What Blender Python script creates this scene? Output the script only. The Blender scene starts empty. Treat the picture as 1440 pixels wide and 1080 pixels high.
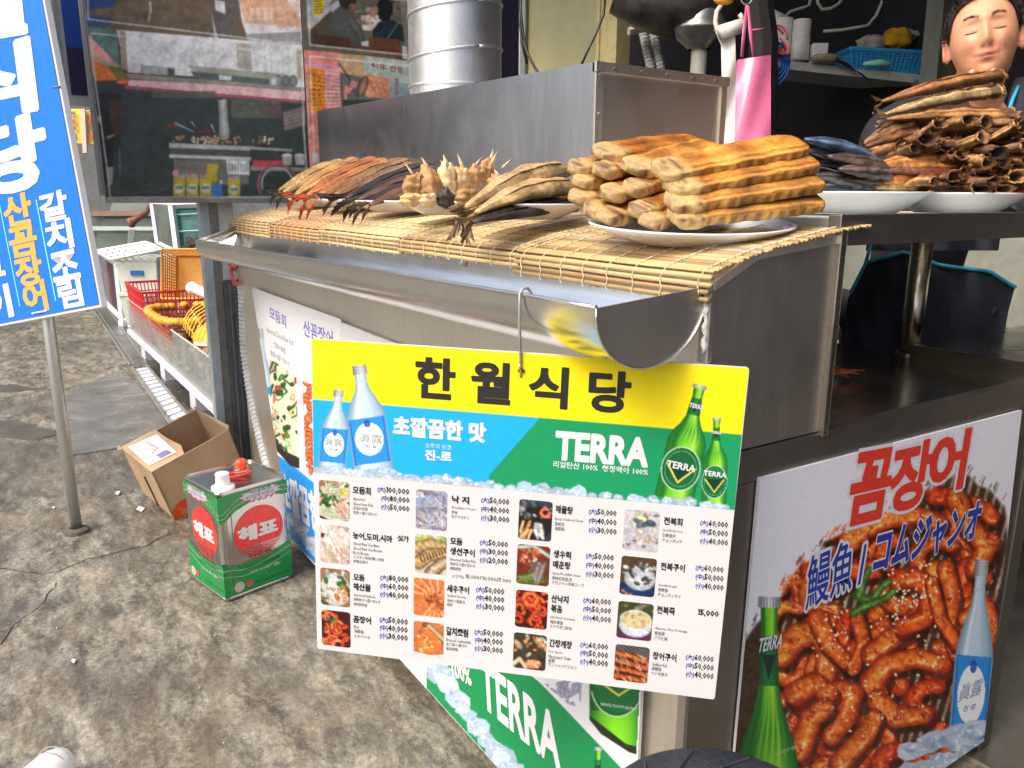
import bpy, bmesh, math, random
import numpy as np
from mathutils import Vector, Matrix
random.seed(7); RNG = np.random.RandomState(11)
R = math.radians
sc = bpy.context.scene
COL = sc.collection

# ------------------------------------------------------------------ camera, sky, sun
YAW, PITCH, ROLL, F = R(-56.833), R(13.311), R(-0.330), 1120.0
def cam_axes():
    cy, sy, cp, sp = math.cos(YAW), math.sin(YAW), math.cos(PITCH), math.sin(PITCH)
    f = np.array([sy*cp, cy*cp, -sp]); r = np.array([cy, -sy, 0.0]); d = np.cross(f, r)
    c, s = math.cos(ROLL), math.sin(ROLL)
    return np.array([c*r + s*d, -s*r + c*d, f])
M = cam_axes()
CAM = np.array([0.0, 0.0, 1.2088])
cd = bpy.data.cameras.new('camera'); co = bpy.data.objects.new('camera', cd); COL.objects.link(co)
cd.sensor_width = 36.0; cd.lens = 36.0*F/1440.0; cd.clip_start = 0.05; cd.clip_end = 400.0
mw = Matrix.Identity(4)
for i in range(3):
    mw[i][0] = M[0][i]; mw[i][1] = -M[1][i]; mw[i][2] = -M[2][i]; mw[i][3] = CAM[i]
co.matrix_world = mw
sc.camera = co
cd.dof.use_dof = False

world = bpy.data.worlds.new('World'); sc.world = world; world.use_nodes = True
wn = world.node_tree; bg = wn.nodes['Background']
sky = wn.nodes.new('ShaderNodeTexSky'); sky.sky_type = 'NISHITA'; sky.sun_disc = False
SUN_EL, SUN_AZ = R(50), R(174)      # azimuth measured clockwise from +Y
sky.sun_elevation = SUN_EL; sky.sun_rotation = SUN_AZ
sky.air_density = 1.0; sky.dust_density = 6.0; sky.ozone_density = 1.0
wn.links.new(sky.outputs[0], bg.inputs[0]); bg.inputs[1].default_value = 0.15
sl = bpy.data.lights.new('sun', 'SUN'); sl.energy = 1.05; sl.angle = R(24); sl.color = (1.0, 0.95, 0.87)
so = bpy.data.objects.new('sun', sl); COL.objects.link(so)
sd = Vector((math.sin(SUN_AZ)*math.cos(SUN_EL), math.cos(SUN_AZ)*math.cos(SUN_EL), math.sin(SUN_EL)))
so.rotation_euler = sd.to_track_quat('Z', 'Y').to_euler(); so.location = (0, 0, 12)
vs = sc.view_settings; vs.view_transform = 'Standard'; vs.look = 'None'; vs.gamma = 1.0
vs.use_curve_mapping = False; vs.exposure = 0.84
try:
    sc.cycles.max_bounces = 7; sc.cycles.transparent_max_bounces = 12
except Exception: pass

# ------------------------------------------------------------------ photo pixel -> point on a real plane
def ray(x, y): return M.T @ np.array([(x-720)/F, (y-540)/F, 1.0])
def hit(x, y, n, o):
    d = ray(x, y); n = np.array(n, float); return CAM + d*(((np.array(o, float)-CAM) @ n)/(d @ n))
def aX(x, y, X): return hit(x, y, (1,0,0), (X,0,0))
def aY(x, y, Y): return hit(x, y, (0,1,0), (0,Y,0))
def aZ(x, y, Z): return hit(x, y, (0,0,1), (0,0,Z))
def aD(x, y, d): return CAM + ray(x, y)*d
def vec(*a): return np.array(a, float)

# ------------------------------------------------------------------ materials
def lin(c):
    c = np.asarray(c, float)
    return np.where(c <= 0.04045, c/12.92, ((c+0.055)/1.055)**2.4)
_m = {}
def nd(nt, t, **kw):
    n = nt.nodes.new(t)
    for k, v in kw.items(): setattr(n, k, v)
    return n
def ramp(nt, stops):
    r = nd(nt, 'ShaderNodeValToRGB'); e = r.color_ramp.elements
    while len(e) < len(stops): e.new(0.5)
    for q, (p, c) in zip(e, stops): q.position = p; q.color = (*c, 1) if len(c) == 3 else c
    return r
def mapping(nt, scale, rot=(0,0,0), coord='Object'):
    tc = nd(nt, 'ShaderNodeTexCoord'); mp = nd(nt, 'ShaderNodeMapping')
    mp.inputs['Scale'].default_value = scale; mp.inputs['Rotation'].default_value = rot
    nt.links.new(tc.outputs[coord], mp.inputs['Vector']); return mp
def noise(nt, mp, scale, detail=6, rough=0.6, dist=0.0):
    n = nd(nt, 'ShaderNodeTexNoise'); n.inputs['Scale'].default_value = scale; n.inputs['Detail'].default_value = detail
    n.inputs['Roughness'].default_value = rough; n.inputs['Distortion'].default_value = dist
    if mp is not None: nt.links.new(mp.outputs[0], n.inputs['Vector'])
    return n
def mixc(nt, fac, a, b, mode='MIX'):
    m = nd(nt, 'ShaderNodeMix', data_type='RGBA', blend_type=mode)
    for s, v in ((0, fac), (6, a), (7, b)):
        if hasattr(v, 'is_output') or isinstance(v, bpy.types.NodeSocket): nt.links.new(v, m.inputs[s])
        elif s == 0: m.inputs[s].default_value = v
        else: m.inputs[s].default_value = (*v, 1)
    return m.outputs[2]
def mrange(nt, v, a, b, c, d):
    m = nd(nt, 'ShaderNodeMapRange'); nt.links.new(v, m.inputs[0])
    for i, q in enumerate((a, b, c, d)): m.inputs[i+1].default_value = q
    return m.outputs[0]
def bump(nt, h, strength, dist, bs):
    b = nd(nt, 'ShaderNodeBump'); b.inputs['Strength'].default_value = strength; b.inputs['Distance'].default_value = dist
    nt.links.new(h, b.inputs['Height']); nt.links.new(b.outputs[0], bs.inputs['Normal']); return b
def newmat(name):
    m = bpy.data.materials.new(name); m.use_nodes = True; nt = m.node_tree
    return m, nt, nt.nodes['Principled BSDF']
def plain(name, col, rough=0.5, metal=0.0, var=0.12, scale=30, bmp=0.0, dirt=0.0, dirtcol=(0.10,0.08,0.06), spec=0.5, alpha=None, trans=0.0, coat=0.0, sss=0.0, srgb=False):
    if name in _m: return _m[name]
    if srgb: col = tuple(lin(col))
    m, nt, b = newmat(name); mp = mapping(nt, (1,1,1))
    n = noise(nt, mp, scale); lo = tuple(c*(1-var) for c in col); hi = tuple(min(1, c*(1+var)) for c in col)
    r = ramp(nt, [(0.3, lo), (0.7, hi)]); nt.links.new(n.outputs[0], r.inputs[0]); out = r.outputs[0]
    if dirt > 0:
        n2 = noise(nt, mp, scale*0.18, 8, 0.7, 0.4); f = mrange(nt, n2.outputs[0], 0.48, 0.72, 0, dirt)
        out = mixc(nt, f, out, dirtcol)
    nt.links.new(out, b.inputs['Base Color'])
    rr = mrange(nt, n.outputs[0], 0.3, 0.7, max(0.02, rough-0.06), min(1, rough+0.08)); nt.links.new(rr, b.inputs['Roughness'])
    b.inputs['Metallic'].default_value = metal; b.inputs['Specular IOR Level'].default_value = spec
    if trans: b.inputs['Transmission Weight'].default_value = trans; b.inputs['IOR'].default_value = 1.2
    if alpha is not None: b.inputs['Alpha'].default_value = alpha
    if coat: b.inputs['Coat Weight'].default_value = coat; b.inputs['Coat Roughness'].default_value = 0.15
    if sss: b.inputs['Subsurface Weight'].default_value = sss; b.inputs['Subsurface Radius'].default_value = (0.012, 0.005, 0.003)
    if bmp: bump(nt, n.outputs[0], bmp, 0.003, b)
    _m[name] = m; return m
def steel(name, col=(0.52,0.50,0.47), rough=0.30, stretch=(2,2,90), grime=0.35, grimecol=(0.13,0.10,0.07), gscale=5, bmpk=0.10):
    if name in _m: return _m[name]
    m, nt, b = newmat(name); b.inputs['Metallic'].default_value = 1.0
    mp = mapping(nt, stretch); n = noise(nt, mp, 6, 4, 0.6)
    mp2 = mapping(nt, (1,1,1)); g = noise(nt, mp2, gscale, 9, 0.68, 0.5); sp = noise(nt, mp2, 140, 3, 0.6)
    base = ramp(nt, [(0.25, tuple(c*0.94 for c in col)), (0.75, tuple(min(.98, c*1.05) for c in col))]); nt.links.new(n.outputs[0], base.inputs[0])
    f = mrange(nt, g.outputs[0], 0.46, 0.75, 0, grime); c1 = mixc(nt, f, base.outputs[0], grimecol)
    f2 = mrange(nt, sp.outputs[0], 0.70, 0.74, 0, 0.5*grime+0.1); c2 = mixc(nt, f2, c1, (0.10,0.075,0.05))
    nt.links.new(c2, b.inputs['Base Color'])
    ma = nd(nt, 'ShaderNodeMath', operation='ADD'); r1 = mrange(nt, g.outputs[0], 0.35, 0.75, rough-0.04, rough+0.12)
    r2 = mrange(nt, n.outputs[0], 0.3, 0.7, -0.02, 0.03); nt.links.new(r1, ma.inputs[0]); nt.links.new(r2, ma.inputs[1])
    nt.links.new(ma.outputs[0], b.inputs['Roughness'])
    mb_ = nd(nt, 'ShaderNodeMath', operation='ADD'); k = nd(nt, 'ShaderNodeMath', operation='MULTIPLY'); k.inputs[1].default_value = 4.0
    big = noise(nt, mp2, 2.6, 2, 0.5); nt.links.new(big.outputs[0], k.inputs[0]); nt.links.new(k.outputs[0], mb_.inputs[0]); nt.links.new(n.outputs[0], mb_.inputs[1])
    bump(nt, mb_.outputs[0], bmpk, 0.0016, b)
    _m[name] = m; return m
def vcol(name, rough=0.4, grain=0.0, gscale=60, spec=0.5, bmp=0.0, sss=0.0, coat=0.0, contrast=(0.55, 1.25), metal=0.0):
    """colour from the mesh attribute Col, with optional fine grain"""
    if name in _m: return _m[name]
    m, nt, b = newmat(name); at = nd(nt, 'ShaderNodeAttribute'); at.attribute_name = 'Col'
    out = at.outputs['Color']; mp = mapping(nt, (1,1,1)); n = noise(nt, mp, gscale, 7, 0.7, 0.2)
    if grain > 0:
        r = ramp(nt, [(0.33, (contrast[0],)*3), (0.66, (contrast[1],)*3)]); nt.links.new(n.outputs[0], r.inputs[0])
        out = mixc(nt, grain, out, r.outputs[0], 'MULTIPLY')
    nt.links.new(out, b.inputs['Base Color']); b.inputs['Specular IOR Level'].default_value = spec
    rr = mrange(nt, n.outputs[0], 0.3, 0.7, max(0.03, rough-0.08), rough+0.1); nt.links.new(rr, b.inputs['Roughness'])
    b.inputs['Metallic'].default_value = metal
    if bmp: bump(nt, n.outputs[0], bmp, 0.003, b)
    if coat: b.inputs['Coat Weight'].default_value = coat; b.inputs['Coat Roughness'].default_value = 0.2
    if sss: b.inputs['Subsurface Weight'].default_value = sss; b.inputs['Subsurface Radius'].default_value = (0.01, 0.005, 0.003)
    _m[name] = m; return m

# ------------------------------------------------------------------ mesh building
class MB:
    def __init__(s): s.v = []; s.f = []; s.c = []; s.n = 0; s.hascol = False
    def add(s, verts, faces, col=None):
        verts = [tuple(map(float, q)) for q in verts]; o = s.n
        s.v += verts; s.f += [tuple(i+o for i in f) for f in faces]; s.n += len(verts)
        if col is None: s.c += [(0.5,0.5,0.5)]*len(verts)
        else:
            s.hascol = True
            if np.ndim(col) == 1: s.c += [tuple(col)]*len(verts)
            else: s.c += [tuple(q) for q in col]
        return s
    def box(s, c, d, ax=None, col=None):
        c = np.array(c, float); A = np.eye(3) if ax is None else np.array(ax, float); h = np.array(d, float)/2; V = []
        for k in range(8): V.append(c + A[0]*h[0]*(1 if k & 1 else -1) + A[1]*h[1]*(1 if k & 2 else -1) + A[2]*h[2]*(1 if k & 4 else -1))
        return s.add(V, [(0,2,3,1),(4,5,7,6),(0,1,5,4),(2,6,7,3),(0,4,6,2),(1,3,7,5)], col)
    def hexa(s, V, col=None):     # bottom 4 then top 4, both counter-clockwise
        return s.add(V, [(3,2,1,0),(4,5,6,7),(0,1,5,4),(1,2,6,5),(2,3,7,6),(3,0,4,7)], col)
    def slab(s, P, n, t, col=None):   # planar polygon P thickened by t along n
        P = [np.array(p, float) for p in P]; n = np.array(n, float); n = n/np.linalg.norm(n); k = len(P)
        V = P + [p - n*t for p in P]; Fc = [tuple(range(k)), tuple(range(2*k-1, k-1, -1))]
        Fc += [(i, i+k, (i+1) % k+k, (i+1) % k) for i in range(k)]
        return s.add(V, Fc, col)
    def tube(s, path, r, n=8, col=None, caps=True, ell=None):
        P = [np.array(p, float) for p in path]; m = len(P); rr = r if hasattr(r, '__len__') else [r]*m
        V = []; up0 = None
        for i in range(m):
            t = P[min(i+1, m-1)] - P[max(i-1, 0)]; t = t/(np.linalg.norm(t)+1e-12)
            if up0 is None:
                a = vec(0,0,1) if abs(t[2]) < 0.9 else vec(1,0,0); up0 = a
            x = np.cross(up0, t); x /= np.linalg.norm(x)+1e-12; y = np.cross(t, x); up0 = y
            for k in range(n):
                a = 2*math.pi*k/n; e = ell or (1, 1)
                V.append(P[i] + x*math.cos(a)*rr[i]*e[0] + y*math.sin(a)*rr[i]*e[1])
        Fc = [(i*n+k, i*n+(k+1) % n, (i+1)*n+(k+1) % n, (i+1)*n+k) for i in range(m-1) for k in range(n)]
        if caps: Fc += [tuple(range(n-1, -1, -1)), tuple((m-1)*n+k for k in range(n))]
        c = col
        if col is not None and np.ndim(col) == 2 and len(col) == m: c = [col[i] for i in range(m) for _ in range(n)]
        return s.add(V, Fc, c)
    def lathe(s, prof, c, n=32, ax=None, sx=1, sy=1, col=None):   # prof: (r, z)
        c = np.array(c, float); A = np.eye(3) if ax is None else np.array(ax, float); V = []
        for r_, z in prof:
            for k in range(n):
                a = 2*math.pi*k/n; V.append(c + A[0]*r_*sx*math.cos(a) + A[1]*r_*sy*math.sin(a) + A[2]*z)
        m = len(prof); Fc = [(i*n+k, i*n+(k+1) % n, (i+1)*n+(k+1) % n, (i+1)*n+k) for i in range(m-1) for k in range(n)]
        return s.add(V, Fc, col)
    def grid(s, G, col=None, close=False):    # G [nu][nv][3]
        G = np.array(G, float); nu, nv = G.shape[:2]
        Fc = [(i*nv+j, i*nv+j+1, (i+1)*nv+j+1, (i+1)*nv+j) for i in range(nu-1) for j in range(nv-1)]
        if close: Fc += [(i*nv+nv-1, i*nv, (i+1)*nv, (i+1)*nv+nv-1) for i in range(nu-1)]
        return s.add(G.reshape(-1, 3), Fc, None if col is None else np.array(col).reshape(-1, 3) if np.ndim(col) == 3 else col)
    def ball(s, c, r, n=10, m=7, ax=None, col=None):
        r = np.array(r, float)*np.ones(3); c = np.array(c, float); A = np.eye(3) if ax is None else np.array(ax, float); V = []
        for i in range(m+1):
            ph = math.pi*i/m
            for k in range(n):
                a = 2*math.pi*k/n; V.append(c + A[0]*r[0]*math.sin(ph)*math.cos(a) + A[1]*r[1]*math.sin(ph)*math.sin(a) + A[2]*r[2]*math.cos(ph))
        return s.add(V, [(i*n+k, (i+1)*n+k, (i+1)*n+(k+1) % n, i*n+(k+1) % n) for i in range(m) for k in range(n)], col)

def worldloc(p):
    l = np.zeros(3)
    while p is not None: l = l + np.array(p.location); p = p.parent
    return l
def put(name, mb, mat, parent=None, smooth=False, origin=None, bevel=0.0):
    """link the collected shapes as ONE mesh object; vertices are given in world space"""
    base = worldloc(parent) if parent is not None else np.zeros(3)
    V = np.array(mb.v, float)
    if parent is None and origin is None:
        origin = np.array([(V[:,0].min()+V[:,0].max())/2, (V[:,1].min()+V[:,1].max())/2, V[:,2].min()])
    loc = (np.array(origin)-base) if origin is not None else np.zeros(3)
    me = bpy.data.meshes.new(name); me.from_pydata((V-base-loc).tolist(), [], mb.f)
    if mb.hascol:
        ca = me.color_attributes.new('Col', 'FLOAT_COLOR', 'POINT'); C4 = np.ones((len(mb.v), 4), np.float32)
        C4[:, :3] = lin(np.clip(np.array(mb.c, float), 0, 1)); ca.data.foreach_set('color', C4.ravel())
    if smooth: me.polygons.foreach_set('use_smooth', [True]*len(me.polygons))
    bm = bmesh.new(); bm.from_mesh(me); bmesh.ops.recalc_face_normals(bm, faces=bm.faces)
    if bevel:
        bmesh.ops.bevel(bm, geom=[e for e in bm.edges if e.is_manifold and e.calc_face_angle(0) > 0.5], offset=bevel, segments=2, affect='EDGES', profile=0.6)
    bm.to_mesh(me); bm.free()
    me.materials.append(mat); o = bpy.data.objects.new(name, me); o.location = tuple(loc); COL.objects.link(o)
    if parent is not None: o.parent = parent
    if name in ('printed_lettering', 'printed_title', 'label_print', 'printed_mark', 'printed_bands', 'torn_edge', 'brows_and_lashes'): o['kind'] = 'stuff'
    return o
def tag(o, label, cat, group=None):
    o['label'] = label; o['category'] = cat
    if group: o['group'] = group
    return o
def thing(name, label, cat, loc=(0,0,0), group=None):
    o = bpy.data.objects.new(name, None); COL.objects.link(o); o.location = tuple(map(float, loc)); o.empty_display_size = 0.05
    return tag(o, label, cat, group)
def struct(o): o['kind'] = 'structure'; return o
def stuff(o): o['kind'] = 'stuff'; return o
def clone(root, loc, label=None, parent=None):
    c = root.copy(); COL.objects.link(c)
    if parent is not None: c.parent = parent
    else: c.location = tuple(map(float, loc))
    if label: c['label'] = label
    for ch in list(root.children): clone(ch, None, None, c)
    return c
def wob(x, y=0.0, z=0.0, s=0):
    return (math.sin(x*1.7+s)+math.sin(y*2.3+s*1.3+1)+math.sin(z*2.9+s*0.7+2)+math.sin((x+y)*3.1+s*2.1)*0.6+math.sin((y+z-x)*4.7+s)*0.4)/4.0

# ------------------------------------------------------------------ flat print: lettering as thin geometry
_glyph = {}
def glyph(sx, off=0.0, res=3):
    k = (sx, off, res)
    if k in _glyph: return _glyph[k]
    c = bpy.data.curves.new('t', 'FONT'); c.body = sx; c.offset = off; c.resolution_u = res; c.fill_mode = 'FRONT'
    o = bpy.data.objects.new('t', c); COL.objects.link(o)
    dg = bpy.context.evaluated_depsgraph_get(); e = o.evaluated_get(dg); me = e.to_mesh()
    V = np.array([(v.co.x, v.co.y) for v in me.vertices], float).reshape(-1, 2); Fc = [tuple(p.vertices) for p in me.polygons]
    e.to_mesh_clear(); bpy.data.objects.remove(o); bpy.data.curves.remove(c)
    _glyph[k] = (V, Fc); return _glyph[k]
class Flat:
    """a real plane in the place (origin O, normal n toward the viewer) that carries print"""
    def __init__(s, n, O, up=(0,0,1)):
        s.n = np.array(n, float); s.n /= np.linalg.norm(s.n); s.O = np.array(O, float)
        u = np.cross(np.array(up, float), s.n); s.U = u/np.linalg.norm(u); s.V = np.cross(s.n, s.U)
    def px(s, x, y): return hit(x, y, s.n, s.O)
    def loc(s, x, y): d = s.px(x, y)-s.O; return vec(d @ s.U, d @ s.V)
    def w(s, u, v, off=0.0): return s.O + s.U*u + s.V*v + s.n*off
    def text(s, mb, st, pL, pR, hpx, col, bold=0.0, off=0.0004, shear=0.0, res=2, grow=0.0, local=False, fit=None):
        if local: a, b, h = np.array(pL, float), np.array(pR, float), hpx
        else:
            a, b = s.loc(*pL), s.loc(*pR); t = s.loc(pL[0], pL[1]-hpx); h = np.linalg.norm(t-a)
        if st.replace(',', '').replace('/', '').isdigit():     # digits set one by one with plain zeros, the built-in face has slashed ones
            V, Fc, x0 = [], [], 0.0
            for ch in st:
                g, gf = glyph('O' if ch == '0' else ch, min(bold, .018), res) if ch != '1' else (np.array([(.14,0),(.24,0),(.24,.73),(.15,.73),(0,.62),(.03,.55),(.14,.61)]), [(0,1,2,3,6),(3,4,5,6)]); lo_, hi_ = g.min(0), g.max(0); wd = {',': .12, '/': .34, '1': .22}.get(ch, .46)
                q = (g-lo_)/(hi_-lo_)*vec(wd, (hi_-lo_)[1] if ch in ',/' else .70)+vec(x0+(.08 if ch == '1' else 0), lo_[1] if ch in ',/' else 0); n0 = sum(len(k) for k in V); V.append(q); Fc += [tuple(i+n0 for i in f) for f in gf]; x0 += wd+.075+(.08 if ch == '1' else 0)
            V = np.concatenate(V)
        else: V, Fc = glyph(st, min(bold, .018), res)
        if len(V) == 0: return
        V0 = glyph(fit, 0.0, res)[0] if fit else V
        lo, hi = V0.min(0), V0.max(0); w = np.linalg.norm(b-a); d = (b-a)/w; up = vec(-d[1], d[0])
        rb = bold-.014 if bold > .025 else 0; nk = 4 if res == 1 else 8; K_ = [(0, 0)] if not rb else [(0, 0)]+[(rb*math.cos(k*2*math.pi/nk+.4), rb*math.sin(k*2*math.pi/nk+.4)) for k in range(nk)]
        for k, (ox, oy) in enumerate(K_):
            q = (V+vec(ox, oy)-lo)/(hi-lo); x = q[:,0]*w + shear*q[:,1]*h; y = q[:,1]*h
            mb.add([s.w(*(a+d*X+up*Y), off+k*2e-5) for X, Y in zip(x, y)], Fc, col)
    def poly(s, mb, P, col, off=0.0002, local=False):
        Q = [np.array(p, float) if local else s.loc(*p) for p in P]
        mb.add([s.w(q[0], q[1], off) for q in Q], [tuple(range(len(Q)))], col)
    def line(s, mb, P, w, col, off=0.0003, local=False):
        Q = [np.array(p, float) if local else s.loc(*p) for p in P]; V = []
        for i, q in enumerate(Q):
            t = Q[min(i+1, len(Q)-1)]-Q[max(i-1, 0)]; t /= np.linalg.norm(t)+1e-9; nn = vec(-t[1], t[0])*w/2
            V += [s.w(*(q+nn), off), s.w(*(q-nn), off)]
        mb.add(V, [(2*i, 2*i+1, 2*i+3, 2*i+2) for i in range(len(Q)-1)], col)
    def picture(s, mb, cv, quad, off=0.0002, res=1.0, nu=None, nv=None):
        """canvas -> coloured grid; quad = 4 photo points TL TR BR BL; canvas is sampled in those photo coordinates"""
        q = np.array(quad, float); w = max(np.linalg.norm(q[1]-q[0]), np.linalg.norm(q[2]-q[3])); h = max(np.linalg.norm(q[3]-q[0]), np.linalg.norm(q[2]-q[1]))
        nu = nu or max(2, int(w*res)); nv = nv or max(2, int(h*res))
        S, T = np.meshgrid(np.linspace(0, 1, nu), np.linspace(0, 1, nv))
        L = [s.loc(*p) for p in q]
        P = (1-T)[...,None]*((1-S)[...,None]*L[0]+S[...,None]*L[1]) + T[...,None]*((1-S)[...,None]*L[3]+S[...,None]*L[2])
        W = s.O + P[...,0:1]*s.U + P[...,1:2]*s.V + s.n*off
        if cv.mode == 'uv': cx = S*(cv.w-1); cy = T*(cv.h-1)
        else:
            dv = W-CAM; cc = dv @ M.T; cx = (cc[...,0]/cc[...,2]*F+720-cv.x0)*cv.s; cy = (cc[...,1]/cc[...,2]*F+540-cv.y0)*cv.s
        Cc = cv.sample(cx, cy)
        mb.grid(W, Cc)

# ------------------------------------------------------------------ canvas: printed pictures painted with numpy, then laid on a grid
class Canvas:
    def __init__(s, w, h, bg=(1,1,1), mode='uv', x0=0, y0=0, sc_=1.0):
        s.w, s.h, s.mode, s.x0, s.y0, s.s = int(w*sc_), int(h*sc_), mode, x0, y0, sc_
        s.a = np.ones((s.h, s.w, 3))*np.array(bg, float)
        s.rng = np.random.RandomState(int(w*7+h*13+x0+y0) % 9999)
        s.Y, s.X = np.mgrid[0:s.h, 0:s.w]
    def sample(s, cx, cy):
        x = np.clip(cx, 0, s.w-1.001); y = np.clip(cy, 0, s.h-1.001); i = x.astype(int); j = y.astype(int); fx = (x-i)[...,None]; fy = (y-j)[...,None]
        a = s.a; i1 = np.minimum(i+1, s.w-1); j1 = np.minimum(j+1, s.h-1)
        return (a[j,i]*(1-fx)+a[j,i1]*fx)*(1-fy)+(a[j1,i]*(1-fx)+a[j1,i1]*fx)*fy
    def t(s, p): return ((p[0]-s.x0)*s.s, (p[1]-s.y0)*s.s)
    def win(s, x0, y0, x1, y1):
        x0 = max(0, int(x0)-1); y0 = max(0, int(y0)-1); x1 = min(s.w, int(x1)+2); y1 = min(s.h, int(y1)+2)
        return (slice(y0, y1), slice(x0, x1)) if x1 > x0 and y1 > y0 else None
    def blend(s, sl, m, col):
        s.a[sl] = s.a[sl]*(1-m[...,None]) + np.asarray(col, float)*m[...,None]
    def poly(s, P, col, soft=0.6, alpha=1.0):
        P = np.array([s.t(p) for p in P]); sl = s.win(P[:,0].min(), P[:,1].min(), P[:,0].max(), P[:,1].max())
        if not sl: return
        X, Y = s.X[sl], s.Y[sl]; ins = np.zeros(X.shape, bool); D = np.full(X.shape, 1e9)
        for (x1, y1), (x2, y2) in zip(P, np.roll(P, -1, 0)):
            if y1 != y2:
                c = ((y1 > Y) != (y2 > Y)) & (X < (x2-x1)*(Y-y1)/(y2-y1)+x1); ins ^= c
            dx, dy = x2-x1, y2-y1; L = dx*dx+dy*dy+1e-9; tt = np.clip(((X-x1)*dx+(Y-y1)*dy)/L, 0, 1)
            D = np.minimum(D, np.hypot(X-x1-tt*dx, Y-y1-tt*dy))
        m = np.clip(0.5+np.where(ins, D, -D)/(2*soft), 0, 1)*alpha
        if callable(col): col = col(X/s.s+s.x0, Y/s.s+s.y0)
        s.blend(sl, m, col)
    def ell(s, c, rx, ry, ang, col, col2=None, alpha=1.0, soft=0.7, hl=None):
        cx, cy = s.t(c); rx *= s.s; ry *= s.s; r = max(rx, ry); sl = s.win(cx-r, cy-r, cx+r, cy+r)
        if not sl: return
        X, Y = s.X[sl]-cx, s.Y[sl]-cy; ca, sa = math.cos(ang), math.sin(ang); u = (X*ca+Y*sa)/rx; v = (-X*sa+Y*ca)/ry; q = np.hypot(u, v)
        m = np.clip((1-q)*min(rx, ry)/soft, 0, 1)*alpha; C = np.asarray(col, float)
        if col2 is not None:
            f = np.clip(q, 0, 1)[...,None]**2; C = C*(1-f)+np.asarray(col2, float)*f
        if hl is not None:
            g = np.exp(-((u+0.3)**2+(v+0.35)**2)/0.12)[...,None]*hl; C = C+g
        s.blend(sl, m, C)
    def stroke(s, P, r0, r1, cc, ce, alpha=1.0, hl=0.0, tex=0.0, soft=0.8, hlside=-0.35):
        """thick curve shaded like a round body: cc in the middle, ce at the edges"""
        P = np.array([s.t(p) for p in P]); r0 *= s.s; r1 *= s.s; R_ = max(r0, r1); sl = s.win(P[:,0].min()-R_, P[:,1].min()-R_, P[:,0].max()+R_, P[:,1].max()+R_)
        if not sl: return
        X, Y = s.X[sl].astype(float), s.Y[sl].astype(float); D = np.full(X.shape, 1e9); Q = np.full(X.shape, 1e9); SG = np.zeros(X.shape); TT = np.zeros(X.shape); n = len(P)-1
        for i in range(n):
            x1, y1 = P[i]; dx, dy = P[i+1]-P[i]; L = dx*dx+dy*dy+1e-9; tt = np.clip(((X-x1)*dx+(Y-y1)*dy)/L, 0, 1)
            d = np.hypot(X-x1-tt*dx, Y-y1-tt*dy); tg = (i+tt)/n; r = r0+(r1-r0)*tg; q = d/r; k = q < Q
            SG = np.where(k, np.sign((X-x1)*dy-(Y-y1)*dx)*q, SG); TT = np.where(k, tg, TT); Q = np.where(k, q, Q); D = np.where(k, r-d, D)
        m = np.clip(0.5+D/(2*soft), 0, 1)*alpha; f = np.clip(Q, 0, 1)[...,None]**2
        C = np.asarray(cc, float)*(1-f)+np.asarray(ce, float)*f
        if tex:
            C = C*(1+tex*(np.sin(TT*37+SG*3+P[0,0])*0.5+s.rng.rand(*X.shape)*0.8-0.4)[...,None])
        if hl: C = C+hl*np.exp(-((SG-hlside)/0.16)**2)[...,None]*(0.55+0.45*np.sin(TT*19+P[0,1]))[...,None]
        s.blend(sl, m, C)
    def grain(s, amt, cell=1, sl=None):
        n = s.rng.rand(s.h//cell+2, s.w//cell+2)-0.5; n = np.kron(n, np.ones((cell, cell)))[:s.h, :s.w]; s.a *= 1+amt*n[...,None]
    def detail(s, amt, cells=(3,6,13)):
        NR = np.random.RandomState(s.w)
        for c in cells:
            g0 = NR.rand(s.h//c+3, s.w//c+3)-.5; gy_, gx_ = s.Y/c, s.X/c; i0, j0 = gy_.astype(int), gx_.astype(int); fy, fx = gy_-i0, gx_-j0
            s.a *= (1+amt*2*((g0[i0,j0]*(1-fx)+g0[i0,j0+1]*fx)*(1-fy)+(g0[i0+1,j0]*(1-fx)+g0[i0+1,j0+1]*fx)*fy))[...,None]
        b = s.a.copy(); b[1:-1,1:-1] = (s.a[1:-1,1:-1]*2+s.a[:-2,1:-1]+s.a[2:,1:-1]+s.a[1:-1,:-2]+s.a[1:-1,2:])/6; s.a = np.clip(b, 0, 1)
    def rect(s, x0, y0, x1, y1, col, **k): s.poly([(x0,y0),(x1,y0),(x1,y1),(x0,y1)], col, **k)
def arc(cx, cy, r, a0, a1, n=9, ry=None):
    return [(cx+r*math.cos(a0+(a1-a0)*i/(n-1)), cy+(ry or r)*math.sin(a0+(a1-a0)*i/(n-1))) for i in range(n)]
# ------------------------------------------------------------------ materials of the place
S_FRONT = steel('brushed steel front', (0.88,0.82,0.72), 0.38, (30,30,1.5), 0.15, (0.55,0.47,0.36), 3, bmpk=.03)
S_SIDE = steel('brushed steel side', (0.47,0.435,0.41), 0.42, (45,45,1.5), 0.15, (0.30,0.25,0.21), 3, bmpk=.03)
S_HOOD = steel('hood steel', (0.58,0.59,0.61), 0.30, (40,40,1.5), 0.15, (0.34,0.33,0.31), 3, bmpk=.06)
S_GUT = steel('gutter steel', (0.80,0.79,0.76), 0.20, (1.5,50,50), 0.06, (0.42,0.39,0.34), 3, bmpk=.02)
S_DARK = steel('dark worn steel', (0.27,0.245,0.23), 0.42, (50,2,50), 0.3, (0.13,0.10,0.09), bmpk=.04)
S_DECK = steel('wet counter steel', (0.55,0.53,0.48), 0.20, (2,2,30), 0.35, (0.25,0.22,0.17), 3, bmpk=.03)
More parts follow.
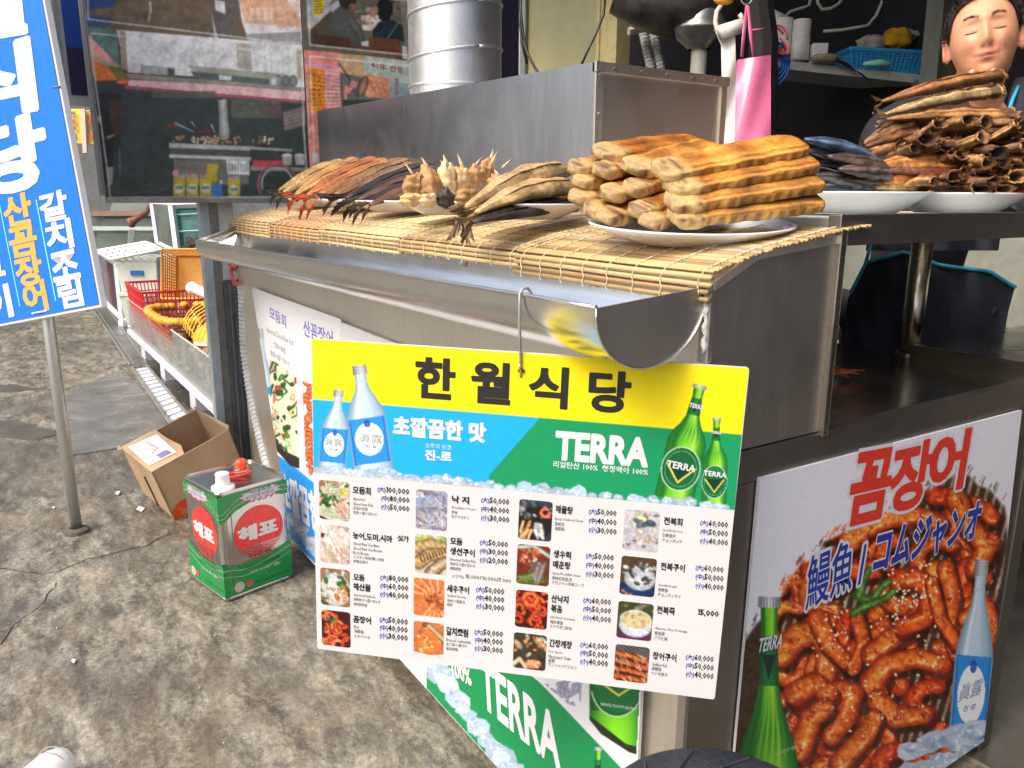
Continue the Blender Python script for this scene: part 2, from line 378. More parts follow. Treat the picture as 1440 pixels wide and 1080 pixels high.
S_POST = steel('post steel', (0.62,0.58,0.50), 0.22, (60,60,3), 0.3, (0.3,0.22,0.12))
GALV = steel('galvanised pipe', (0.66,0.68,0.67), 0.45, (25,25,25), 0.3, (0.48,0.48,0.46), 30, bmpk=.05)
SEAL = plain('dried sealant', (0.55,0.52,0.45), 0.7, var=0.25, scale=60, bmp=0.6, dirt=0.6)
CREAM = plain('cream panel', (0.45,0.46,0.36), 0.5, dirt=0.4)
WHITEP = plain('white painted metal', (0.70,0.70,0.69), 0.35, dirt=0.35, dirtcol=(0.3,0.28,0.25))
WHITEPL = plain('white plastic', (0.74,0.74,0.75), 0.35, dirt=0.15)
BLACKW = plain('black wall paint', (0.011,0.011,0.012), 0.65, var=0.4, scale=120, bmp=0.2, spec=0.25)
ALU = plain('weathered aluminium', (0.42,0.41,0.38), 0.42, metal=0.7, var=0.2, dirt=0.5)
GREYP = plain('grey profile', (0.20,0.21,0.22), 0.45, metal=0.3, var=0.2, dirt=0.4)
PALEB = plain('pale blue paint', (0.56,0.63,0.66), 0.5, var=0.15, scale=15, dirt=0.35)

# ------------------------------------------------------------------ ground
def ground_mat():
    m, nt, b = newmat('wet stained concrete'); mp = mapping(nt, (1,1,1), (0,0,R(32)))
    mps = mapping(nt, (1.0,2.6,1), (0,0,R(58)))
    big = noise(nt, mps, 1.6, 8, 0.62, 0.6); mid = noise(nt, mps, 6.0, 12, 0.74, 0.25); fine = noise(nt, mp, 60, 6, 0.8); sp = noise(nt, mp, 260, 2, 0.5)
    c1 = ramp(nt, [(0.30,(0.040,0.038,0.032)), (0.43,(0.115,0.110,0.095)), (0.54,(0.255,0.245,0.215)), (0.70,(0.42,0.405,0.35))])
    nt.links.new(mid.outputs[0], c1.inputs[0])
    brown = noise(nt, mps, 2.3, 6, 0.6, 1.2); fb = mrange(nt, brown.outputs[0], 0.50, 0.68, 0, 0.75)
    c2 = mixc(nt, fb, c1.outputs[0], (0.150,0.122,0.088), 'MIX')
    tan = noise(nt, mp, 3.1, 7, 0.65, 0.9); ft = mrange(nt, tan.outputs[0], 0.56, 0.74, 0, 0.7); c2 = mixc(nt, ft, c2, (0.34,0.295,0.215))
    dark = noise(nt, mps, 1.1, 5, 0.6, 0.9); fd = mrange(nt, dark.outputs[0], 0.55, 0.66, 0, 0.55); c3 = mixc(nt, fd, c2, (0.07,0.062,0.052))
    fr = ramp(nt, [(0.36,(0.45,0.45,0.45)), (0.64,(1.38,1.38,1.38))]); nt.links.new(fine.outputs[0], fr.inputs[0]); c4 = mixc(nt, 0.85, c3, fr.outputs[0], 'MULTIPLY')
    fs = mrange(nt, sp.outputs[0], 0.66, 0.72, 0, 0.5); c5 = mixc(nt, fs, c4, (0.42,0.40,0.36))
    # cracks
    wn_ = noise(nt, mp, 2.2, 5, 0.7); vm = nd(nt, 'ShaderNodeMixRGB'); vm.inputs[0].default_value = 0.30; nt.links.new(mp.outputs[0], vm.inputs[1]); nt.links.new(wn_.outputs['Color'], vm.inputs[2])
    vo = nd(nt, 'ShaderNodeTexVoronoi', feature='DISTANCE_TO_EDGE'); vo.inputs['Scale'].default_value = 1.15; nt.links.new(vm.outputs[0], vo.inputs['Vector'])
    gate = noise(nt, mp, 1.3, 2, 0.5); g1 = mrange(nt, gate.outputs[0], 0.50, 0.60, 0, 1); cr = mrange(nt, vo.outputs['Distance'], 0.0, 0.012, 0.9, 0)
    mu = nd(nt, 'ShaderNodeMath', operation='MULTIPLY'); nt.links.new(cr, mu.inputs[0]); nt.links.new(g1, mu.inputs[1])
    pt_ = noise(nt, mps, 3.4, 9, 0.62, 0.3); pf = mrange(nt, pt_.outputs[0], 0.57, 0.63, 0, 0.50); c5 = mixc(nt, pf, c5, (0.085,0.068,0.045))
    pt2 = noise(nt, mp, 1.15, 8, 0.6, 0.2); pf2 = mrange(nt, pt2.outputs[0], 0.51, 0.59, 0, 0.5); c5 = mixc(nt, pf2, c5, (0.085,0.083,0.080))
    c6 = mixc(nt, mu.outputs[0], c5, (0.02,0.018,0.015)); c6 = mixc(nt, 1.0, c6, (1.0,0.95,0.84), 'MULTIPLY'); nt.links.new(c6, b.inputs['Base Color'])
    wet = noise(nt, mps, 1.9, 6, 0.6, 0.5); rw = mrange(nt, wet.outputs[0], 0.46, 0.62, 0.62, 0.14); nt.links.new(rw, b.inputs['Roughness'])
    ad = nd(nt, 'ShaderNodeMath', operation='ADD'); k = nd(nt, 'ShaderNodeMath', operation='MULTIPLY'); k.inputs[1].default_value = 0.35
    nt.links.new(fine.outputs[0], k.inputs[0]); nt.links.new(mid.outputs[0], ad.inputs[0]); nt.links.new(k.outputs[0], ad.inputs[1])
    s2 = nd(nt, 'ShaderNodeMath', operation='SUBTRACT'); nt.links.new(ad.outputs[0], s2.inputs[0]); nt.links.new(mu.outputs[0], s2.inputs[1])
    bump(nt, s2.outputs[0], 0.5, 0.011, b); return m
def ax_pts(a, b, lo, hi, step):
    inner = np.arange(a, b+1e-6, step); return np.concatenate([np.linspace(lo, a, 8)[:-1], inner, np.linspace(b, hi, 8)[1:]])
gx = ax_pts(-8, 1.0, -60, 60, 0.06); gy = ax_pts(-2.0, 3.0, -60, 60, 0.06)
G = [[(x, y, -0.0016+0.0014*wob(x*2.2, y*2.2, 0, 1)) for y in gy] for x in gx]
struct(put('ground', MB().grid(G), ground_mat(), smooth=True, origin=(0,0,0)))

# smoother cement apron brushed toward the drain
apron_m, nt, b_ = newmat('brushed wet cement'); mp_ = mapping(nt, (1,1,1), (0,0,R(28)))
wv = nd(nt, 'ShaderNodeTexWave'); wv.inputs['Scale'].default_value = 16; wv.inputs['Distortion'].default_value = 5; wv.inputs['Detail'].default_value = 4; nt.links.new(mp_.outputs[0], wv.inputs['Vector'])
nn = noise(nt, mp_, 5, 8, 0.7, 0.5); rr_ = ramp(nt, [(0.3,(0.09,0.09,0.085)), (0.5,(0.16,0.155,0.143)), (0.7,(0.27,0.26,0.235))]); nt.links.new(nn.outputs[0], rr_.inputs[0]); nt.links.new(rr_.outputs[0], b_.inputs['Base Color'])
nt.links.new(mrange(nt, nn.outputs[0], 0.4, 0.6, 0.5, 0.18), b_.inputs['Roughness']); bump(nt, wv.outputs[0], 0.35, 0.006, b_)
P = [aZ(*p, 0.0) for p in [(78,572),(120,540),(172,520),(205,553),(240,602),(212,622),(160,632),(98,641)]]
P = [vec(p[0], p[1], 0.005) for p in P]
struct(put('cement_apron', MB().slab(P, (0,0,1), 0.02), apron_m, bevel=0.003))
WETC = plain('dark wet floor', (0.075,0.07,0.062), 0.16, var=0.35, scale=7, bmp=0.15, dirt=0.5)
P = [vec(-9.5,0.87,0.004), vec(-3.2,0.87,0.004), vec(-3.2,3.6,0.004), vec(-9.5,3.6,0.004)]
struct(put('wet_floor_strip', MB().slab(P, (0,0,1), 0.02), WETC))
PUD = plain('puddle water', (0.10,0.092,0.078), 0.06, var=.4, scale=6)
for k, (cx, cy, rx, ry) in enumerate(((14,604,60,13),(6,546,30,7))):
    rgp = random.Random(k+40); c = aZ(cx, cy, .0); Pp = []
    for j in range(26):
        a = 2*math.pi*j/26; q = aZ(cx+rx*math.cos(a)*(1+.35*math.sin(3*a+k)+.15*math.sin(7*a+k)), cy+ry*math.sin(a)*(1+.3*math.sin(2*a+k*2)+rgp.uniform(-.12,.12)), .0); Pp.append(vec(q[0], q[1], .0012 if k != 3 and k != 4 else .0066))
    struct(put('puddle', MB().slab(Pp, (0,0,1), 0.006), PUD))
crk = plain('crack shadow', (0.03,0.027,0.022), .9)
for pts in ([(0,800),(30,803),(62,808),(90,800),(125,786),(160,778),(205,768),(232,752),(262,745)], [(0,905),(20,880),(60,850),(72,828),(84,815)]):
    Pq = []
    for (xa_, ya_), (xb_, yb_) in zip(pts[:-1], pts[1:]):
        for t in (0, .33, .66): Pq.append(aZ(xa_+(xb_-xa_)*t+random.uniform(-2,2), ya_+(yb_-ya_)*t+random.uniform(-1.5,1.5), .0003))
    m_ = MB(); V_ = []
    for i, q in enumerate(Pq): t_ = Pq[min(i+1, len(Pq)-1)]-Pq[max(i-1, 0)]; t_ /= np.linalg.norm(t_); n_ = vec(-t_[1], t_[0], 0)*random.uniform(.0008,.0028); V_ += [q+n_, q-n_]
    m_.add(V_, [(2*i, 2*i+1, 2*i+3, 2*i+2) for i in range(len(Pq)-1)]); struct(put('ground_crack', m_, crk))
# drain: steel channel covers, then a white tray with slots
mb = MB(); rim = MB()
a0, a1, b0, b1 = aZ(133,440,0), aZ(150,433,0), aZ(183,516,0), aZ(207,514,0)
mb.slab([vec(*p[:2], 0.010) for p in (a0, b0, b1, a1)], (0,0,1), 0.02)
rim.tube([vec(*a0[:2], 0.014), vec(*b0[:2], 0.014)], 0.008, 6); rim.tube([vec(*a1[:2], 0.014), vec(*b1[:2], 0.014)], 0.008, 6)
rim.tube([vec(a0[0]*0.75+a1[0]*0.25, a0[1]*0.75+a1[1]*0.25, 0.013), vec(b0[0]*0.75+b1[0]*0.25, b0[1]*0.75+b1[1]*0.25, 0.013)], 0.005, 6)
dc = struct(put('drain_channel', mb, steel('channel steel', (0.34,0.34,0.34), 0.3, (2,60,60), 0.5), bevel=0.002)); put('channel_rim', rim, ALU, dc)
tb = [aZ(186,520,0), aZ(207,517,0), aZ(268,592,0), aZ(243,604,0)]
tr = struct(put('white_tray', MB().slab([vec(p[0], p[1], 0.006) for p in tb], (0,0,1), 0.01), plain('white tray enamel', (0.70,0.75,0.80), 0.25, dirt=0.25)))
L0, R0, R1, L1 = [vec(p[0], p[1], 0.011) for p in tb]
ed = MB(); ed.box((L0+L1)/2+vec(0,-.006,0.01), (np.linalg.norm(L1-L0), 0.01, 0.035), None); 
ed.v = []; ed.f = []; ed.c = []; ed.n = 0
for A_, B_ in ((L0, L1), (R0, R1), (L0, R0)): ed.tube([A_+vec(0,0,0.008), B_+vec(0,0,0.008)], 0.010, 6)
put('tray_edge', ed, ALU, tr)
for i in range(1, 14):
    t = i/14; a, b2 = L0+(L1-L0)*t, R0+(R1-R0)*t
    g = MB(); off = vec(random.uniform(-.01,.01), 0, 0); g.slab([a+off, b2+off, b2+off+vec(.005,0,.001), a+off+vec(.004,0,.001)], (0,0,1), 0.003); put('slot', g, GREYP, tr)

# ------------------------------------------------------------------ grill counter (the stall)
XR, XL, Y0 = -0.72, -3.05, 0.78
st = thing('grill_counter', 'long stainless steel grill counter with sloped mat-covered top and open side shelf', 'food counter', (-1.9, 1.2, 0))
mb = MB(); mb.box(((XL+XR)/2-0.003, Y0+0.006, 0.575), (XR-XL-0.012, 0.012, 1.05)); put('front_panel', mb, S_FRONT, st)
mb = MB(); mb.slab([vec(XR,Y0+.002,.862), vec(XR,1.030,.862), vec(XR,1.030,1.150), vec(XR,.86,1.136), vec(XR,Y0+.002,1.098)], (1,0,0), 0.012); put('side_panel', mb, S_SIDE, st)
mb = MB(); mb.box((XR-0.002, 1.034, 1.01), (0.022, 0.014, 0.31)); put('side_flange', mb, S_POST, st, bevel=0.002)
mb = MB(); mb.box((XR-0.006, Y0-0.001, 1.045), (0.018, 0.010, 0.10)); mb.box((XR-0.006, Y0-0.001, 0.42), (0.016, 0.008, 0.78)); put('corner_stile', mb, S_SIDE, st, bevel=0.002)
mb = MB()
mb.slab([vec(XL,Y0,1.103), vec(XR+.004,Y0,1.103), vec(XR+.004,.86,1.140), vec(XL,.86,1.140)], (0,0,1), 0.012)
mb.slab([vec(XL,.86,1.140), vec(XR+.004,.86,1.140), vec(XR+.004,1.035,1.157), vec(XL,1.035,1.157)], (0,0,1), 0.012)
mb.slab([vec(XL,1.035,1.157), vec(XR-.024,1.035,1.157), vec(XR-.024,1.75,1.157), vec(XL,1.75,1.157)], (0,0,1), 0.012)
put('counter_top', mb, S_FRONT, st)
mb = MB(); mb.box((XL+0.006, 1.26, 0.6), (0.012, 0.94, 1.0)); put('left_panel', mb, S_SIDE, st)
mb = MB(); mb.box((-1.32, 1.42, 0.98), (0.012, 0.70, 0.34)); put('inner_panel', mb, steel('inner panel steel', (0.22,0.22,0.21), 0.4), st)
# right side: rail, deck, lower shelf, frame
mb = MB(); mb.box((XR-0.011, 1.56, 1.1625), (0.022, 1.05, 0.045)); put('rail', mb, S_DARK, st, bevel=0.002)
mb = MB(); mb.box((-1.03, 1.45, 1.172), (0.60, 0.80, 0.012)); put('upper_deck', mb, plain('pale deck enamel', (0.50,0.54,0.52), 0.3, dirt=0.5), st)
mb = MB(); mb.box((-1.22, 1.285, 0.845), (0.99, 0.97, 0.012)); put('lower_shelf', mb, S_DECK, st)
mb = MB(); mb.box((XR-0.010, 1.255, 0.834), (0.022, 0.95, 0.050)); put('frame_bar', mb, S_DARK, st, bevel=0.002)
mb = MB(); mb.box((-0.85, 1.99, 0.862), (0.255, 0.58, 0.060)); put('raised_shelf', mb, S_DECK, st, bevel=0.003)
mb = MB(); mb.box((XR-0.011, 0.840, 0.42), (0.020, 0.116, 0.775)); put('frame_stile', mb, S_DARK, st, bevel=0.002)
mb = MB(); mb.box((XR-0.011, 1.745, 0.42), (0.026, 0.045, 0.83)); put('frame_stile', mb, S_DARK, st, bevel=0.004)
mb = MB(); mb.box((XR-0.012, 1.30, 0.42), (0.012, 0.86, 0.78)); put('lower_side_panel', mb, S_DARK, st)
pc = aZ(1285, 497, 0.851); mb = MB(); mb.tube([vec(pc[0], pc[1]-.02, 0.851), vec(pc[0], pc[1]-.02, 1.166)], 0.0235, 20); put('support_post', mb, S_POST, st, smooth=True)
mb = MB(); mb.tube([vec(pc[0], pc[1]-.02, 0.851), vec(pc[0], pc[1]-.02, 0.857)], 0.030, 20); put('post_foot', mb, S_DARK, st)
# gutter: open half pipe along the front
def gut(t, X):   # profile angle t 0..1 lip->back
    k = (X-XL)/(XR-XL); zl = 1.055+0.026*k; a = math.pi*t
    y = 0.6835-0.0915*math.cos(a); z = zl+(1.096-zl)*t - 0.088*math.sin(a)**0.85
    return vec(XR-0.008 if X > XR-0.01 else X, y, z)
GL = -2.86; n = 26; mb = MB()
for dz in (0,):
    Gg = []
    for i in range(n+1):
        t = i/n; row = []
        for j in range(41):
            xl = GL-0.165*t; X = xl+(XR-0.008-xl)*j/40; p = gut(t, X); p[0] = X; p += vec(0, 0, 0.0014*wob(X*9, t*5, 0, 3)); row.append(p)
        Gg.append(row)
mb.grid(Gg)
inn = [[p+vec(0, (0.6835-p[1])*0.03, 0.0022) for p in row] for row in Gg]; mb.grid(inn)
gt = put('gutter', mb, S_GUT, st, smooth=True)
mb = MB(); cap = [Gg[i][40]+vec(0.001,0,0) for i in range(n+1)]; mb.slab(cap, (1,0,0), 0.003); put('end_cap', mb, S_SIDE, gt)
mb = MB(); cap = [Gg[i][0]-vec(0.001,0,0) for i in range(n+1)]; mb.add(cap, [tuple(range(n+1))]); put('end_cap', mb, S_GUT, gt)
mb = MB(); mb.tube([Gg[0][j]+vec(0,0.001,0.001) for j in range(41)], 0.0032, 6); mb.tube([Gg[i][40]+vec(0.002,0,0.0) for i in range(n+1)], 0.0018, 5); put('rolled_lip', mb, S_GUT, gt, smooth=True)
mb = MB()
for X in np.arange(-2.95, -0.76, 0.012): mb.ball((X, 0.774, 1.094+0.004*wob(X*40)), (0.013, 0.004, 0.005*(1.0+0.6*wob(X*31,1))), 6, 4)
for k in range(26):
    X = -2.9+k*0.083+random.uniform(-.02,.02); mb.ball((X, 0.773, 1.088+random.uniform(-.004,.002)), (random.uniform(.008,.02), 0.002, random.uniform(.003,.006)), 6, 4)
stuff(put('sealant_bead', mb, SEAL, st, smooth=True))
mb = MB()
mb.tube([(XR-0.003+.002*math.sin(k*2.1), 0.773, 1.092-k*0.006) for k in range(15)], [.0040+.0016*math.sin(k*1.7) for k in range(15)], 6)
put('sealant_patch', mb, plain('grey sealant', (0.5,0.5,0.49), 0.6, bmp=0.6, scale=80), st, smooth=True)
for X in (-2.62, -2.2, -1.75, -1.35, -0.95): mb = MB(); mb.ball((X, 0.765, 1.080), (0.005,0.004,0.005), 8, 5); put('screw_head', mb, GREYP, st)

# ------------------------------------------------------------------ hood and ducts
YH = 1.12
A_ = aY(446,156,YH); B_ = aY(836,87,YH); hx0, hx1 = A_[0], B_[0]; C_ = aX(1022,110,hx1); yb = C_[1]
hd = thing('smoke_hood', 'long boxy stainless steel smoke hood behind the fish plates, round duct rising from it', 'hood', ((hx0+hx1)/2, (YH+yb)/2, 1.168))
mb = MB(); mb.slab([vec(hx0,YH,1.17), vec(hx1,YH,1.17), vec(hx1,YH,B_[2]), vec(hx0,YH,A_[2])], (0,-1,0), 0.006); put('front_sheet', mb, S_HOOD, hd)
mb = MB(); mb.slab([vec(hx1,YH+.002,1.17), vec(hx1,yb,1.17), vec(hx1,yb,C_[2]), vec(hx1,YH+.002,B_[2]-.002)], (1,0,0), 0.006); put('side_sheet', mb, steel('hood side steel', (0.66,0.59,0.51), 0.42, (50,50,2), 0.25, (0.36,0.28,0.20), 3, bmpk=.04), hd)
mb = MB(); mb.slab([vec(hx0,YH+.004,A_[2]-.004), vec(hx1,YH+.004,B_[2]-.004), vec(hx1,yb,C_[2]-.004), vec(hx0,yb,C_[2]+.01)], (0,0,1), 0.006); put('top_sheet', mb, S_HOOD, hd)
mb = MB(); p, q = vec(hx1+.004,YH,B_[2]+.001), vec(hx1+.004,yb+.003,C_[2]+.001)
mb.hexa([p-vec(.010,0,.020), p+vec(.004,0,-.020), q+vec(.004,0,-.020), q-vec(.010,0,.020), p-vec(.010,0,0), p+vec(.004,0,0), q+vec(.004,0,0), q-vec(.010,0,0)]); put('top_flange', mb, S_FRONT, hd)
mb = MB(); mb.box((hx1+.002, YH+.012, (1.17+B_[2])/2-.01), (0.006, 0.020, B_[2]-1.19)); put('corner_flange', mb, S_FRONT, hd); mb = MB(); mb.box((hx1+.002, yb-.01, (1.17+C_[2])/2-.01), (0.006, 0.018, C_[2]-1.19)); put('corner_flange', mb, S_FRONT, hd)
for k in range(5):
    t = 0.12+0.19*k; mb = MB(); mb.ball(p+(q-p)*t+vec(.005,0,-.011), (0.003,0.0045,0.0045), 8, 5); put('rivet', mb, plain('rusty rivet', (0.10,0.07,0.05), 0.7), hd)
for z in (1.28, 1.38, 1.46): mb = MB(); mb.ball((hx1+.006, YH+.012, z), (0.003,0.004,0.004), 8, 5); put('rivet', mb, GREYP, hd)
dc_ = aD(640, 60, 2.62); dx, dy = dc_[0], dc_[1]; rD = 0.153
dt = thing('smoke_duct', 'wide galvanised round duct standing on the long steel hood', 'duct', (dx, dy, 1.50))
mb = MB(); prof = []
for z in np.linspace(1.46, 2.75, 60): prof.append((rD, z))
mb.lathe(prof, (dx,dy,0), 48); put('pipe', mb, GALV, dt, smooth=True)
for z, tl in ((1.555, 0.0), (1.655, 0.02), (1.79, 0.02), (1.93, 0.02)):
    mb = MB(); mb.tube([vec(dx+(rD+.001)*math.cos(a), dy+(rD+.001)*math.sin(a), z+tl*math.cos(a-1.0)) for a in np.linspace(0, 2*math.pi, 49)], 0.0045, 6); put('seam', mb, GALV, dt, smooth=True)
mb = MB(); mb.lathe([(rD+.012,1.474),(rD+.012,1.49),(rD+.002,1.50)], (dx,dy,0), 40); put('base_collar', mb, plain('yellowed tape', (0.55,0.52,0.20), 0.5, dirt=0.6), dt, smooth=True)

# ------------------------------------------------------------------ left: wall with printed photo panels, pillar, wall sign
XP = -3.38
pil = thing('shop_pillar', 'metal clad shop pillar left of the counter, white strip above grey profile', 'pillar', (XP-.12, .80, 0))
def strip(nm, px0, px1, z0, z1, mat, dep=0.0, th=.05):
    y0 = aX(px0, 330, XP-.06)[1]; y1 = aX(px1, 330, XP-.06)[1]; m_ = MB(); m_.box((XP-.06-th/2-dep, (y0+y1)/2, (z0+z1)/2), (th, y1-y0-.001, z1-z0)); return put(nm, m_, mat, pil, bevel=.003)
strip('corner_plate', 283, 297, 0, 2.6, PALEB); strip('middle_plate', 297, 309, 0, 2.6, ALU, .006); strip('white_strip', 309, 330, 0.86, 2.6, WHITEP, -.004); strip('grey_profile', 309, 334, 0, 0.855, GREYP, .0)
for k in range(3): strip('profile_rib', 312+7*k, 315+7*k, 0, 0.85, GREYP, -.052, .012)
mb = MB(); mb.box((-3.14, 0.868, 0.50), (0.15, 0.11, 1.0)); cp = tag(put('side_wall_panel', mb, CREAM, bevel=.004), 'pale cream panel between the pillar and the counter end behind the drain hose', 'wall panel')
# photo boards mounted on the wall
def wall_part(y0, y1, z0, z1, name, label, cat):
    t = thing(name, label, cat, (XP-.02, (y0+y1)/2, z0)); m_ = MB(); m_.box((XP-.012, (y0+y1)/2, (z0+z1)/2), (0.022, y1-y0-.004, z1-z0)); put('backing', m_, plain('photo board backing', (0.35,0.35,0.34), .5), t)
    m_ = MB(); m_.box((XP-.004, (y0+y1)/2, z0-.006), (0.034, y1-y0-.004, 0.022)); put('bottom_trim', m_, ALU, t, bevel=.002); return t
yA = aX(122, 40, XP)[1]; yB = aX(433, 200, XP)[1]; yC = aX(580, 120, XP)[1]+.10
zA = aX(150, 279, XP)[2]
PB1 = wall_part(yA, yB, zA, 2.35, 'photo_board', 'wall board printed with photos of a fish stall under a red awning', 'photo board')
PB2 = wall_part(yB, yC, zA, 2.35, 'photo_board', 'wall board printed with diners and an orange price list, behind the round duct', 'photo board')
mb = MB(); mb.box((XP-.10, (yA+yC)/2+.25, 2.0), (0.14, yC-yA+.5, 1.6)); struct(put('upper_wall', mb, plain('upper wall grey', (0.30,0.30,0.28), .6)))
mb = MB(); ys = [aX(q, 60, XP)[1] for q in (700, 729)]; mb.box((XP-.01, sum(ys)/2, 1.75), (0.03, ys[1]-ys[0], 1.5)); tag(put('dark_strip_board', mb, plain('dark navy board', (0.02,0.018,0.045), .4)), 'narrow dark navy board beside the round duct', 'board')
mb = MB(); ys = [aX(q, 60, XP)[1] for q in (729, 737)]; mb.box((XP-.02, sum(ys)/2, 1.75), (0.06, ys[1]-ys[0], 1.6)); tag(put('door_frame', mb, WHITEP, bevel=.003), 'white door frame upright next to the yellow panel', 'door frame')
# blue and purple wall sign in a white frame, far left
XW = -3.75
ws = thing('framed_wall_sign', 'white framed wall sign in blue over dark purple, above the aquariums', 'sign', (XW, .4, 1.5))
y0_, y1_ = aX(63, 60, XW)[1], aX(131, 60, XW)[1]+.02; zb = aX(110, 149, XW)[2]
mb = MB(); mb.box((XW-.05, (y0_+y1_)/2, (zb+2.6)/2), (0.09, y1_-y0_, 2.6-zb)); put('frame', mb, WHITEP, ws, bevel=.008)
yi, zi = aX(92, 60, XW)[1], aX(110, 134, XW)[2]; zm = aX(115, 68, XW)[2]
mb = MB(); mb.box((XW-.002, (yi+y1_)/2, (zm+2.6)/2), (0.006, y1_-yi, 2.6-zm)); put('blue_face', mb, plain('blue print', (0.012,0.075,0.42), .35), ws)
mb = MB(); mb.box((XW-.002, (yi+y1_)/2, (zi+zm)/2), (0.006, y1_-yi, zm-zi-.001)); put('purple_face', mb, plain('purple print', (0.035,0.022,0.10), .35, dirt=.1), ws)
for q in (66, 75, 84): yy = aX(q, 60, XW)[1]; mb = MB(); mb.box((XW-.003, yy, (zb+2.6)/2+.02), (0.012, .010, 2.5-zb)); put('frame_groove', mb, GREYP if q == 75 else ALU, ws)

# interior of the shop behind the counter
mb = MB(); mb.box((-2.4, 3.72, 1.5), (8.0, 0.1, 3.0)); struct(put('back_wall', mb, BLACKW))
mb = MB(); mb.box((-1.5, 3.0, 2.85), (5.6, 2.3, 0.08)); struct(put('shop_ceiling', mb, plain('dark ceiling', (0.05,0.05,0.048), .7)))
mb = MB(); mb.box((0.75, 2.95, 1.4), (0.1, 1.6, 2.9)); struct(put('added_right_wall', mb, plain('dim wall', (0.10,0.095,0.085), .7)))  # unseen side wall, added to keep the interior dark
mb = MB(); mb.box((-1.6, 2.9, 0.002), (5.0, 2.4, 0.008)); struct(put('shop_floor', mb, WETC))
# opposite side of the lane (behind the viewer): unseen shop, added so the steel has something dark to mirror
mb = MB(); mb.box((5.2, 0.4, 1.5), (0.4, 8.0, 3.0)); ob = thing('added_opposite_shop', 'plain dim shop building across the lane, behind the viewer', 'building', (5.2, .4, 0)); put('wall', mb, plain('opposite wall', (0.11,0.10,0.09), .7, dirt=.3), ob)
mb = MB(); mb.hexa([vec(4.0,-3,2.35), vec(5.0,-3,2.6), vec(5.0,3.6,2.6), vec(4.0,3.6,2.35), vec(4.0,-3,2.38), vec(5.0,-3,2.65), vec(5.0,3.6,2.65), vec(4.0,3.6,2.38)]); put('awning', mb, plain('faded red awning', (0.42,0.12,0.11), .7), ob)

yp = MB(); y2 = 2.72
xa, xb = aY(742, 60, y2)[0], aY(849, 60, y2)[0]; yp.box(((xa+xb)/2, y2+.03, 1.6), (xb-xa, .05, 2.4))
yd = thing('yellow_door_panel', 'pale yellow sandwich panel door behind the steel hood, black cable hanging in front', 'door', ((xa+xb)/2, y2, .4)); put('panel', yp, plain('pale yellow panel', (0.50,0.46,0.22), .45, var=.1, scale=6, dirt=.35, dirtcol=(.30,.25,.12)), yd)
xc = aY(881, 60, y2)[0]; xb2 = aY(852, 60, y2)[0]; m_ = MB(); m_.box(((xb2+xc)/2, y2-.02, 1.6), (xc-xb2, .09, 2.4)); put('jamb', m_, plain('yellow jamb', (0.56,0.47,0.22), .45, dirt=.3), yd, bevel=.004)
m_ = MB(); m_.box((aY(857, 60, y2)[0], y2-.07, 1.6), (.02, .012, 2.4)); put('jamb_trim', m_, plain('yellow jamb', (0.5,0.5,0.3)), yd)
xg = aY(738, 60, y2)[0]; m_ = MB(); m_.box(((xg+xa)/2+.0, y2, 1.6), (xa-xg, .03, 2.4)); put('glass_strip', m_, plain('greenish glass edge', (0.20,0.27,0.22), .15), yd)
for pts in ([(733,-15,3.3),(732,15,3.3),(736,50,3.3),(742,75,3.3),(752,95,3.25),(764,112,3.2)], [(852,-10,3.3),(849,20,3.3),(838,48,3.3),(826,72,3.3),(816,95,3.3)], [(731,-15,3.32),(731,30,3.3),(734,60,3.3),(741,90,3.3)]):
    m_ = MB(); m_.tube([aD(*q) for q in pts], .0055, 6); tag(put('black_cable', m_, plain('black rubber', (.01,.01,.01), .4), smooth=True), 'thin black cable drooping across the right of the yellow panel' if pts[0][0] > 800 else ('thicker black cable curving down the left edge of the yellow panel' if pts[0][0] == 733 else 'short black cable close beside the white door frame upright'), 'cable')
# ------------------------------------------------------------------ printed pictures
def _body(cv, p0, p1, W, prof, fn, alpha=1.0, soft=0.9):
    a, b = np.array(cv.t(p0)), np.array(cv.t(p1)); d = b-a; L = np.linalg.norm(d); d /= L; hw = W*cv.s/2
    sl = cv.win(min(a[0],b[0])-hw, min(a[1],b[1])-hw, max(a[0],b[0])+hw, max(a[1],b[1])+hw)
    if not sl: return
    X, Y = cv.X[sl]-a[0], cv.Y[sl]-a[1]; t = (X*d[0]+Y*d[1])/L; s_ = X*(-d[1])+Y*d[0]; s_ = -s_
    h = np.interp(t, [p[0] for p in prof], [p[1] for p in prof], left=0, right=0)*hw
    m = np.clip((h-np.abs(s_))/soft, 0, 1)*((t >= 0) & (t <= 1))*alpha; u = np.clip(s_/np.maximum(h, 1e-6), -1, 1)
    cv.blend(sl, m, fn(t, u))
def mixa(a, b, f): f = np.clip(f, 0, 1)[...,None]; return np.asarray(a, float)*(1-f)+np.asarray(b, float)*f
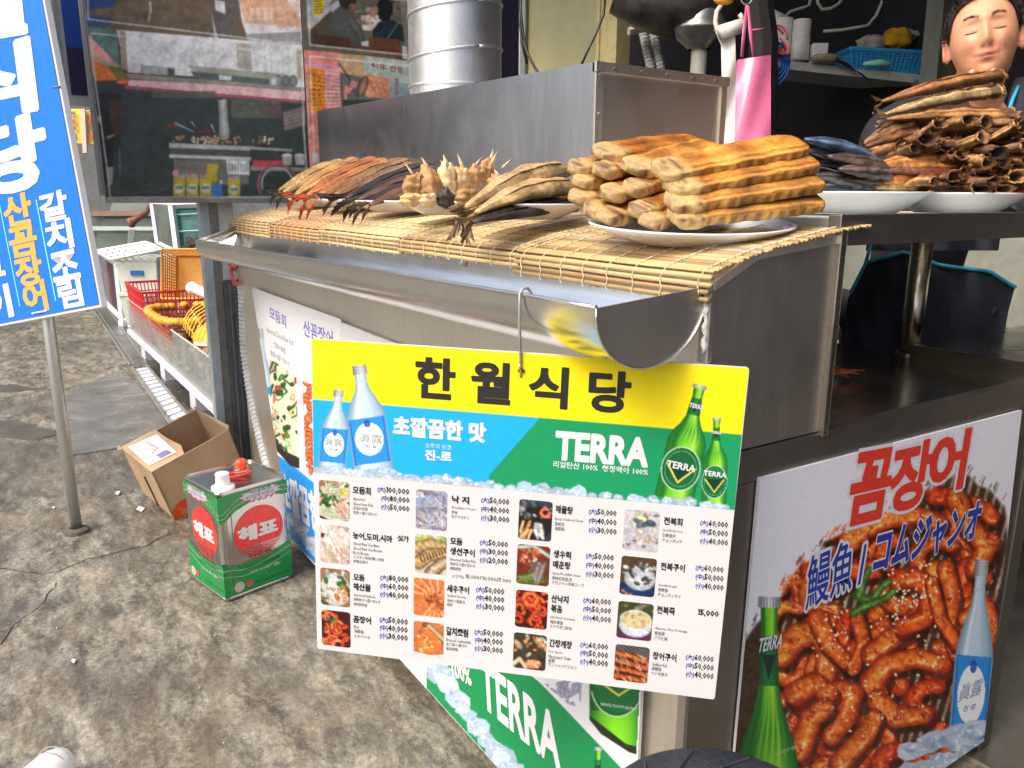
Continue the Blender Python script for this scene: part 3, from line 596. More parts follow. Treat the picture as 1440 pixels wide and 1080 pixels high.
def soju(cv, p0, p1, W, alpha=1.0):
    prof = [(0,.36),(.085,.38),(.09,.30),(.17,.31),(.24,.40),(.36,.74),(.46,.95),(.52,1),(1,1)]
    def fn(t, u):
        C = mixa((.76,.85,.91), (.42,.55,.66), np.abs(u)**2.2); C = mixa(C, (.93,.97,1), np.exp(-((u+.45)/.13)**2)*.8); C = mixa(C, (.62,.74,.82), np.exp(-((u-.5)/.16)**2)*.5)
        C = mixa(C, (.66,.78,.86), ((t > .15) & (t < .165))*.7)
        L = (t > .50) & (t < .93) & (np.abs(u) < .9); C = mixa(C, (.14,.56,.86), L*1.0); C = mixa(C, (.05,.30,.62), ((np.abs(u) > .80) & L & (np.abs(u) < .84))*.8)
        rr = np.hypot(u/.70, (t-.70)/.155); C = mixa(C, (.95,.97,.98), (rr < 1)*1.0)
        C = mixa(C, (.10,.25,.65), ((np.hypot(u/.17, (t-.555)/.035) < 1))*.8)
        cap = t < .087; C = np.where(cap[...,None], mixa((.80,.82,.85), (.42,.44,.48), np.abs(u-.1)**1.5)*(1-.15*(np.sin(t*420) > 0.3))[...,None], C); return C
    _body(cv, p0, p1, W, prof, fn, alpha)
def beer(cv, p0, p1, W, alpha=1.0):
    prof = [(0,.36),(.03,.39),(.034,.29),(.06,.29),(.10,.27),(.27,.36),(.34,.52),(.42,.84),(.48,.98),(.52,1),(1,1)]
    def fn(t, u):
        C = mixa((.48,.82,.16), (.02,.36,.15), np.abs(u)**1.5); C = mixa(C, (.72,.93,.30), np.exp(-((u-.35)/.2)**2)*.7); C = mixa(C, (.02,.30,.14), np.exp(-((u+.62)/.16)**2)*.6)
        C = mixa(C, (.04,.40,.17), np.clip((t-.28)*8, 0, 1)*np.clip((.52-t)*8, 0, 1)*(.5+.5*np.sin(u*26+t*30))*.7)
        N = (t > .115) & (t < .26); C = mixa(C, mixa((.10,.50,.25), (.03,.28,.15), np.abs(u)), N*.95)
        C = mixa(C, (.03,.20,.18), ((np.abs(u) < (.245-t)*9) & (t > .17) & (t < .25))*1.0)
        rr = np.hypot(u/.96, (t-.73)/.185); C = mixa(C, (.70,.82,.72), ((rr < 1.04) & (rr > .97))*.9); C = mixa(C, (.03,.37,.20), (rr < .97)*.96); C = mixa(C, (.45,.70,.50), ((rr < .84) & (rr > .80))*.8)
        tri = (t > .70) & (np.abs(u) < (.86-t)*5.0) & (t < .86); inn = (t > .70) & (np.abs(u) < (.835-t)*5.0) & (t < .835)
        C = mixa(C, (.88,.80,.35), (tri & ~inn)*1.0); C = mixa(C, (.02,.22,.16), inn*1.0)
        cap = t < .032; C = np.where(cap[...,None], mixa((.88,.90,.90), (.50,.52,.52), np.abs(u))*(1-.25*(np.sin(u*24) > 0.2))[...,None], C); return C
    _body(cv, p0, p1, W, prof, fn, alpha)
def ice(cv, pts, h, n, seed, rows=2):
    rg = random.Random(seed)
    for r_ in range(rows):
        for k in range(n):
            t = (k+rg.random()*.6)/n*(len(pts)-1); i = min(int(t), len(pts)-2); f = t-i
            x = pts[i][0]*(1-f)+pts[i+1][0]*f; y = pts[i][1]*(1-f)+pts[i+1][1]*f; s_ = h*rg.uniform(.45, 1.0)*(1 if r_ == 0 else .75); y -= s_*(.25 if r_ else .45)*1.0
            g = rg.uniform(.66, .84); m_ = 7; a0 = rg.random()*6
            P = [(x+s_*rg.uniform(.75,1.1)*math.cos(a0+2*math.pi*j/m_), y+s_*.75*rg.uniform(.75,1.1)*math.sin(a0+2*math.pi*j/m_)) for j in range(m_)]
            cv.poly(P, (g-.05, g+.02, min(1, g+.09)), soft=.8, alpha=.96)
            for _ in range(4):
                j = rg.randrange(m_); b = rg.choice([(.95,.97,1),(.88,.92,.97),(.48,.58,.72),(.62,.72,.84)]); cx, cy = x+s_*rg.uniform(-.3,.3), y+s_*rg.uniform(-.3,.3)
                cv.poly([(cx, cy), ((P[j][0]+x)/2, (P[j][1]+y)/2), P[(j+1) % m_]], b, soft=.9, alpha=.75)
            cv.stroke([P[0], P[2], P[3]], .5, .5, (.45,.55,.70), (.5,.6,.75), alpha=.5)
def food(kind, w=48, h=60):
    cv = Canvas(w, h, (.5,.45,.4)); rg = random.Random(kind*31+5); U = lambda a, b: rg.uniform(a, b)
    def blobs(n, cols, r0, r1, x0=0, x1=w, y0=0, y1=h, asp=.6, hl=.15):
        for _ in range(n):
            c = np.array(rg.choice(cols)); r_ = U(r0, r1); cv.ell((U(x0,x1), U(y0,y1)), r_, r_*U(asp*.7, min(1, asp*1.3)), U(0,3.1), c*U(.85,1.1), c*.55, hl=hl)
    def strands(n, cols, r0, ln, x0=0, x1=w, y0=0, y1=h, ang=None, curl=.9, hl=.15, ek=.5):
        for _ in range(n):
            c = np.array(rg.choice(cols)); x, y = U(x0,x1), U(y0,y1); a = U(0,6.3) if ang is None else ang+U(-.3,.3); P = [(x, y)]; k = U(-curl, curl)
            for _ in range(5): a += k*.4; x += ln/5*math.cos(a); y += ln/5*math.sin(a); P.append((x, y))
            cv.stroke(P, r0*U(.8,1.2), r0*U(.4,.9), c*U(.9,1.1), c*ek, hl=hl)
    K = kind
    if K == 1:
        cv.a[:] = (.55,.38,.30); cv.ell((w*.5,h*.52), w*.62, h*.48, 0, (.88,.87,.80), (.7,.7,.62)); blobs(26, [(.12,.35,.10),(.18,.48,.12),(.08,.26,.08)], 3, 8, 0, w, h*.1, h*.75); blobs(9, [(.85,.55,.35),(.9,.75,.6),(.75,.15,.1)], 3, 6, 0, w, 0, h*.7)
        strands(26, [(.93,.93,.80),(.85,.88,.72)], 1.2, 26, w*.15, w*.8, h*.05, h*.45, -.5); strands(22, [(.92,.93,.85),(.75,.85,.65)], 1.1, 20, w*.1, w*.6, h*.68, h*.85, .2); strands(9, [(.95,.72,.66),(.92,.85,.80)], 2.6, 16, w*.5, w*.9, h*.5, h*.7, 1.2, .2); blobs(3, [(.95,.85,.25)], 4, 5, w*.6, w*.9, h*.2, h*.4); blobs(3, [(.8,.1,.08)], 2, 4, 0, w, h*.4, h*.7)
        cv.stroke([(0,h*.86),(w*.3,h*.965),(w*.7,h*.975),(w,h*.93)], 1.6, 1.6, (.85,.85,.75), (.6,.6,.5)); cv.poly([(0,h*.9),(w*.3,h*.99),(w*.7,h),(w,h*.97),(w,h+3),(0,h+3)], (.12,.10,.09))
    elif K == 2:
        cv.a[:] = (.80,.74,.72); strands(60, [(.93,.90,.86),(.86,.82,.78),(.95,.93,.90),(.80,.74,.70)], 2, 22, 0, w, 0, h*.55, 1.1, .4, ek=.8); strands(30, [(.80,.68,.62),(.72,.66,.55),(.88,.82,.74)], 2, 20, 0, w, h*.5, h, 1.3, .4, ek=.75); blobs(6, [(.85,.35,.55)], 2, 4, w*.6, w*.95, 0, h*.12); blobs(4, [(.30,.12,.15)], 2, 4, 0, w*.15, h*.2, h*.35); blobs(3, [(.7,.15,.4)], 2, 3, w*.85, w, h*.8, h*.95); blobs(5, [(.72,.80,.55)], 2, 4)
    elif K == 3:
        cv.a[:] = (.55,.40,.28); cv.ell((w*.5,h*.55), w*.52, h*.44, 0, (.86,.86,.84), (.7,.7,.7)); blobs(14, [(.18,.42,.12),(.10,.30,.08)], 3, 7, 0, w, h*.3, h*.95); blobs(12, [(.82,.83,.82),(.35,.36,.38),(.6,.62,.62)], 3, 7, w*.1, w*.9, h*.05, h*.35, .4); blobs(16, [(.90,.50,.22),(.85,.40,.15),(.92,.65,.40)], 3, 6, w*.45, w*.9, h*.45, h*.85); blobs(12, [(.88,.78,.62),(.70,.60,.50),(.40,.33,.30)], 2, 5, w*.15, w*.5, h*.5, h*.9); cv.ell((w*.12,h*.52), 6, 7, 0, (.90,.88,.78), (.6,.62,.6))
    elif K in (4, 11):
        cv.a[:] = (.22,.06,.03); cols = [(.86,.40,.20),(.90,.50,.28),(.78,.28,.12)] if K == 4 else [(.82,.25,.10),(.88,.36,.14),(.70,.15,.06)]
        for _ in range(26): r_ = U(4, 10); a = U(0, 6.3); cv.stroke(arc(U(0,w), U(0,h), r_, a, a+U(2,4.6)), U(2.6,4.2), U(2,3), np.array(rg.choice(cols))*U(.9,1.1), (.32,.06,.02), hl=.3, tex=.1)
        if K == 4: blobs(4, [(.20,.42,.12)], 2, 5, w*.2, w*.6, h*.1, h*.3); blobs(20, [(.95,.88,.70)], .8, 1.2)
        else: cv.stroke(arc(w*.45, h*.22, 10, 0, 6.0, 14), 4, 4, (.90,.42,.20), (.45,.10,.04), hl=.3, tex=.25); blobs(4, [(.35,.45,.12)], 2, 3)
    elif K == 5:
        cv.a[:] = (.55,.60,.72); strands(60, [(.70,.68,.70),(.62,.60,.66),(.80,.80,.84),(.48,.42,.42)], 1.7, 15, hl=.2, ek=.7); blobs(14, [(.55,.38,.30),(.38,.33,.36)], 1.5, 3.4)
    elif K == 6:
        cv.a[:] = (.75,.75,.66); blobs(12, [(.55,.72,.30),(.80,.85,.45)], 3, 7, 0, w, 0, h*.2); cv.stroke([(w*.0,h*.35),(w*.5,h*.22),(w*1.05,h*.3)], 9, 8, (.72,.62,.42), (.45,.35,.2), tex=.2)
        cv.stroke([(w*.12,h*.72),(w*.45,h*.50),(w*1.05,h*.42)], 11, 9, (.80,.66,.42), (.35,.28,.20), tex=.2)
        for k in range(9): x = w*.22+k*4.5; cv.stroke([(x, h*.70-k*2.2),(x-3, h*.52-k*1.4)], 1.2, .7, (.15,.12,.10), (.25,.2,.15))
        cv.stroke([(w*.5,h*.98),(w*.8,h*.72),(w*1.1,h*.6)], 10, 9, (.70,.60,.45), (.25,.20,.15), tex=.2)
        for k in range(7): cv.stroke([(w*.5+k*4.5,h*.95-k*3.5),(w*.56+k*4.5,h*.78-k*3)], 1.2, .7, (.90,.88,.82), (.7,.65,.55))
    elif K == 7:
        cv.a[:] = (.80,.45,.25)
        for k in range(16): a = -2.6+k*.32; cv.stroke([(w*.68,h*.62),(w*.68+24*math.cos(a)+U(-2,2),h*.62+24*math.sin(a)),(w*.68+46*math.cos(a-.2),h*.62+46*math.sin(a-.2))], 4.4, 2.6, (.93,.62,.40), (.62,.24,.10), hl=.2, tex=.15)
        strands(12, [(.45,.15,.08)], .5, 16, w*.4, w, h*.4, h*.8)
    elif K == 8:
        cv.a[:] = (.72,.42,.24); blobs(14, [(.80,.45,.22),(.66,.34,.16),(.90,.70,.42)], 4, 10); cv.poly([(w*.08,h*.42),(w*.55,h*.22),(w*.95,h*.65),(w*.55,h*.95),(w*.15,h*.85)], (.84,.46,.20), soft=1.5); blobs(14, [(.92,.72,.42),(.86,.55,.28),(.62,.26,.10)], 3, 7, w*.15, w*.8, h*.4, h*.85); cv.stroke([(w*.5,h*.1),(w*.98,h*.45)], 4, 4, (.80,.70,.52), (.5,.35,.2)); cv.stroke([(0,h*.93),(w*.5,h*1.0),(w,h*.93)], 2, 2, (.90,.92,.96), (.7,.75,.8))
    elif K == 9:
        cv.a[:] = (.16,.20,.28); cv.ell((w*.5,h*.55), w*.52, h*.42, 0, (.10,.09,.09)); blobs(12, [(.55,.56,.56),(.35,.36,.38),(.72,.72,.70)], 3, 7, 0, w*.6, 0, h*.45, .7); strands(9, [(.92,.70,.48),(.88,.55,.30)], 2.6, 16, w*.1, w*.4, h*.5, h*.75, 1.9, .2); strands(7, [(.88,.88,.86),(.75,.76,.78)], 3.4, 13, w*.5, w*.8, h*.55, h*.75, 1.2, .1); cv.stroke(arc(w*.78,h*.28,6,0,5.4), 3, 2, (.88,.45,.35), (.5,.15,.12), hl=.2); blobs(6, [(.85,.50,.40)], 2, 4, w*.6, w, h*.15, h*.45)
    elif K == 10:
        cv.a[:] = (.42,.16,.08); blobs(16, [(.82,.45,.25),(.86,.62,.40),(.70,.25,.12)], 3, 7, 0, w*.7, h*.1, h*.6); strands(24, [(.38,.58,.20),(.28,.46,.14),(.50,.66,.30)], 1.2, 22, 0, w*.6, h*.75, h*.95, -.25, .3); strands(8, [(.58,.54,.50),(.40,.36,.33)], 3.4, 22, w*.6, w*.9, h*.35, h*.6, 1.9, .2); cv.stroke([(0,h*.08),(w*.5,h*.02),(w,h*.25)], 3, 3, (.70,.72,.68), (.4,.45,.4)); blobs(8, [(.92,.88,.75)], 1.5, 3, w*.2, w*.6, h*.3, h*.5)
    elif K == 12:
        cv.a[:] = (.22,.20,.15); blobs(10, [(.86,.82,.70),(.75,.68,.55)], 4, 9, 0, w, 0, h*.6, .6); blobs(12, [(.88,.52,.22),(.92,.62,.35)], 3, 6, 0, w, h*.1, h*.5); blobs(6, [(.35,.36,.22),(.15,.14,.10)], 3, 6); cv.ell((w*.6,h*.83), 13, 8, -.2, (.93,.55,.35), (.75,.35,.2)); blobs(16, [(.96,.70,.50),(.95,.85,.75)], 1.5, 3, w*.4, w*.8, h*.75, h*.92); cv.stroke([(0,h*.9),(w*.2,h*.72),(w*.4,h*.95)], 4, 3, (.85,.78,.65), (.5,.45,.35))
    elif K == 13:
        cv.a[:] = (.72,.72,.75); blobs(8, [(.78,.65,.70),(.30,.42,.25)], 3, 6, 0, w, 0, h*.2); cv.ell((w*.45,h*.25), 11, 8, .2, (.90,.88,.62), (.80,.80,.45)); blobs(5, [(.45,.52,.60),(.30,.36,.45)], 5, 9, w*.3, w*.9, h*.22, h*.42); blobs(10, [(.86,.80,.76),(.92,.86,.82)], 5, 9, 0, w, h*.45, h*.8, .5); blobs(7, [(.28,.25,.28)], 2, 4, 0, w, h*.7, h*.9, .4)
    elif K == 14:
        cv.a[:] = (.30,.22,.15); cv.ell((w*.5,h*.82), w*.6, h*.2, 0, (.10,.22,.42), (.05,.12,.25)); cv.ell((w*.55,h*.55), w*.45, h*.3, 0, (.80,.82,.84), (.6,.6,.62)); blobs(22, [(.74,.76,.76),(.22,.25,.28),(.88,.88,.86),(.45,.50,.52)], 3, 6, 0, w, h*.15, h*.7, .55); blobs(3, [(.70,.50,.30)], 4, 6, w*.1, w*.6, h*.9, h)
    elif K == 15:
        cv.a[:] = (.22,.24,.14); blobs(8, [(.30,.34,.15),(.5,.48,.4)], 4, 8, 0, w, 0, h*.2); cv.poly([(0,h*.85),(w,h*.85),(w,h),(0,h)], (.36,.12,.34)); cv.ell((w*.52,h*.60), w*.47, h*.33, 0, (.86,.88,.90), (.70,.72,.78)); cv.ell((w*.52,h*.46), w*.46, h*.27, 0, (.92,.92,.90), (.80,.80,.78)); cv.ell((w*.52,h*.46), w*.42, h*.235, 0, (.84,.78,.60), (.74,.66,.48)); blobs(36, [(.92,.86,.68),(.70,.62,.42),(.86,.78,.55)], 1.2, 3, w*.2, w*.85, h*.3, h*.62); blobs(7, [(.15,.22,.08)], 1, 2, w*.2, w*.8, h*.3, h*.6)
    elif K == 16:
        cv.a[:] = (.15,.13,.12)
        for k in range(10): cv.stroke([(k*7-14,0),(k*7+14,h*.35)], .5, .5, (.6,.6,.58), (.4,.4,.4)); cv.stroke([(k*7+8,0),(k*7-20,h*.35)], .5, .5, (.6,.6,.58), (.4,.4,.4))
        for r_ in range(4): cv.stroke([(-4,h*(.30+.21*r_)-4),(w*.45,h*(.28+.20*r_)),(w+4,h*(.42+.18*r_))], 5, 5, (.72,.34,.16), (.25,.08,.04), tex=.3, hl=.2)
        strands(34, [(.94,.80,.66),(.88,.68,.52)], 1.1, 9, 0, w, h*.2, h, 1.0, .5)
    cv.detail(.12, (2,5)); cv.grain(.10); return cv

PRINT = vcol('glossy print', 0.45, spec=.35); PRINTM = vcol('matt print', 0.5)
WH = (.85,.85,.87)
WHB = plain('sign board white', (0.65,0.65,0.665), 0.35, var=0.015, scale=60, dirt=0.06, dirtcol=(.35,.33,.30))

# ------------------------------------------------------------------ the hung menu sign
FS = Flat((.73668,-.67613,.0118), (-.8816,.5911,.9777), (.0108,.0293,.9995))
nail = FS.loc(733, 520)
sg = thing('menu_sign', 'large hanging menu sign with yellow top, price list and sixteen food photos', 'sign', FS.px(725, 985))
cor = [FS.loc(*p) for p in ((437,476),(1054,517),(1005,984),(446,912))]
u0, u1 = (cor[0][0]+cor[3][0])/2, (cor[1][0]+cor[2][0])/2; v1, v0 = (cor[0][1]+cor[1][1])/2, (cor[3][1]+cor[2][1])/2
def rr_poly(u0, v0, u1, v1, r, n=4):
    P = []
    for cx, cy, a in ((u1-r, v1-r, 0), (u0+r, v1-r, 90), (u0+r, v0+r, 180), (u1-r, v0+r, 270)):
        for k in range(n+1): t = R(a+90*k/n); P.append((cx+r*math.cos(t), cy+r*math.sin(t)))
    return P
mb = MB(); mb.slab([FS.w(*p) for p in rr_poly(u0, v0, u1, v1, .004)], FS.n, .005); put('panel', mb, WHB, sg)
cv = Canvas(640, 260, WH, 'px', 430, 470, 1.15)
cv.poly([(425,470),(1070,512),(1064,613),(438,560.5),(425,560)], (.95,.875,.06)); cv.poly([(425,560.5),(760,587.5),(688,680),(425,663)], (.10,.66,.94)); cv.poly([(759,587.5),(1070,613.5),(1060,724),(685,688),(688,668)], (.07,.57,.36))
cv.poly([(425,662),(560,672),(700,685),(860,702),(1060,722),(1060,740),(425,740)], WH)
soju(cv, (476.5,548), (466.5,658), 40); soju(cv, (505,513.5), (525.5,662), 57)
beer(cv, (984.5,541.5), (947,703), 56); beer(cv, (1008,587.5), (1003.5,711), 36)
ice(cv, [(440,664),(530,670),(640,682),(760,692),(900,706),(1034,718)], 13, 40, 4)
cv.grain(.03)
mb = MB(); FS.picture(mb, cv, [(438.5,476.8),(1052.5,517.8),(1032.6,717),(441.2,664)], off=.0003, res=.9); put('printed_drinks_artwork', mb, PRINT, sg)
mbT = MB(); BK = (.12,.12,.115)
for ch, x, y, w_, h_ in (('한',585,558,54,56),('월',663,565,53,57),('식',743.5,571,53,57),('당',827,577,57,57)):
    a = FS.loc(x, y); b = a+vec(FS.loc(x+w_, y+w_*.08)[0]-a[0], 0); h = FS.loc(x, y-h_)[1]-a[1]; FS.text(mbT, ch, a, b, h, BK, .034, .0006, local=True, res=4)
put('printed_title', mbT, PRINTM, sg)
mbS = MB()
def slp(y): return .0665+(y-496)/450*.0625
def T(st, x, y, w_, h_, col=BK, bold=.012, fl=FS, m_=None, off=.0006, res=1):
    a = fl.loc(x, y); b = a+vec(fl.loc(x+w_, y+w_*slp(y))[0]-a[0], 0); h = fl.loc(x, y-h_)[1]-a[1]; fl.text(m_ if m_ is not None else mbS, st, a, b, h, col, bold, off, local=True, res=res)
T('초깔끔한 맛', 553.5, 611.5, 129, 26.5, WH, .05, res=2); T('소주의 원조', 598, 629.5, 37, 7, WH, .0); T('진-로', 598, 646, 37, 14, WH, .04)
T('TERRA', 781, 645, 129, 38.5, WH, .045, res=3); T('리얼탄산 100%  청정맥아 100%', 778, 657, 133, 9.5, WH, .02)
for (a, b, h) in (((937,656),(977,664),9.5),((969,572),(989,576.5),6),((989,668),(1021,672),7),((1000,609),(1014,611),3.8)): FS.text(mbS, 'TERRA', a, b, h, WH, .03, .0007)
for (x, y, w_, h_) in ((506,622,32,13),(457,626,25,11)):
    T('眞露', x, y, w_, h_, (.55,.57,.62), .0); T('진 로', x+w_*.25, y+7.5, w_*.5, h_*.34, (.2,.3,.6), .01)
BL = (.14,.19,.62); PR = {}
def z6(x, y): return 430+x/4, 660+y/4
def z7(x, y): return 710+x/3.485, 680+y/3.485
def item(z, sc_, names, subs, right, y0p, dy, nums):
    for s_, x, y, w_, h_ in names: T(s_, *z(x, y), w_/sc_, h_/sc_, BK, .030)
    for s_, x, y, w_ in subs: T(s_, *z(x, y), w_/sc_, (17 if s_.isascii() else 19)/sc_, (.22,.22,.23), .0)
    for k, s_ in enumerate(nums):
        wn = (130 if len(s_) == 7 else 109)/4*(.98 if sc_ < 4 else 1); X, Y = z(right, y0p+k*dy); x0 = X-wn; yl = Y-wn*slp(Y)
        T(s_, x0, yl+1.1, wn, 9.9, BK, .030); T('(%s)' % '大中小'[k], x0-12.2, yl-.4, 11.8, 9.2, BL, .018)
N3 = ['50,000','40,000','30,000']; S3 = ['60,000','50,000','40,000']
item(z6, 4, [('모듬회',265,135,100,42)], [('Assorted',267,172,66),('Sliced Raw Fish',267,200,112),('生鱼片拼盘',267,225,82),('刺身の盛り合わせ',267,250,133)], 582, 145, 48, ['100,000','80,000','50,000'])
item(z6, 4, [('농어,도미,시마',265,392,222,42),('싯가',517,403,62,34)], [('Sliced Raw Sea Bass',268,423,145),('Sliced Raw Sea Bream',268,450,160),('Rock Bream',268,475,86),('スズキの刺身/鯛の刺身',268,500,172),('鲈鱼生鱼片',268,524,82)], 0, 0, 0, [])
item(z6, 4, [('모듬',268,622,62,36),('해산물',268,677,97,40)], [('Assorted Seafood',270,712,118),('海鮮焼きの盛り合わせ',270,738,150),('烤海鲜拼盘',270,765,75)], 576, 640, 47, ['80,000','60,000','40,000'])
item(z6, 4, [('꼼장어',268,860,98,40)], [('Eel',272,892,24),('海鳗鱼',272,917,55),('ヌタウナギ',272,945,90)], 573, 878, 45, N3)
item(z6, 4, [('낙 지',822,187,95,42)], [('Sliced Raw Octopus',820,222,138),('章鱼',820,248,32),('生テナガダコ',820,273,95)], 1143, 203, 50, N3)
item(z6, 4, [('모듬',812,420,68,38),('생선구이',812,478,137,42)], [('Assorted Grilled Fish',812,512,143),('魚焼きの盛り合わせ',812,538,140),('烤鱼拼盘',812,564,60)], 1136, 442, 49, ['50,000','30,000','20,000'])
T('(1인상)', *z6(823,610), 65/4, 22/4, BL, .0); T('15,000/10,000/7,000', *z6(898,615), 255/4, 26/4, BK, .012)
item(z6, 4, [('새우구이',795,688,122,42)], [('Grilled Shrimp',795,718,108),('海老の塩焼き',795,745,100),('烤虾',795,768,32)], 1115, 707, 47, N3)
item(z6, 4, [('갈치조림',790,930,122,46)], [('Braised Cutlassfish',790,965,138),('太刀魚の煮付け',790,990,117),('酱炖带鱼',790,1015,66)], 1107, 947, 46, N3)
item(z7, 3.485, [('해물탕',247,143,85,38)], [('Spicy Seafood Stew',243,180,140),('海鲜汤',243,205,47),('海鮮鍋',243,228,47)], 545, 163, 45, N3)
item(z7, 3.485, [('생우럭',237,362,85,38),('매운탕',235,413,85,38)], [('Spicy Rockfish Stew',232,447,137),('辣味石斑鱼汤',230,470,97),('クロソイの辛味スープ',230,492,157)], 531, 381, 44, N3)
item(z7, 3.485, [('산낙지',227,580,83,38),('볶음',225,628,55,38)], [('Stir-fried Octopus',223,662,120),('辣炒章鱼',222,685,62),('テナガダコ炒め',220,707,108)], 518, 599, 43, S3)
item(z7, 3.485, [('간장게장',217,798,110,38)], [('Soy Sauce',213,830,70),('Marinated Crab',213,853,107),('酱蟹',213,874,30),('カンジャンケジャン',212,895,138)], 503, 818, 41, S3)
item(z7, 3.485, [('전복회',778,200,90,38)], [('Jeonbok hoe',772,236,97),('生鲍鱼片',770,260,66),('チョンボッケ',770,285,98)], 1090, 219, 44, S3)
item(z7, 3.485, [('전복구이',762,422,117,38)], [('Jeonbok gui',752,505,88),('烤鲍鱼',750,528,48),('チョンボックイ',748,551,112)], 1068, 439, 44, S3)
item(z7, 3.485, [('전복죽',743,635,88,38)], [('Abalone Rice Porridge',735,717,158),('鲍鱼粥',733,740,48),('アワビ粥',732,764,63)], 0, 0, 0, [])
T('15,000', *z7(943,648), 102/3.485, 9.9, BK, .040)
item(z7, 3.485, [('장어구이',723,860,115,38)], [('Grilled Eel',720,892,72),('烤鳗鱼',718,914,48),('ウナギ焼き',717,937,77)], 1020, 878, 42, S3)
put('printed_lettering', mbS, PRINTM, sg)
photos = [(447.5,674,491,733),(448.7,736,491,794),(449.5,797,491.7,854),(451,856,492.5,911),(584,687,629,747),(583,749.5,628,809),(581,811,625,869),(581,872,624,924.5),
 (729.5,701,777.4,762),(727,764,774,825),(725,828,771,886),(722,888,769,944),(878,715,928.6,777.5),(873.5,780.4,924,840.7),(869,844,919.5,902.4),(865,904.7,914,962)]
dish = ['salad bowl with sliced raw fish','pale raw sea bass slices','seafood platter','red grilled eel','raw octopus','grilled striped fish','orange grilled shrimp','braised cutlassfish','seafood stew','spicy rockfish stew with greens','stir-fried red octopus','soy marinated crab','raw abalone with lemon','grilled abalone shells','abalone porridge bowl','grilled eel on a grate']
for k, (x0, y0, x1, y1) in enumerate(photos):
    s_ = slp((y0+y1)/2); w_ = x1-x0; ax_ = FS.loc(x0+1, y0+.5); bx_ = FS.loc(x1, y0+s_*w_); cx_ = FS.loc(x0+1, y1-s_*w_)
    U0, V1, U1, V0 = ax_[0], ax_[1], bx_[0], cx_[1]; c = food(k+1); mb = MB(); r_ = .0042; nu, nv = 40, 50; Gd = []; Cc = []
    for j in range(nv):
        tv = j/(nv-1); v = V1+(V0-V1)*tv; dy_ = min(v-V0, V1-v); ins = r_-math.sqrt(max(0, r_*r_-(r_-min(dy_, r_))**2)); row = []
        for i in range(nu): row.append(FS.w(U0+ins+(U1-U0-2*ins)*i/(nu-1), v, .0004))
        Gd.append(row); xs = ins/(U1-U0)+(1-2*ins/(U1-U0))*np.linspace(0, 1, nu); Cc.append(c.sample(xs*(c.w-1), np.full(nu, tv*(c.h-1))))
    mb.grid(Gd, np.array(Cc)); o = put('menu_photo', mb, PRINT, sg); o['label'] = 'menu photo of '+dish[k]
# nail, rust stain, wire hook
hp = FS.loc(733, 521); mb = MB(); mb.tube([FS.w(hp[0], hp[1], -.002), FS.w(hp[0]-.001, hp[1]+.010, .014)], .0014, 6, (.55,.5,.45)); 
st_ = MB(); 
for k in range(9): a = k*.7; st_.ball(FS.w(hp[0]+.003*math.cos(a), hp[1]+.0025*math.sin(a), .0005), (.0028,.0028,.0008), 6, 4)
nl = put('nail', mb, ALU, sg); put('rust_stain', st_, plain('rust', (.25,.08,.02), .9), nl)
lipz = gut(0, -0.88)[2]
mb = MB(); yl = 0.592; X = -0.882
mb.tube([vec(X,yl+.016,lipz-.012), vec(X,yl+.015,lipz+.002), vec(X,yl+.009,lipz+.009), vec(X,yl+.001,lipz+.009), vec(X,yl-.004,lipz+.003), vec(X+.001,yl-.005,lipz-.03), vec(X+.002,yl-.004,lipz-.07), vec(X+.001,yl-.002,lipz-.105), vec(X,yl-.001,lipz-.112)], .0020, 8)
tag(put('wire_hook', mb, ALU, smooth=True), 'bent wire hook over the gutter lip that holds the hanging menu sign', 'hook')

# ------------------------------------------------------------------ printed board fixed on the front of the counter
FB = Flat((0,-1,0), (0,.764,0)); bd = thing('front_menu_board', 'white and blue printed board on the counter front, mostly behind the hanging sign', 'sign board', (-1.8,.768,.03))
bq = [FB.loc(354,404), vec(-.800,.862), vec(-.800,.030), FB.loc(409,757)]
def fbw(u, v, off=0): return FB.w(u, v, off)
bq[1] = vec(-.80, .862); bq[2] = vec(-.80, .045); bq[3] = vec(FB.loc(409,757)[0], .045)
mb = MB(); mb.slab([fbw(*q) for q in (bq[3], bq[2], bq[1], bq[0])], FB.n, .006); put('panel', mb, WHB, bd)
cvb = Canvas(130, 400, WH, 'px', 350, 400, 1.2)     # left part in view
BLU = (.10,.55,.88)
cvb.poly([(360,618),(380,633),(412,655),(445,682),(445,800),(360,760)], BLU); soju(cvb, (366,462), (383,628), 21)
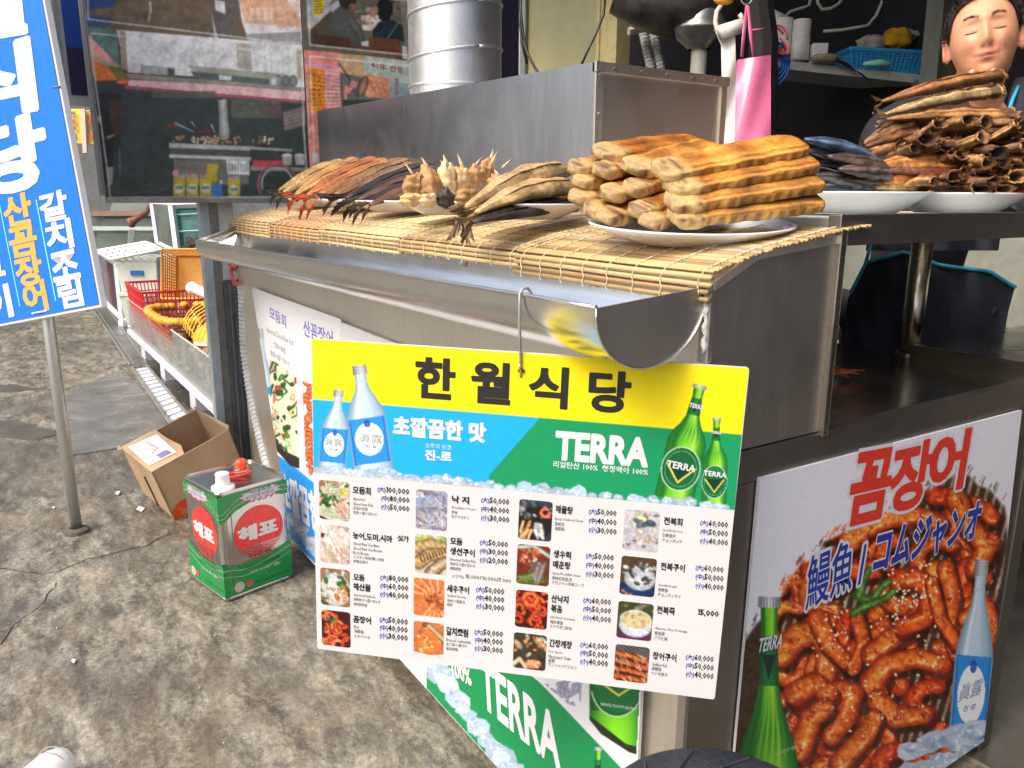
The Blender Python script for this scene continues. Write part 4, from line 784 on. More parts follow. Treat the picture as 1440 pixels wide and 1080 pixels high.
def salad(cv_, P, seed):
    rg = random.Random(seed); xs = [p[0] for p in P]; ys = [p[1] for p in P]; keep = cv_.a.copy(); cv_.poly(P, (.80,.82,.72))
    for _ in range(90):
        x, y = rg.uniform(min(xs), max(xs)), rg.uniform(min(ys), max(ys)); f = (y-min(ys))/(max(ys)-min(ys)); c = rg.choice([(.15,.40,.10),(.25,.55,.15),(.10,.30,.08)] if rg.random() < .5 else [(.90,.70,.62),(.93,.92,.82),(.88,.82,.55),(.80,.20,.12),(.85,.88,.75)])
        if f > .72: c = rg.choice([(.85,.92,.78),(.70,.84,.60),(.92,.95,.88)])
        if rg.random() < .5: cv_.ell((x, y), rg.uniform(3,7), rg.uniform(2,5), rg.uniform(0,3), c, np.array(c)*.6, hl=.12)
        else: cv_.stroke([(x,y),(x+rg.uniform(-8,8),y+rg.uniform(4,14)),(x+rg.uniform(-10,10),y+rg.uniform(10,24))], 1.6, 1, c, np.array(c)*.7)
    cv_.stroke([P[-1], ((P[-1][0]+P[-2][0])/2, (P[-1][1]+P[-2][1])/2+4), P[-2]], 1, 1, (.9,.9,.85), (.7,.7,.6)); m = Canvas(cv_.w/cv_.s, cv_.h/cv_.s, (0,0,0), 'px', cv_.x0, cv_.y0, cv_.s); m.poly(P, (1,1,1)); cv_.a = keep*(1-m.a)+cv_.a*m.a
salad(cvb, [(378.5,505),(396,514),(417,532),(419.5,640),(421,657),(408,650),(384,612)], 3); cvb.poly([(384,612),(400,634),(421,644),(421,659),(408,655),(386,630)], (.16,.14,.12))
keep = cvb.a.copy()
for k in range(24): cvb.stroke(arc(432+random.uniform(-8,8), 536+k*6, 5, random.uniform(0,6), random.uniform(6,9)), 3, 2.4, (.86,.42,.18), (.35,.08,.03), hl=.3)
m = Canvas(130, 400, (0,0,0), 'px', 350, 400, 1.2); m.poly([(425,536),(440,541),(452,550),(452,690),(437,672),(430,655)], (1,1,1)); cvb.a = keep*(1-m.a)+cvb.a*m.a
ice(cvb, [(411,732),(425,752),(441,775),(450,785)], 12, 10, 8); cvb.grain(.05)
e = 1; mb = MB(); L_ = [(354,404),(480,449),(480,830),(409,757)]
FB.picture(mb, cvb, L_, off=.0003, res=1.0)
mb2 = MB(); 
# clip the grid below the board's lower edge: keep only faces above it
def keepz(m_, zmin):
    m_.f = [f for f in m_.f if min(m_.v[i][2] for i in f) > zmin]
keepz(mb, .046); put('printed_picture', mb, PRINT, bd)
PU = (.42,.42,.72); mb = MB()
def FT(st, pL, pR, h, col, bold=.01, off=.0006): FB.text(mb, st, pL, pR, h, col, bold, off, res=1)
FT('모듬회', (379.5,447), (403,462), 16, PU, .02); FT('Assorted Sliced Raw Fish', (375.5,467), (413,487), 8, (.5,.5,.5), 0); FT('生鱼片拼盘', (385,488), (402,498.5), 8, (.5,.5,.5)); FT('刺身の盛り合わせ', (381,500), (408,517), 8, (.5,.5,.5)); FT('산꼼장어', (427.5,472), (469,490), 22, PU, .02); FT('- 낙지', (497,490), (530,503), 14, PU, .02)
FT('초깔끔한', (399,712), (452,752), 44, WH, .05)
put('printed_lettering', mb, PRINTM, bd)
cvc = Canvas(340, 200, WH, 'px', 585, 915, 1.0)     # right part seen under the sign
cvc.poly([(585,915),(735,940),(905,1082),(905,1120),(585,1120)], (.05,.53,.30)); cvc.poly([(731,930),(752,940),(917,1076),(917,1120),(885,1092)], WH); cvc.poly([(752,925),(925,925),(925,1110),(905,1090)], WH)
keep = cvc.a.copy()
for k in range(34): random.seed(k+50); x = random.uniform(760,820); y = random.uniform(950,992); cvc.stroke([(x,y),(x+random.uniform(-14,14),y+random.uniform(6,16))], 3, 2, (.62,.62,.72), (.38,.38,.50), hl=.2)
m = Canvas(340, 200, (0,0,0), 'px', 585, 915, 1.0); m.poly([(740,940),(818,955),(817,990),(812,994),(800,991)], (1,1,1)); cvc.a = keep*(1-m.a)+cvc.a*m.a
def gl(X, Y):
    u = (X-866)/39; return mixa((.50,.86,.12), (.02,.32,.10), np.abs(u)**2+(Y < 1000)*.35)
cvc.poly([(829,955),(906,962),(903,1050),(899,1061),(885,1058),(845,1030),(829,1010)], gl); cvc.ell((868,962), 36, 45, 0, (.03,.36,.17), (.03,.36,.17)); cvc.ell((868,962), 32, 41, 0, (.04,.42,.20)); cvc.stroke([(852,965),(870,978),(890,965)], 1.6, 1.6, (.9,.8,.3), (.8,.7,.3)); cvc.stroke(arc(868,962,37,.2,2.9,14,46), 1, 1, (.75,.85,.75), (.7,.8,.7)); cvc.poly([(845,1032),(885,1058),(899,1062),(902,1052),(880,1046),(829,1006),(829,1012)], (.10,.16,.08))
beer(cvc, (842,1051), (835,1200), 34); ice(cvc, [(607,938),(640,985),(680,1040),(713,1082),(730,1105)], 22, 22, 3); cvc.grain(.04)
mb = MB(); FB.picture(mb, cvc, [(600,925),(922,935),(922,1100),(600,1100)], off=.0003, res=1.0)
lim = -.802; mb.f = [f for f in mb.f if min(mb.v[i][2] for i in f) > .046 and max(mb.v[i][0] for i in f) < lim]; put('printed_picture', mb, PRINT, bd)
mb = MB(); FB.text(mb, 'TERRA', (679,992), (789,1085), 62, WH, .03, .0006, res=3); FB.text(mb, '100%', (637,950), (664,965), 20, WH, .03, .0006, res=2); FB.text(mb, 'BREWED FROM PURE MALT', (846,992), (898,1000), 4, (.8,.9,.8), 0, .0006, res=1)
put('printed_lettering', mb, PRINTM, bd)

# ------------------------------------------------------------------ side poster
FP = Flat((1,0,0), (XR+.006,0,0)); ps = thing('side_poster', 'large poster of red grilled eel with two bottles on the counter side', 'poster', (XR+.004,1.3,.03))
pq = [FP.loc(1068.5,673), FP.loc(1436.9,577), FP.loc(1384,1036.7), FP.loc(1034.8,1046)]
zb_ = .035; 
def ext(a, b): t = (zb_-a[1])/(b[1]-a[1]); return a+(b-a)*t
pq[3] = ext(pq[0], pq[3]); pq[2] = ext(pq[1], pq[2])
mb = MB(); mb.slab([FP.w(*q) for q in (pq[3], pq[2], pq[1], pq[0])], FP.n, .005); put('panel', mb, WHB, ps)
def topx(u, v):
    c = M @ (FP.w(u, v)-CAM); return (c[0]/c[2]*F+720, c[1]/c[2]*F+540)
Q4 = [topx(*q) for q in pq]
cv = Canvas(430, 800, (.90,.90,.93), 'px', 1015, 565, 1.0); rg = random.Random(9)
region = [(1020,1000),(1026,930),(1050,900),(1062,880),(1095,850),(1105,825),(1125,795),(1150,785),(1160,765),(1178,750),(1200,742),(1225,735),(1245,722),(1262,720),(1290,700),(1310,690),(1335,672),(1350,662),(1362,672),(1375,682),(1395,690),(1402,705),(1412,715),(1416,730),(1418,820),(1405,1000),(1380,1100),(1380,1370),(1018,1370)]
region = [(x+rg.uniform(-2,2), y+rg.uniform(-3,3)) for x, y in region]; keep = cv.a.copy()
cv.a[:] = (.20,.17,.14)
for k in range(70): cv.stroke([(960+k*13,1400),(1190+k*13,560)], 3.6, 3.6, (.58,.53,.46), (.16,.13,.11))
def eel(P, r0, r1, red=.5):
    r0 *= 1.12; r1 *= 1.1; cc = np.array((.98,.55,.22))*(1-red)+np.array((.90,.27,.08))*red; cv.stroke([(p[0]+3, p[1]+6) for p in P], r0+2, r1+2, (.10,.02,.01), (.12,.03,.02), alpha=.7)
    cv.stroke(P, r0, r1, cc*rg.uniform(.92,1.08), (.45,.07,.02), hl=.30, tex=.16, hlside=rg.uniform(-.5,-.1)); n_ = len(P)
    for _ in range(int(16+r0*1.4)):
        i = rg.randrange(n_); x, y = P[i][0]+rg.uniform(-r0,r0)*.6, P[i][1]+rg.uniform(-r0,r0)*.6; cv.ell((x,y), rg.uniform(2,6), rg.uniform(1.5,3.5), rg.uniform(0,3), rg.choice([(.62,.10,.03),(.45,.06,.02),(.97,.66,.36),(.90,.38,.12),(.70,.16,.04)]), alpha=.6, soft=1.8)
        if rg.random() < .35: cv.ell((x+2,y-2), 2.0, 1.2, .5, (1,.93,.84), alpha=.85)
cores = [(1110+rg.uniform(-6,6)+ (i % 6)*52, 730+(i//6)*52+rg.uniform(-14,14)) for i in range(72)]
for x, y in cores:
    if x+y*.4 < 1410 and y < 860: continue
    a = rg.uniform(0,6.3); eel(arc(x, y, rg.uniform(16,34), a, a+rg.uniform(1.6,4.4), 10, rg.uniform(18,38)), rg.uniform(10,15), rg.uniform(8,12), rg.random())
for P, r0, r1, rd in ([ [(1196,760),(1215,742),(1250,728),(1290,725),(1320,735)], 15, 12, .1], [[(1345,700),(1360,735),(1380,760),(1392,762),(1370,800)],14,13,.15], [[(1100,920),(1120,895),(1150,890),(1165,915),(1160,950)],17,15,.1],
   [[(1150,870),(1165,905),(1190,930)],13,11,.4], [[(1205,870),(1215,905),(1200,940)],10,9,.5], [[(1225,920),(1250,900),(1280,882),(1296,850)],14,12,.35], [[(1265,815),(1290,812),(1310,835),(1300,870),(1270,882)],14,12,.7], [[(1235,985),(1225,960),(1245,935),(1290,925),(1325,935)],16,12,.3],
   [[(1235,985),(1260,1010),(1300,1005)],15,12,.25], [[(1165,1000),(1180,970),(1200,975),(1190,1010),(1170,1035)],14,13,.4], [[(1120,975),(1145,960),(1165,975)],16,13,.35], [[(1180,1075),(1220,1030),(1230,1010)],14,12,.2], [[(1330,800),(1340,840),(1332,880),(1345,920)],12,10,.3], [[(1310,820),(1322,870),(1345,905)],9,9,.4], [[(1125,1055),(1140,1010),(1160,995)],15,13,.25], [[(1360,870),(1385,850),(1396,880),(1385,910)],12,11,.3]): eel(P, r0, r1, rd)
def sesame(n, x, y, rx, ry):
    for _ in range(n): c = rg.choice([(.97,.90,.74),(.93,.84,.62),(.99,.95,.85)]); cv.ell((x+rg.gauss(0,rx), y+rg.gauss(0,ry)), 3.2, 1.9, rg.uniform(0,3), c, (.78,.60,.36))
sesame(70,1285,830,22,22); sesame(34,1170,890,14,34); sesame(16,1255,870,20,16); sesame(12,1210,985,12,20); sesame(14,1290,925,26,26); sesame(12,1200,860,30,16)
for P in ([(1205,838),(1225,845),(1240,825),(1250,818)], [(1200,862),(1222,850),(1245,842),(1256,832)], [(1207,838),(1215,815),(1222,800)]): cv.stroke(P, 6, 5, (.25,.50,.20), (.10,.28,.10), hl=.1); cv.stroke(P, 1, 1, (.45,.68,.35), (.3,.5,.2))
nz = rg.random(); NR = np.random.RandomState(5)
for cell, amt in ((3,.22),(7,.22),(14,.12)):
    g0 = NR.rand(cv.h//cell+3, cv.w//cell+3)-.5; gy_, gx_ = np.mgrid[0:cv.h, 0:cv.w]/cell; i0, j0 = gy_.astype(int), gx_.astype(int); fy, fx = gy_-i0, gx_-j0
    cv.a *= (1+amt*2*((g0[i0,j0]*(1-fx)+g0[i0,j0+1]*fx)*(1-fy)+(g0[i0+1,j0]*(1-fx)+g0[i0+1,j0+1]*fx)*fy))[...,None]**np.array((.6,1.1,1.3))
cv.a = np.clip(cv.a, 0, 1)**np.array((.82,.95,1.05)); m = Canvas(430, 800, (0,0,0), 'px', 1015, 565, 1.0); m.poly(region, (1,1,1), soft=2.5)
for _ in range(120):
    i = rg.randrange(22); x, y = region[i]; dx, dy = rg.uniform(-9,9), rg.uniform(-9,9); m.stroke([(x+dx,y+dy),(x+dx+5,y+dy-9)], .9, .6, (1,1,1), (1,1,1), alpha=.8)
cv.a = keep*(1-m.a)+cv.a*m.a
soju(cv, (1381,787), (1359,1058), 55); beer(cv, (1082,839), (1078,1320), 86)
ice(cv, [(1275,1065),(1310,1050),(1350,1040),(1384,1028)], 22, 12, 5, 3); ice(cv, [(1275,1095),(1390,1060)], 22, 12, 6, 3); cv.grain(.07)
mb = MB(); FP.picture(mb, cv, [Q4[0], Q4[1], Q4[2], Q4[3]], off=.0003, nu=370, nv=420); put('printed_picture', mb, PRINT, ps)
mb = MB(); RD = (.86,.22,.15); BU = (.12,.22,.60)
for st_, a, b, h in (('꼼',(1190,738),(1243,724),92),('장',(1247,722),(1300,706),86),('어',(1302,698),(1351,684),78)):
    FP.text(mb, st_, a, b, h, WH, .085, .0006, fit=st_, res=3); FP.text(mb, st_, a, b, h, RD, .035, .0010, fit=st_, res=3)
for st_, a, b, h in (('鰻魚',(1132,858),(1196,827),72),('/',(1206,822),(1217,815),50),('コムジャンオ',(1226,808),(1372,757),56)):
    FP.text(mb, st_, a, b, h, WH, .070, .0006, fit=st_, res=2); FP.text(mb, st_, a, b, h, BU, .032 if 'コ' in st_ else .012, .0010, fit=st_, res=2)
FP.text(mb, 'TERRA', (1064,918), (1098,910), 19, WH, .02, .0010); FP.text(mb, '眞露', (1346,988), (1378,976), 21, (.55,.6,.7), 0, .0010); FP.text(mb, '진 로', (1353,1001), (1370,997), 7, (.25,.35,.6), 0, .0010); FP.text(mb, 'SELECTED BY TERRA', (1090,1063), (1120,1052), 5, (.75,.9,.75), 0, .0010, res=1)
put('printed_lettering', mb, PRINTM, ps)

# ------------------------------------------------------------------ blue sign on a leaning pole, left
nB = vec(math.cos(R(-73.15)), math.sin(R(-73.15)), 0); PB = aZ(108, 748, 0)
crn = hit(143, 432, nB, PB+nB*.02); tpn = hit(62, 0, nB, PB+nB*.02)
FU = Flat(nB, crn, (tpn-crn)); bs = thing('blue_sign', 'blue and white lettered standing sign leaning on a grey pole, far left', 'sign', PB)
wS = 2*abs(FU.loc(50, 450)[0]); 
if wS < .5: wS = .9
mb = MB(); mb.slab([FU.w(*p) for p in ((-wS,0),(0,0),(0,1.62),(-wS,1.62))], FU.n, .018); put('panel', mb, WHB, bs, bevel=.002)
mb = MB(); FU.poly(mb, [(-wS+.012,.010),(-.011,.010),(-.011,1.61),(-wS+.012,1.61)], (.0,.44,.90), .0022, local=True); put('blue_face', mb, PRINTM, bs)
mb = MB()
for st_, x0, y1, x1, h in (('월',-58,62,38,82),('식',-42,170,53,82),('당',-22,276,73,84)): FU.text(mb, st_, (x0,y1), (x1,y1-(x1-x0)*.17), h, WH, .045, .0036, res=3)
for st_, x0, y1, x1, h in (('갈',61.5,313,99,36),('치',70,353.5,106,36),('조',78,396.5,115,36),('림',88,434.5,120,37)): FU.text(mb, st_, (x0,y1), (x1,y1-(x1-x0)*.19), h, WH, .035, .0036)
for st_, x0, y1, x1, h in (('산',10.6,320,49,38),('꼼',19,363,56.5,37),('장',28,404.5,64.6,37),('어',39,441,70.5,37)): FU.text(mb, st_, (x0,y1), (x1,y1-(x1-x0)*.19), h, (.93,.66,.30), .035, .0036)
for st_, x0, y1, x1, h in (('생',-44,332,-7,38),('선',-36,374,1,38),('구',-25,412,13,36),('이',-15,451,21,38)): FU.text(mb, st_, (x0,y1), (x1,y1-(x1-x0)*.19), h, WH, .035, .0036)
for a, b in (((52.5,281),(80,423)),((0,283),(29.5,431))): FU.line(mb, [a, ((a[0]+b[0])/2,(a[1]+b[1])/2), b], .010, (.45,.85,.95), .0036)
put('printed_lettering', mb, PRINTM, bs)
pt = FU.w(*FU.loc(46, 420), -.04); mb = MB(); top = PB+(pt-PB)*1.0; mb.tube([PB+vec(0,0,-.005), top, top+(pt-PB)/np.linalg.norm(pt-PB)*.9], .0205, 14); put('pole', mb, GALV, bs, smooth=True)
mb = MB(); mb.lathe([(.045,0),(.042,.012),(.024,.020)], PB, 12); put('pole_foot', mb, plain('rusty foot', (.10,.08,.06), .8, bmp=.4), bs)
mb = MB(); a, b = FU.w(*FU.loc(46,441), .002), FU.w(*FU.loc(67,437), .002); mb.tube([a, (a+b)/2+FU.n*.004, b], .003, 6); put('cable_tie', mb, WHITEPL, bs); mb = MB(); a, b = FU.w(*FU.loc(75,123), .002), FU.w(*FU.loc(85,122), .002); mb.tube([a, b], .003, 6); put('black_tie', mb, GREYP, bs)

# ------------------------------------------------------------------ prints on the two wall photo boards
FW = Flat((1,0,0), (XP-.001,0,0))
cv = Canvas(330, 330, (.16,.18,.17), 'px', 115, -40, 1.0)
cv.poly([(110,-40),(440,-40),(440,63),(300,58),(120,40)], (.36,.29,.21)); cv.poly([(110,-40),(180,-40),(160,10),(122,14)], (.13,.22,.42)); cv.poly([(120,20),(160,28),(150,40),(122,36)], (.12,.25,.5))
for k in range(14): random.seed(k); cv.ell((random.uniform(120,300), random.uniform(-10,40)), random.uniform(10,30), 6, .1, np.array((.30,.24,.17))*random.uniform(.8,1.3), alpha=.5, soft=4)
cv.stroke([(211,4),(212,14),(209,30)], 2, 1, (.7,.7,.68), (.5,.45,.4)); cv.poly([(295,-40),(345,-40),(330,60),(296,60)], (.30,.28,.26)); cv.poly([(302,0),(316,2),(317,20),(303,14)], (.90,.91,.92)); cv.poly([(298,20),(305,48),(308,60),(302,60)], (.75,.72,.70))
cv.poly([(330,-40),(440,-40),(440,48),(347,50),(340,30)], (.95,.91,.89)); cv.poly([(332,-10),(395,-12),(432,40),(345,32)], (.93,.72,.55))
for k in range(10): cv.stroke([(336+k*4,-16),(352+k*5,24)], 1.0, 1.0, (.90,.50,.25), (.95,.75,.55))
for k in range(4):
    for j in range(7): cv.ell((354+k*9.5, 12+j*2.6), 4.6, 1.5, 0, (.97,.93,.88), (.85,.60,.45))
for k in range(30): random.seed(k+9); cv.stroke([(random.uniform(392,430),random.uniform(-10,36)),(random.uniform(392,430),random.uniform(0,38))], .8, .5, (.85,.55,.38), (.9,.7,.6), alpha=.6)
cv.poly([(346,48),(440,44),(440,60),(350,62)], (.60,.60,.60)); cv.poly([(120,38),(164,42),(170,110),(168,112),(120,60)], (.32,.44,.41)); cv.poly([(164,42),(440,64),(440,125),(280,108),(180,102),(172,80)], (.90,.91,.91))
cv.poly([(168,43),(176,45),(180,100),(170,96)], (.62,.52,.45)); cv.poly([(332,60),(352,62),(355,100),(334,96)], (.66,.63,.59))
for x in (372,380,396,404,418): cv.stroke([(x,64),(x+3,112)], .8, .8, (.75,.77,.78), (.8,.8,.8), alpha=.8)
cv.poly([(417,70),(424,71),(425,112),(418,110)], (.72,.66,.50)); cv.stroke([(300,96),(330,60)], .4, .4, (.6,.7,.7), (.6,.6,.6)); cv.stroke([(180,90),(200,70),(240,85),(300,50)], .4, .4, (.75,.77,.78), (.7,.7,.7))
cv.poly([(198,91),(246,96),(246,107),(198,103)], (.50,.55,.54)); [cv.poly([(x,94),(x+10,95),(x+10,105),(x,104)], (.62,.66,.66)) for x in (202,213,225)]; cv.poly([(236,96),(245,97),(245,107),(236,106)], (.25,.27,.26))
cv.poly([(265,92),(400,104),(380,116),(270,100)], (.60,.63,.56)); cv.poly([(268,100),(385,112),(380,122),(275,112)], (.28,.33,.33)); cv.poly([(308,105),(326,107),(325,113),(308,112)], (.85,.88,.88))
for x, c in ((392,(.55,.58,.58)),(402,(.45,.48,.48)),(412,(.5,.53,.53)),(385,(.8,.82,.82))): cv.ell((x,114), 7, 9, 0, c, np.array(c)*.6)
cv.poly([(176,103),(440,124),(440,131),(178,110)], (.52,.50,.44)); cv.poly([(180,112),(260,116),(345,122),(436,130),(436,144),(300,135),(180,122)], (.93,.72,.73)); cv.poly([(175,120),(300,131),(436,142),(436,146),(420,144),(300,136),(175,124)], (.56,.20,.26))
for k in range(60): cv.stroke([(178+k*4.3,120+k*.36),(178+k*4.3,125+k*.36)], .5, .5, (.80,.50,.52), (.7,.4,.4), alpha=.8)
cv.poly([(120,44),(166,92),(165,98),(155,98),(122,72)], (.92,.60,.52)); cv.poly([(121,72),(140,82),(168,92),(166,98),(150,96),(124,80)], (.68,.60,.52)); cv.poly([(122,80),(150,92),(170,112),(134,114)], (.92,.42,.18)); cv.poly([(150,92),(168,94),(182,110),(172,116),(165,112)], (.42,.38,.14)); cv.poly([(163,114),(184,112),(178,118),(166,118)], (.90,.34,.16))
cv.ell((143,126), 6, 3, .2, (.97,1,.98)); cv.ell((156,128), 4, 2.5, 0, (.97,1,.98)); cv.stroke([(193,121),(194,130)], 1.2, 1.4, (.2,.55,.62), (.2,.4,.5))
cv.poly([(130,118),(176,126),(300,137),(440,147),(440,290),(140,290)], (.15,.19,.19)); cv.poly([(130,130),(170,132),(170,215),(140,215)], (.10,.12,.12))
for x, y, w_, h_, c in ((213,128,90,10,(.30,.33,.27)),(325,140,70,26,(.30,.33,.28)),(376,146,20,20,(.32,.24,.24)),(236,175,16,4,(.5,.2,.15)),(276,182,24,5,(.38,.15,.17)),(155,140,16,50,(.25,.16,.13))): cv.rect(x, y, x+w_, y+h_, c, alpha=.8)
cv.poly([(398,158),(430,148),(430,176),(400,184)], (.42,.36,.34)); [cv.stroke([(400,160+k*5),(430,152+k*5)], .4, .4, (.6,.55,.5), (.5,.5,.5)) for k in range(5)]
for a, b in (((246,173),(272,185)),((297,175),(302,186)),((270,172),(274,178))): cv.stroke([a, b], .9, .6, (.85,.92,.95), (.5,.6,.6))
cv.poly([(134,148),(150,150),(160,190),(158,250),(150,262),(140,250)], (.07,.09,.10)); cv.ell((139,168), 4, 6, 0, (.62,.42,.34)); cv.stroke([(152,193),(160,190)], 2, 1.5, (.75,.5,.4), (.5,.3,.25)); cv.stroke([(168,208),(169,245)], .6, .6, (.45,.5,.48), (.4,.4,.4)); cv.poly([(150,235),(159,235),(158,258),(152,262)], (.55,.56,.53))
_body(cv, (313,140), (316,196), 16, [(0,.8),(.6,.85),(.85,1),(1,.7)], lambda t, u: mixa((.74,.76,.73), (.42,.45,.44), np.abs(u)))
cv.poly([(238,201),(352,206),(352,212),(238,208)], (.74,.75,.73)); cv.poly([(240,208),(351,212),(351,222),(240,220)], (.25,.27,.26)); cv.poly([(238,217),(353,221),(353,226),(238,222)], (.80,.81,.80)); cv.poly([(244,224),(350,226),(350,259),(246,261)], (.40,.40,.36))
cv.poly([(352,206),(411,210),(411,213),(352,210)], (.60,.63,.62)); cv.poly([(352,233),(434,236),(434,241),(352,240)], (.55,.55,.50)); cv.poly([(356,226),(404,226),(404,233),(356,234)], (.85,.20,.26)); cv.stroke([(405,212),(408,232)], .8, .8, (.5,.52,.5), (.4,.4,.4))
for cx, r_, c in ((252,12,(.72,.50,.34)),(274,7,(.87,.78,.62)),(283,6,(.90,.82,.68)),(292,6,(.85,.76,.60)),(300,5,(.76,.62,.44)),(306,5,(.78,.62,.42)),(318,10,(.62,.48,.36)),(337,11,(.80,.48,.34)),(362,8,(.45,.42,.36)),(378,8,(.86,.80,.66))):
    for k in range(7): random.seed(k+cx); cv.ell((cx+random.uniform(-r_,r_)*.8, 199+random.uniform(-7,3)), random.uniform(2,4), random.uniform(1.5,3), random.uniform(0,3), np.array(c)*random.uniform(.8,1.15), np.array(c)*.6)
for x in (396,414): cv.poly([(x,218),(x+15,219),(x+14,232),(x+2,232)], (.66,.67,.66)); cv.ell((x+7.5,218), 8, 2.6, 0, (.82,.83,.82))
cv.stroke(arc(390,258,27,2.6,6.6,18), 1.6, 1.6, (.62,.32,.33), (.4,.2,.2)); cv.stroke(arc(390,258,22,2.8,6.4,18), 1.3, 1.3, (.72,.75,.76), (.5,.5,.5))
for x, y in ((244,248),(262,248),(281,248),(321,250)): cv.rect(x, y+2, x+16.5, y+28, (.76,.66,.12)); cv.ell((x+8,y+17), 7.6, 7.5, 0, (.86,.87,.72)); cv.rect(x, y-3, x+16, y+2, (.62,.58,.56)); cv.ell((x+5,y-2), 3, 1.5, 0, (.75,.15,.25)); cv.rect(x+2, y+14, x+14, y+18, (.35,.50,.38))
cv.poly([(292,230),(307,232),(305,256),(290,253)], (.74,.65,.13)); cv.rect(298,258,313,276, (.16,.42,.76)); cv.rect(309,253,313,258, (.85,.86,.86)); cv.ell((247,243), 5, 5, 0, (.92,.62,.62)); cv.poly([(318,225),(350,226),(351,246),(320,245)], (.90,.91,.92))
for k in range(7): cv.rect(322+k*4, 229+(k % 3), 323.5+k*4, 241, (.25,.28,.32), alpha=.7)
for k in range(120): random.seed(k+300); cv.ell((random.uniform(140,436), random.uniform(258,292)), random.uniform(4,12), 2, 0, rg.choice([(.20,.20,.18),(.33,.31,.27),(.40,.38,.34)]), alpha=.4, soft=2)
for P in ([(123,-20),(124,27),(300,48),(386,58.5),(424,61)], [(424,57),(424,42)], [(127.5,46.5),(180,52),(300,64),(424,78),(427,180),(434,277)], [(127.5,46.5),(134,115),(150,233),(155,277.5),(434,277)]): cv.stroke(P, .8, .8, (.88,.90,.90), (.85,.87,.87))
cv.stroke([(427,-40),(432,62),(436,180),(440,300)], .7, .7, (.6,.62,.62), (.5,.5,.5)); cv.detail(.10); cv.a = .05+.95*np.clip(cv.a,0,1)**.80; cv.grain(.05)
mb = MB(); yz = lambda x, y: FW.px(x, y)
def board_pic(mb_, cv_, ya, yb_, z0, z1, nu, nv):
    S, T_ = np.meshgrid(np.linspace(ya, yb_, nu), np.linspace(z1, z0, nv)); W = np.stack([np.full_like(S, XP+.0005), S, T_], -1); cc = (W-CAM) @ M.T
    mb_.grid(W, cv_.sample((cc[...,0]/cc[...,2]*F+720-cv_.x0)*cv_.s, (cc[...,1]/cc[...,2]*F+540-cv_.y0)*cv_.s))
board_pic(mb, cv, yA+.003, yB-.003, zA+.004, 2.02, 320, 340); put('printed_photo', mb, PRINT, PB1)
cv = Canvas(200, 330, (.35,.27,.20), 'px', 425, -40, 1.0)
cv.poly([(425,-40),(625,-40),(625,83),(560,77),(425,72)], (.34,.33,.28)); cv.poly([(430,-40),(480,-40),(462,10),(432,40)], (.60,.62,.62)); cv.poly([(432,30),(476,0),(480,14),(436,42)], (.66,.68,.70)); cv.poly([(441,-10),(457,-12),(454,18),(442,24)], (.84,.72,.10))
[cv.stroke([(443,-2+k*4),(453,-3+k*4)], .6, .6, (.3,.25,.05), (.3,.25,.05)) for k in range(6)]
cv.poly([(436,42),(466,14),(470,60),(440,66)], (.26,.22,.16)); cv.poly([(560,-20),(600,-20),(600,80),(572,80)], (.42,.40,.36))
for k in range(26): random.seed(k+70); cv.ell((random.uniform(500,565), random.uniform(-15,40)), random.uniform(2,6), random.uniform(2,4), 0, random.choice([(.25,.14,.12),(.10,.42,.22),(.62,.48,.42),(.16,.14,.14),(.85,.82,.78),(.45,.2,.2)]), alpha=.8)
cv.poly([(508,22),(530,20),(545,30),(530,44),(508,42)], (.80,.76,.70)); [cv.ell((512+k*4, 26+(k*7) % 14), 3, 2, 0, (.62,.55,.50)) for k in range(8)]
cv.poly([(464,20),(478,8),(495,14),(508,34),(515,60),(500,66),(462,58)], (.26,.27,.26)); cv.ell((489,-2), 13, 15, 0, (.12,.13,.12), (.08,.09,.09)); cv.ell((495,10), 5, 6, 0, (.45,.30,.24)); cv.stroke([(503,30),(512,32)], 3.5, 3, (.55,.40,.34), (.4,.28,.22)); cv.stroke([(494,28),(506,48),(508,58)], 6, 5, (.30,.31,.29), (.2,.2,.2))
cv.poly([(524,42),(534,30),(552,28),(566,36),(569,58),(540,60),(524,54)], (.07,.14,.18)); cv.ell((541,12), 12, 15, 0, (.08,.08,.09), (.05,.05,.05)); cv.ell((541,24), 9, 6, 0, (.07,.07,.07)); cv.stroke([(560,32),(545,54)], .7, .7, (.5,.55,.55), (.4,.4,.4)); cv.ell((526,16), 6, 9, .4, (.62,.42,.38), (.5,.35,.3)); cv.ell((531,-8), 8, 5, 0, (.75,.12,.2))
cv.poly([(441,46),(460,50),(492,54),(494,68),(445,64)], (.26,.15,.10)); cv.poly([(518,51),(562,56),(566,84),(556,82),(556,72),(520,66)], (.36,.20,.12)); cv.poly([(494,64),(560,70),(560,76),(494,70)], (.34,.19,.12)); cv.poly([(508,59),(518,57),(518,65),(509,64)], (.80,.80,.80)); cv.poly([(566,64),(572,66),(574,84),(566,82)], (.80,.76,.78))
cv.poly([(425,70),(476,74),(476,110),(432,100)], (.90,.50,.45)); cv.poly([(476,75),(512,78),(515,110),(478,102)], (.74,.60,.42)); cv.poly([(512,78),(625,92),(625,140),(512,118)], (.68,.76,.71)); cv.poly([(425,86),(478,95),(481,240),(436,240)], (.92,.55,.52)); cv.poly([(433,93),(456,97),(458,155),(436,160)], (.95,.55,.14)); cv.poly([(456,97),(477,99),(480,150),(458,153)], (.96,.70,.70)); cv.poly([(430,86),(477,95),(477,99),(431,91)], (.78,.55,.72))
for k in range(11): cv.stroke([(434,98+k*5.6),(478,102+k*5.0)], .35, .35, (.45,.18,.10), (.5,.2,.1), alpha=.7)
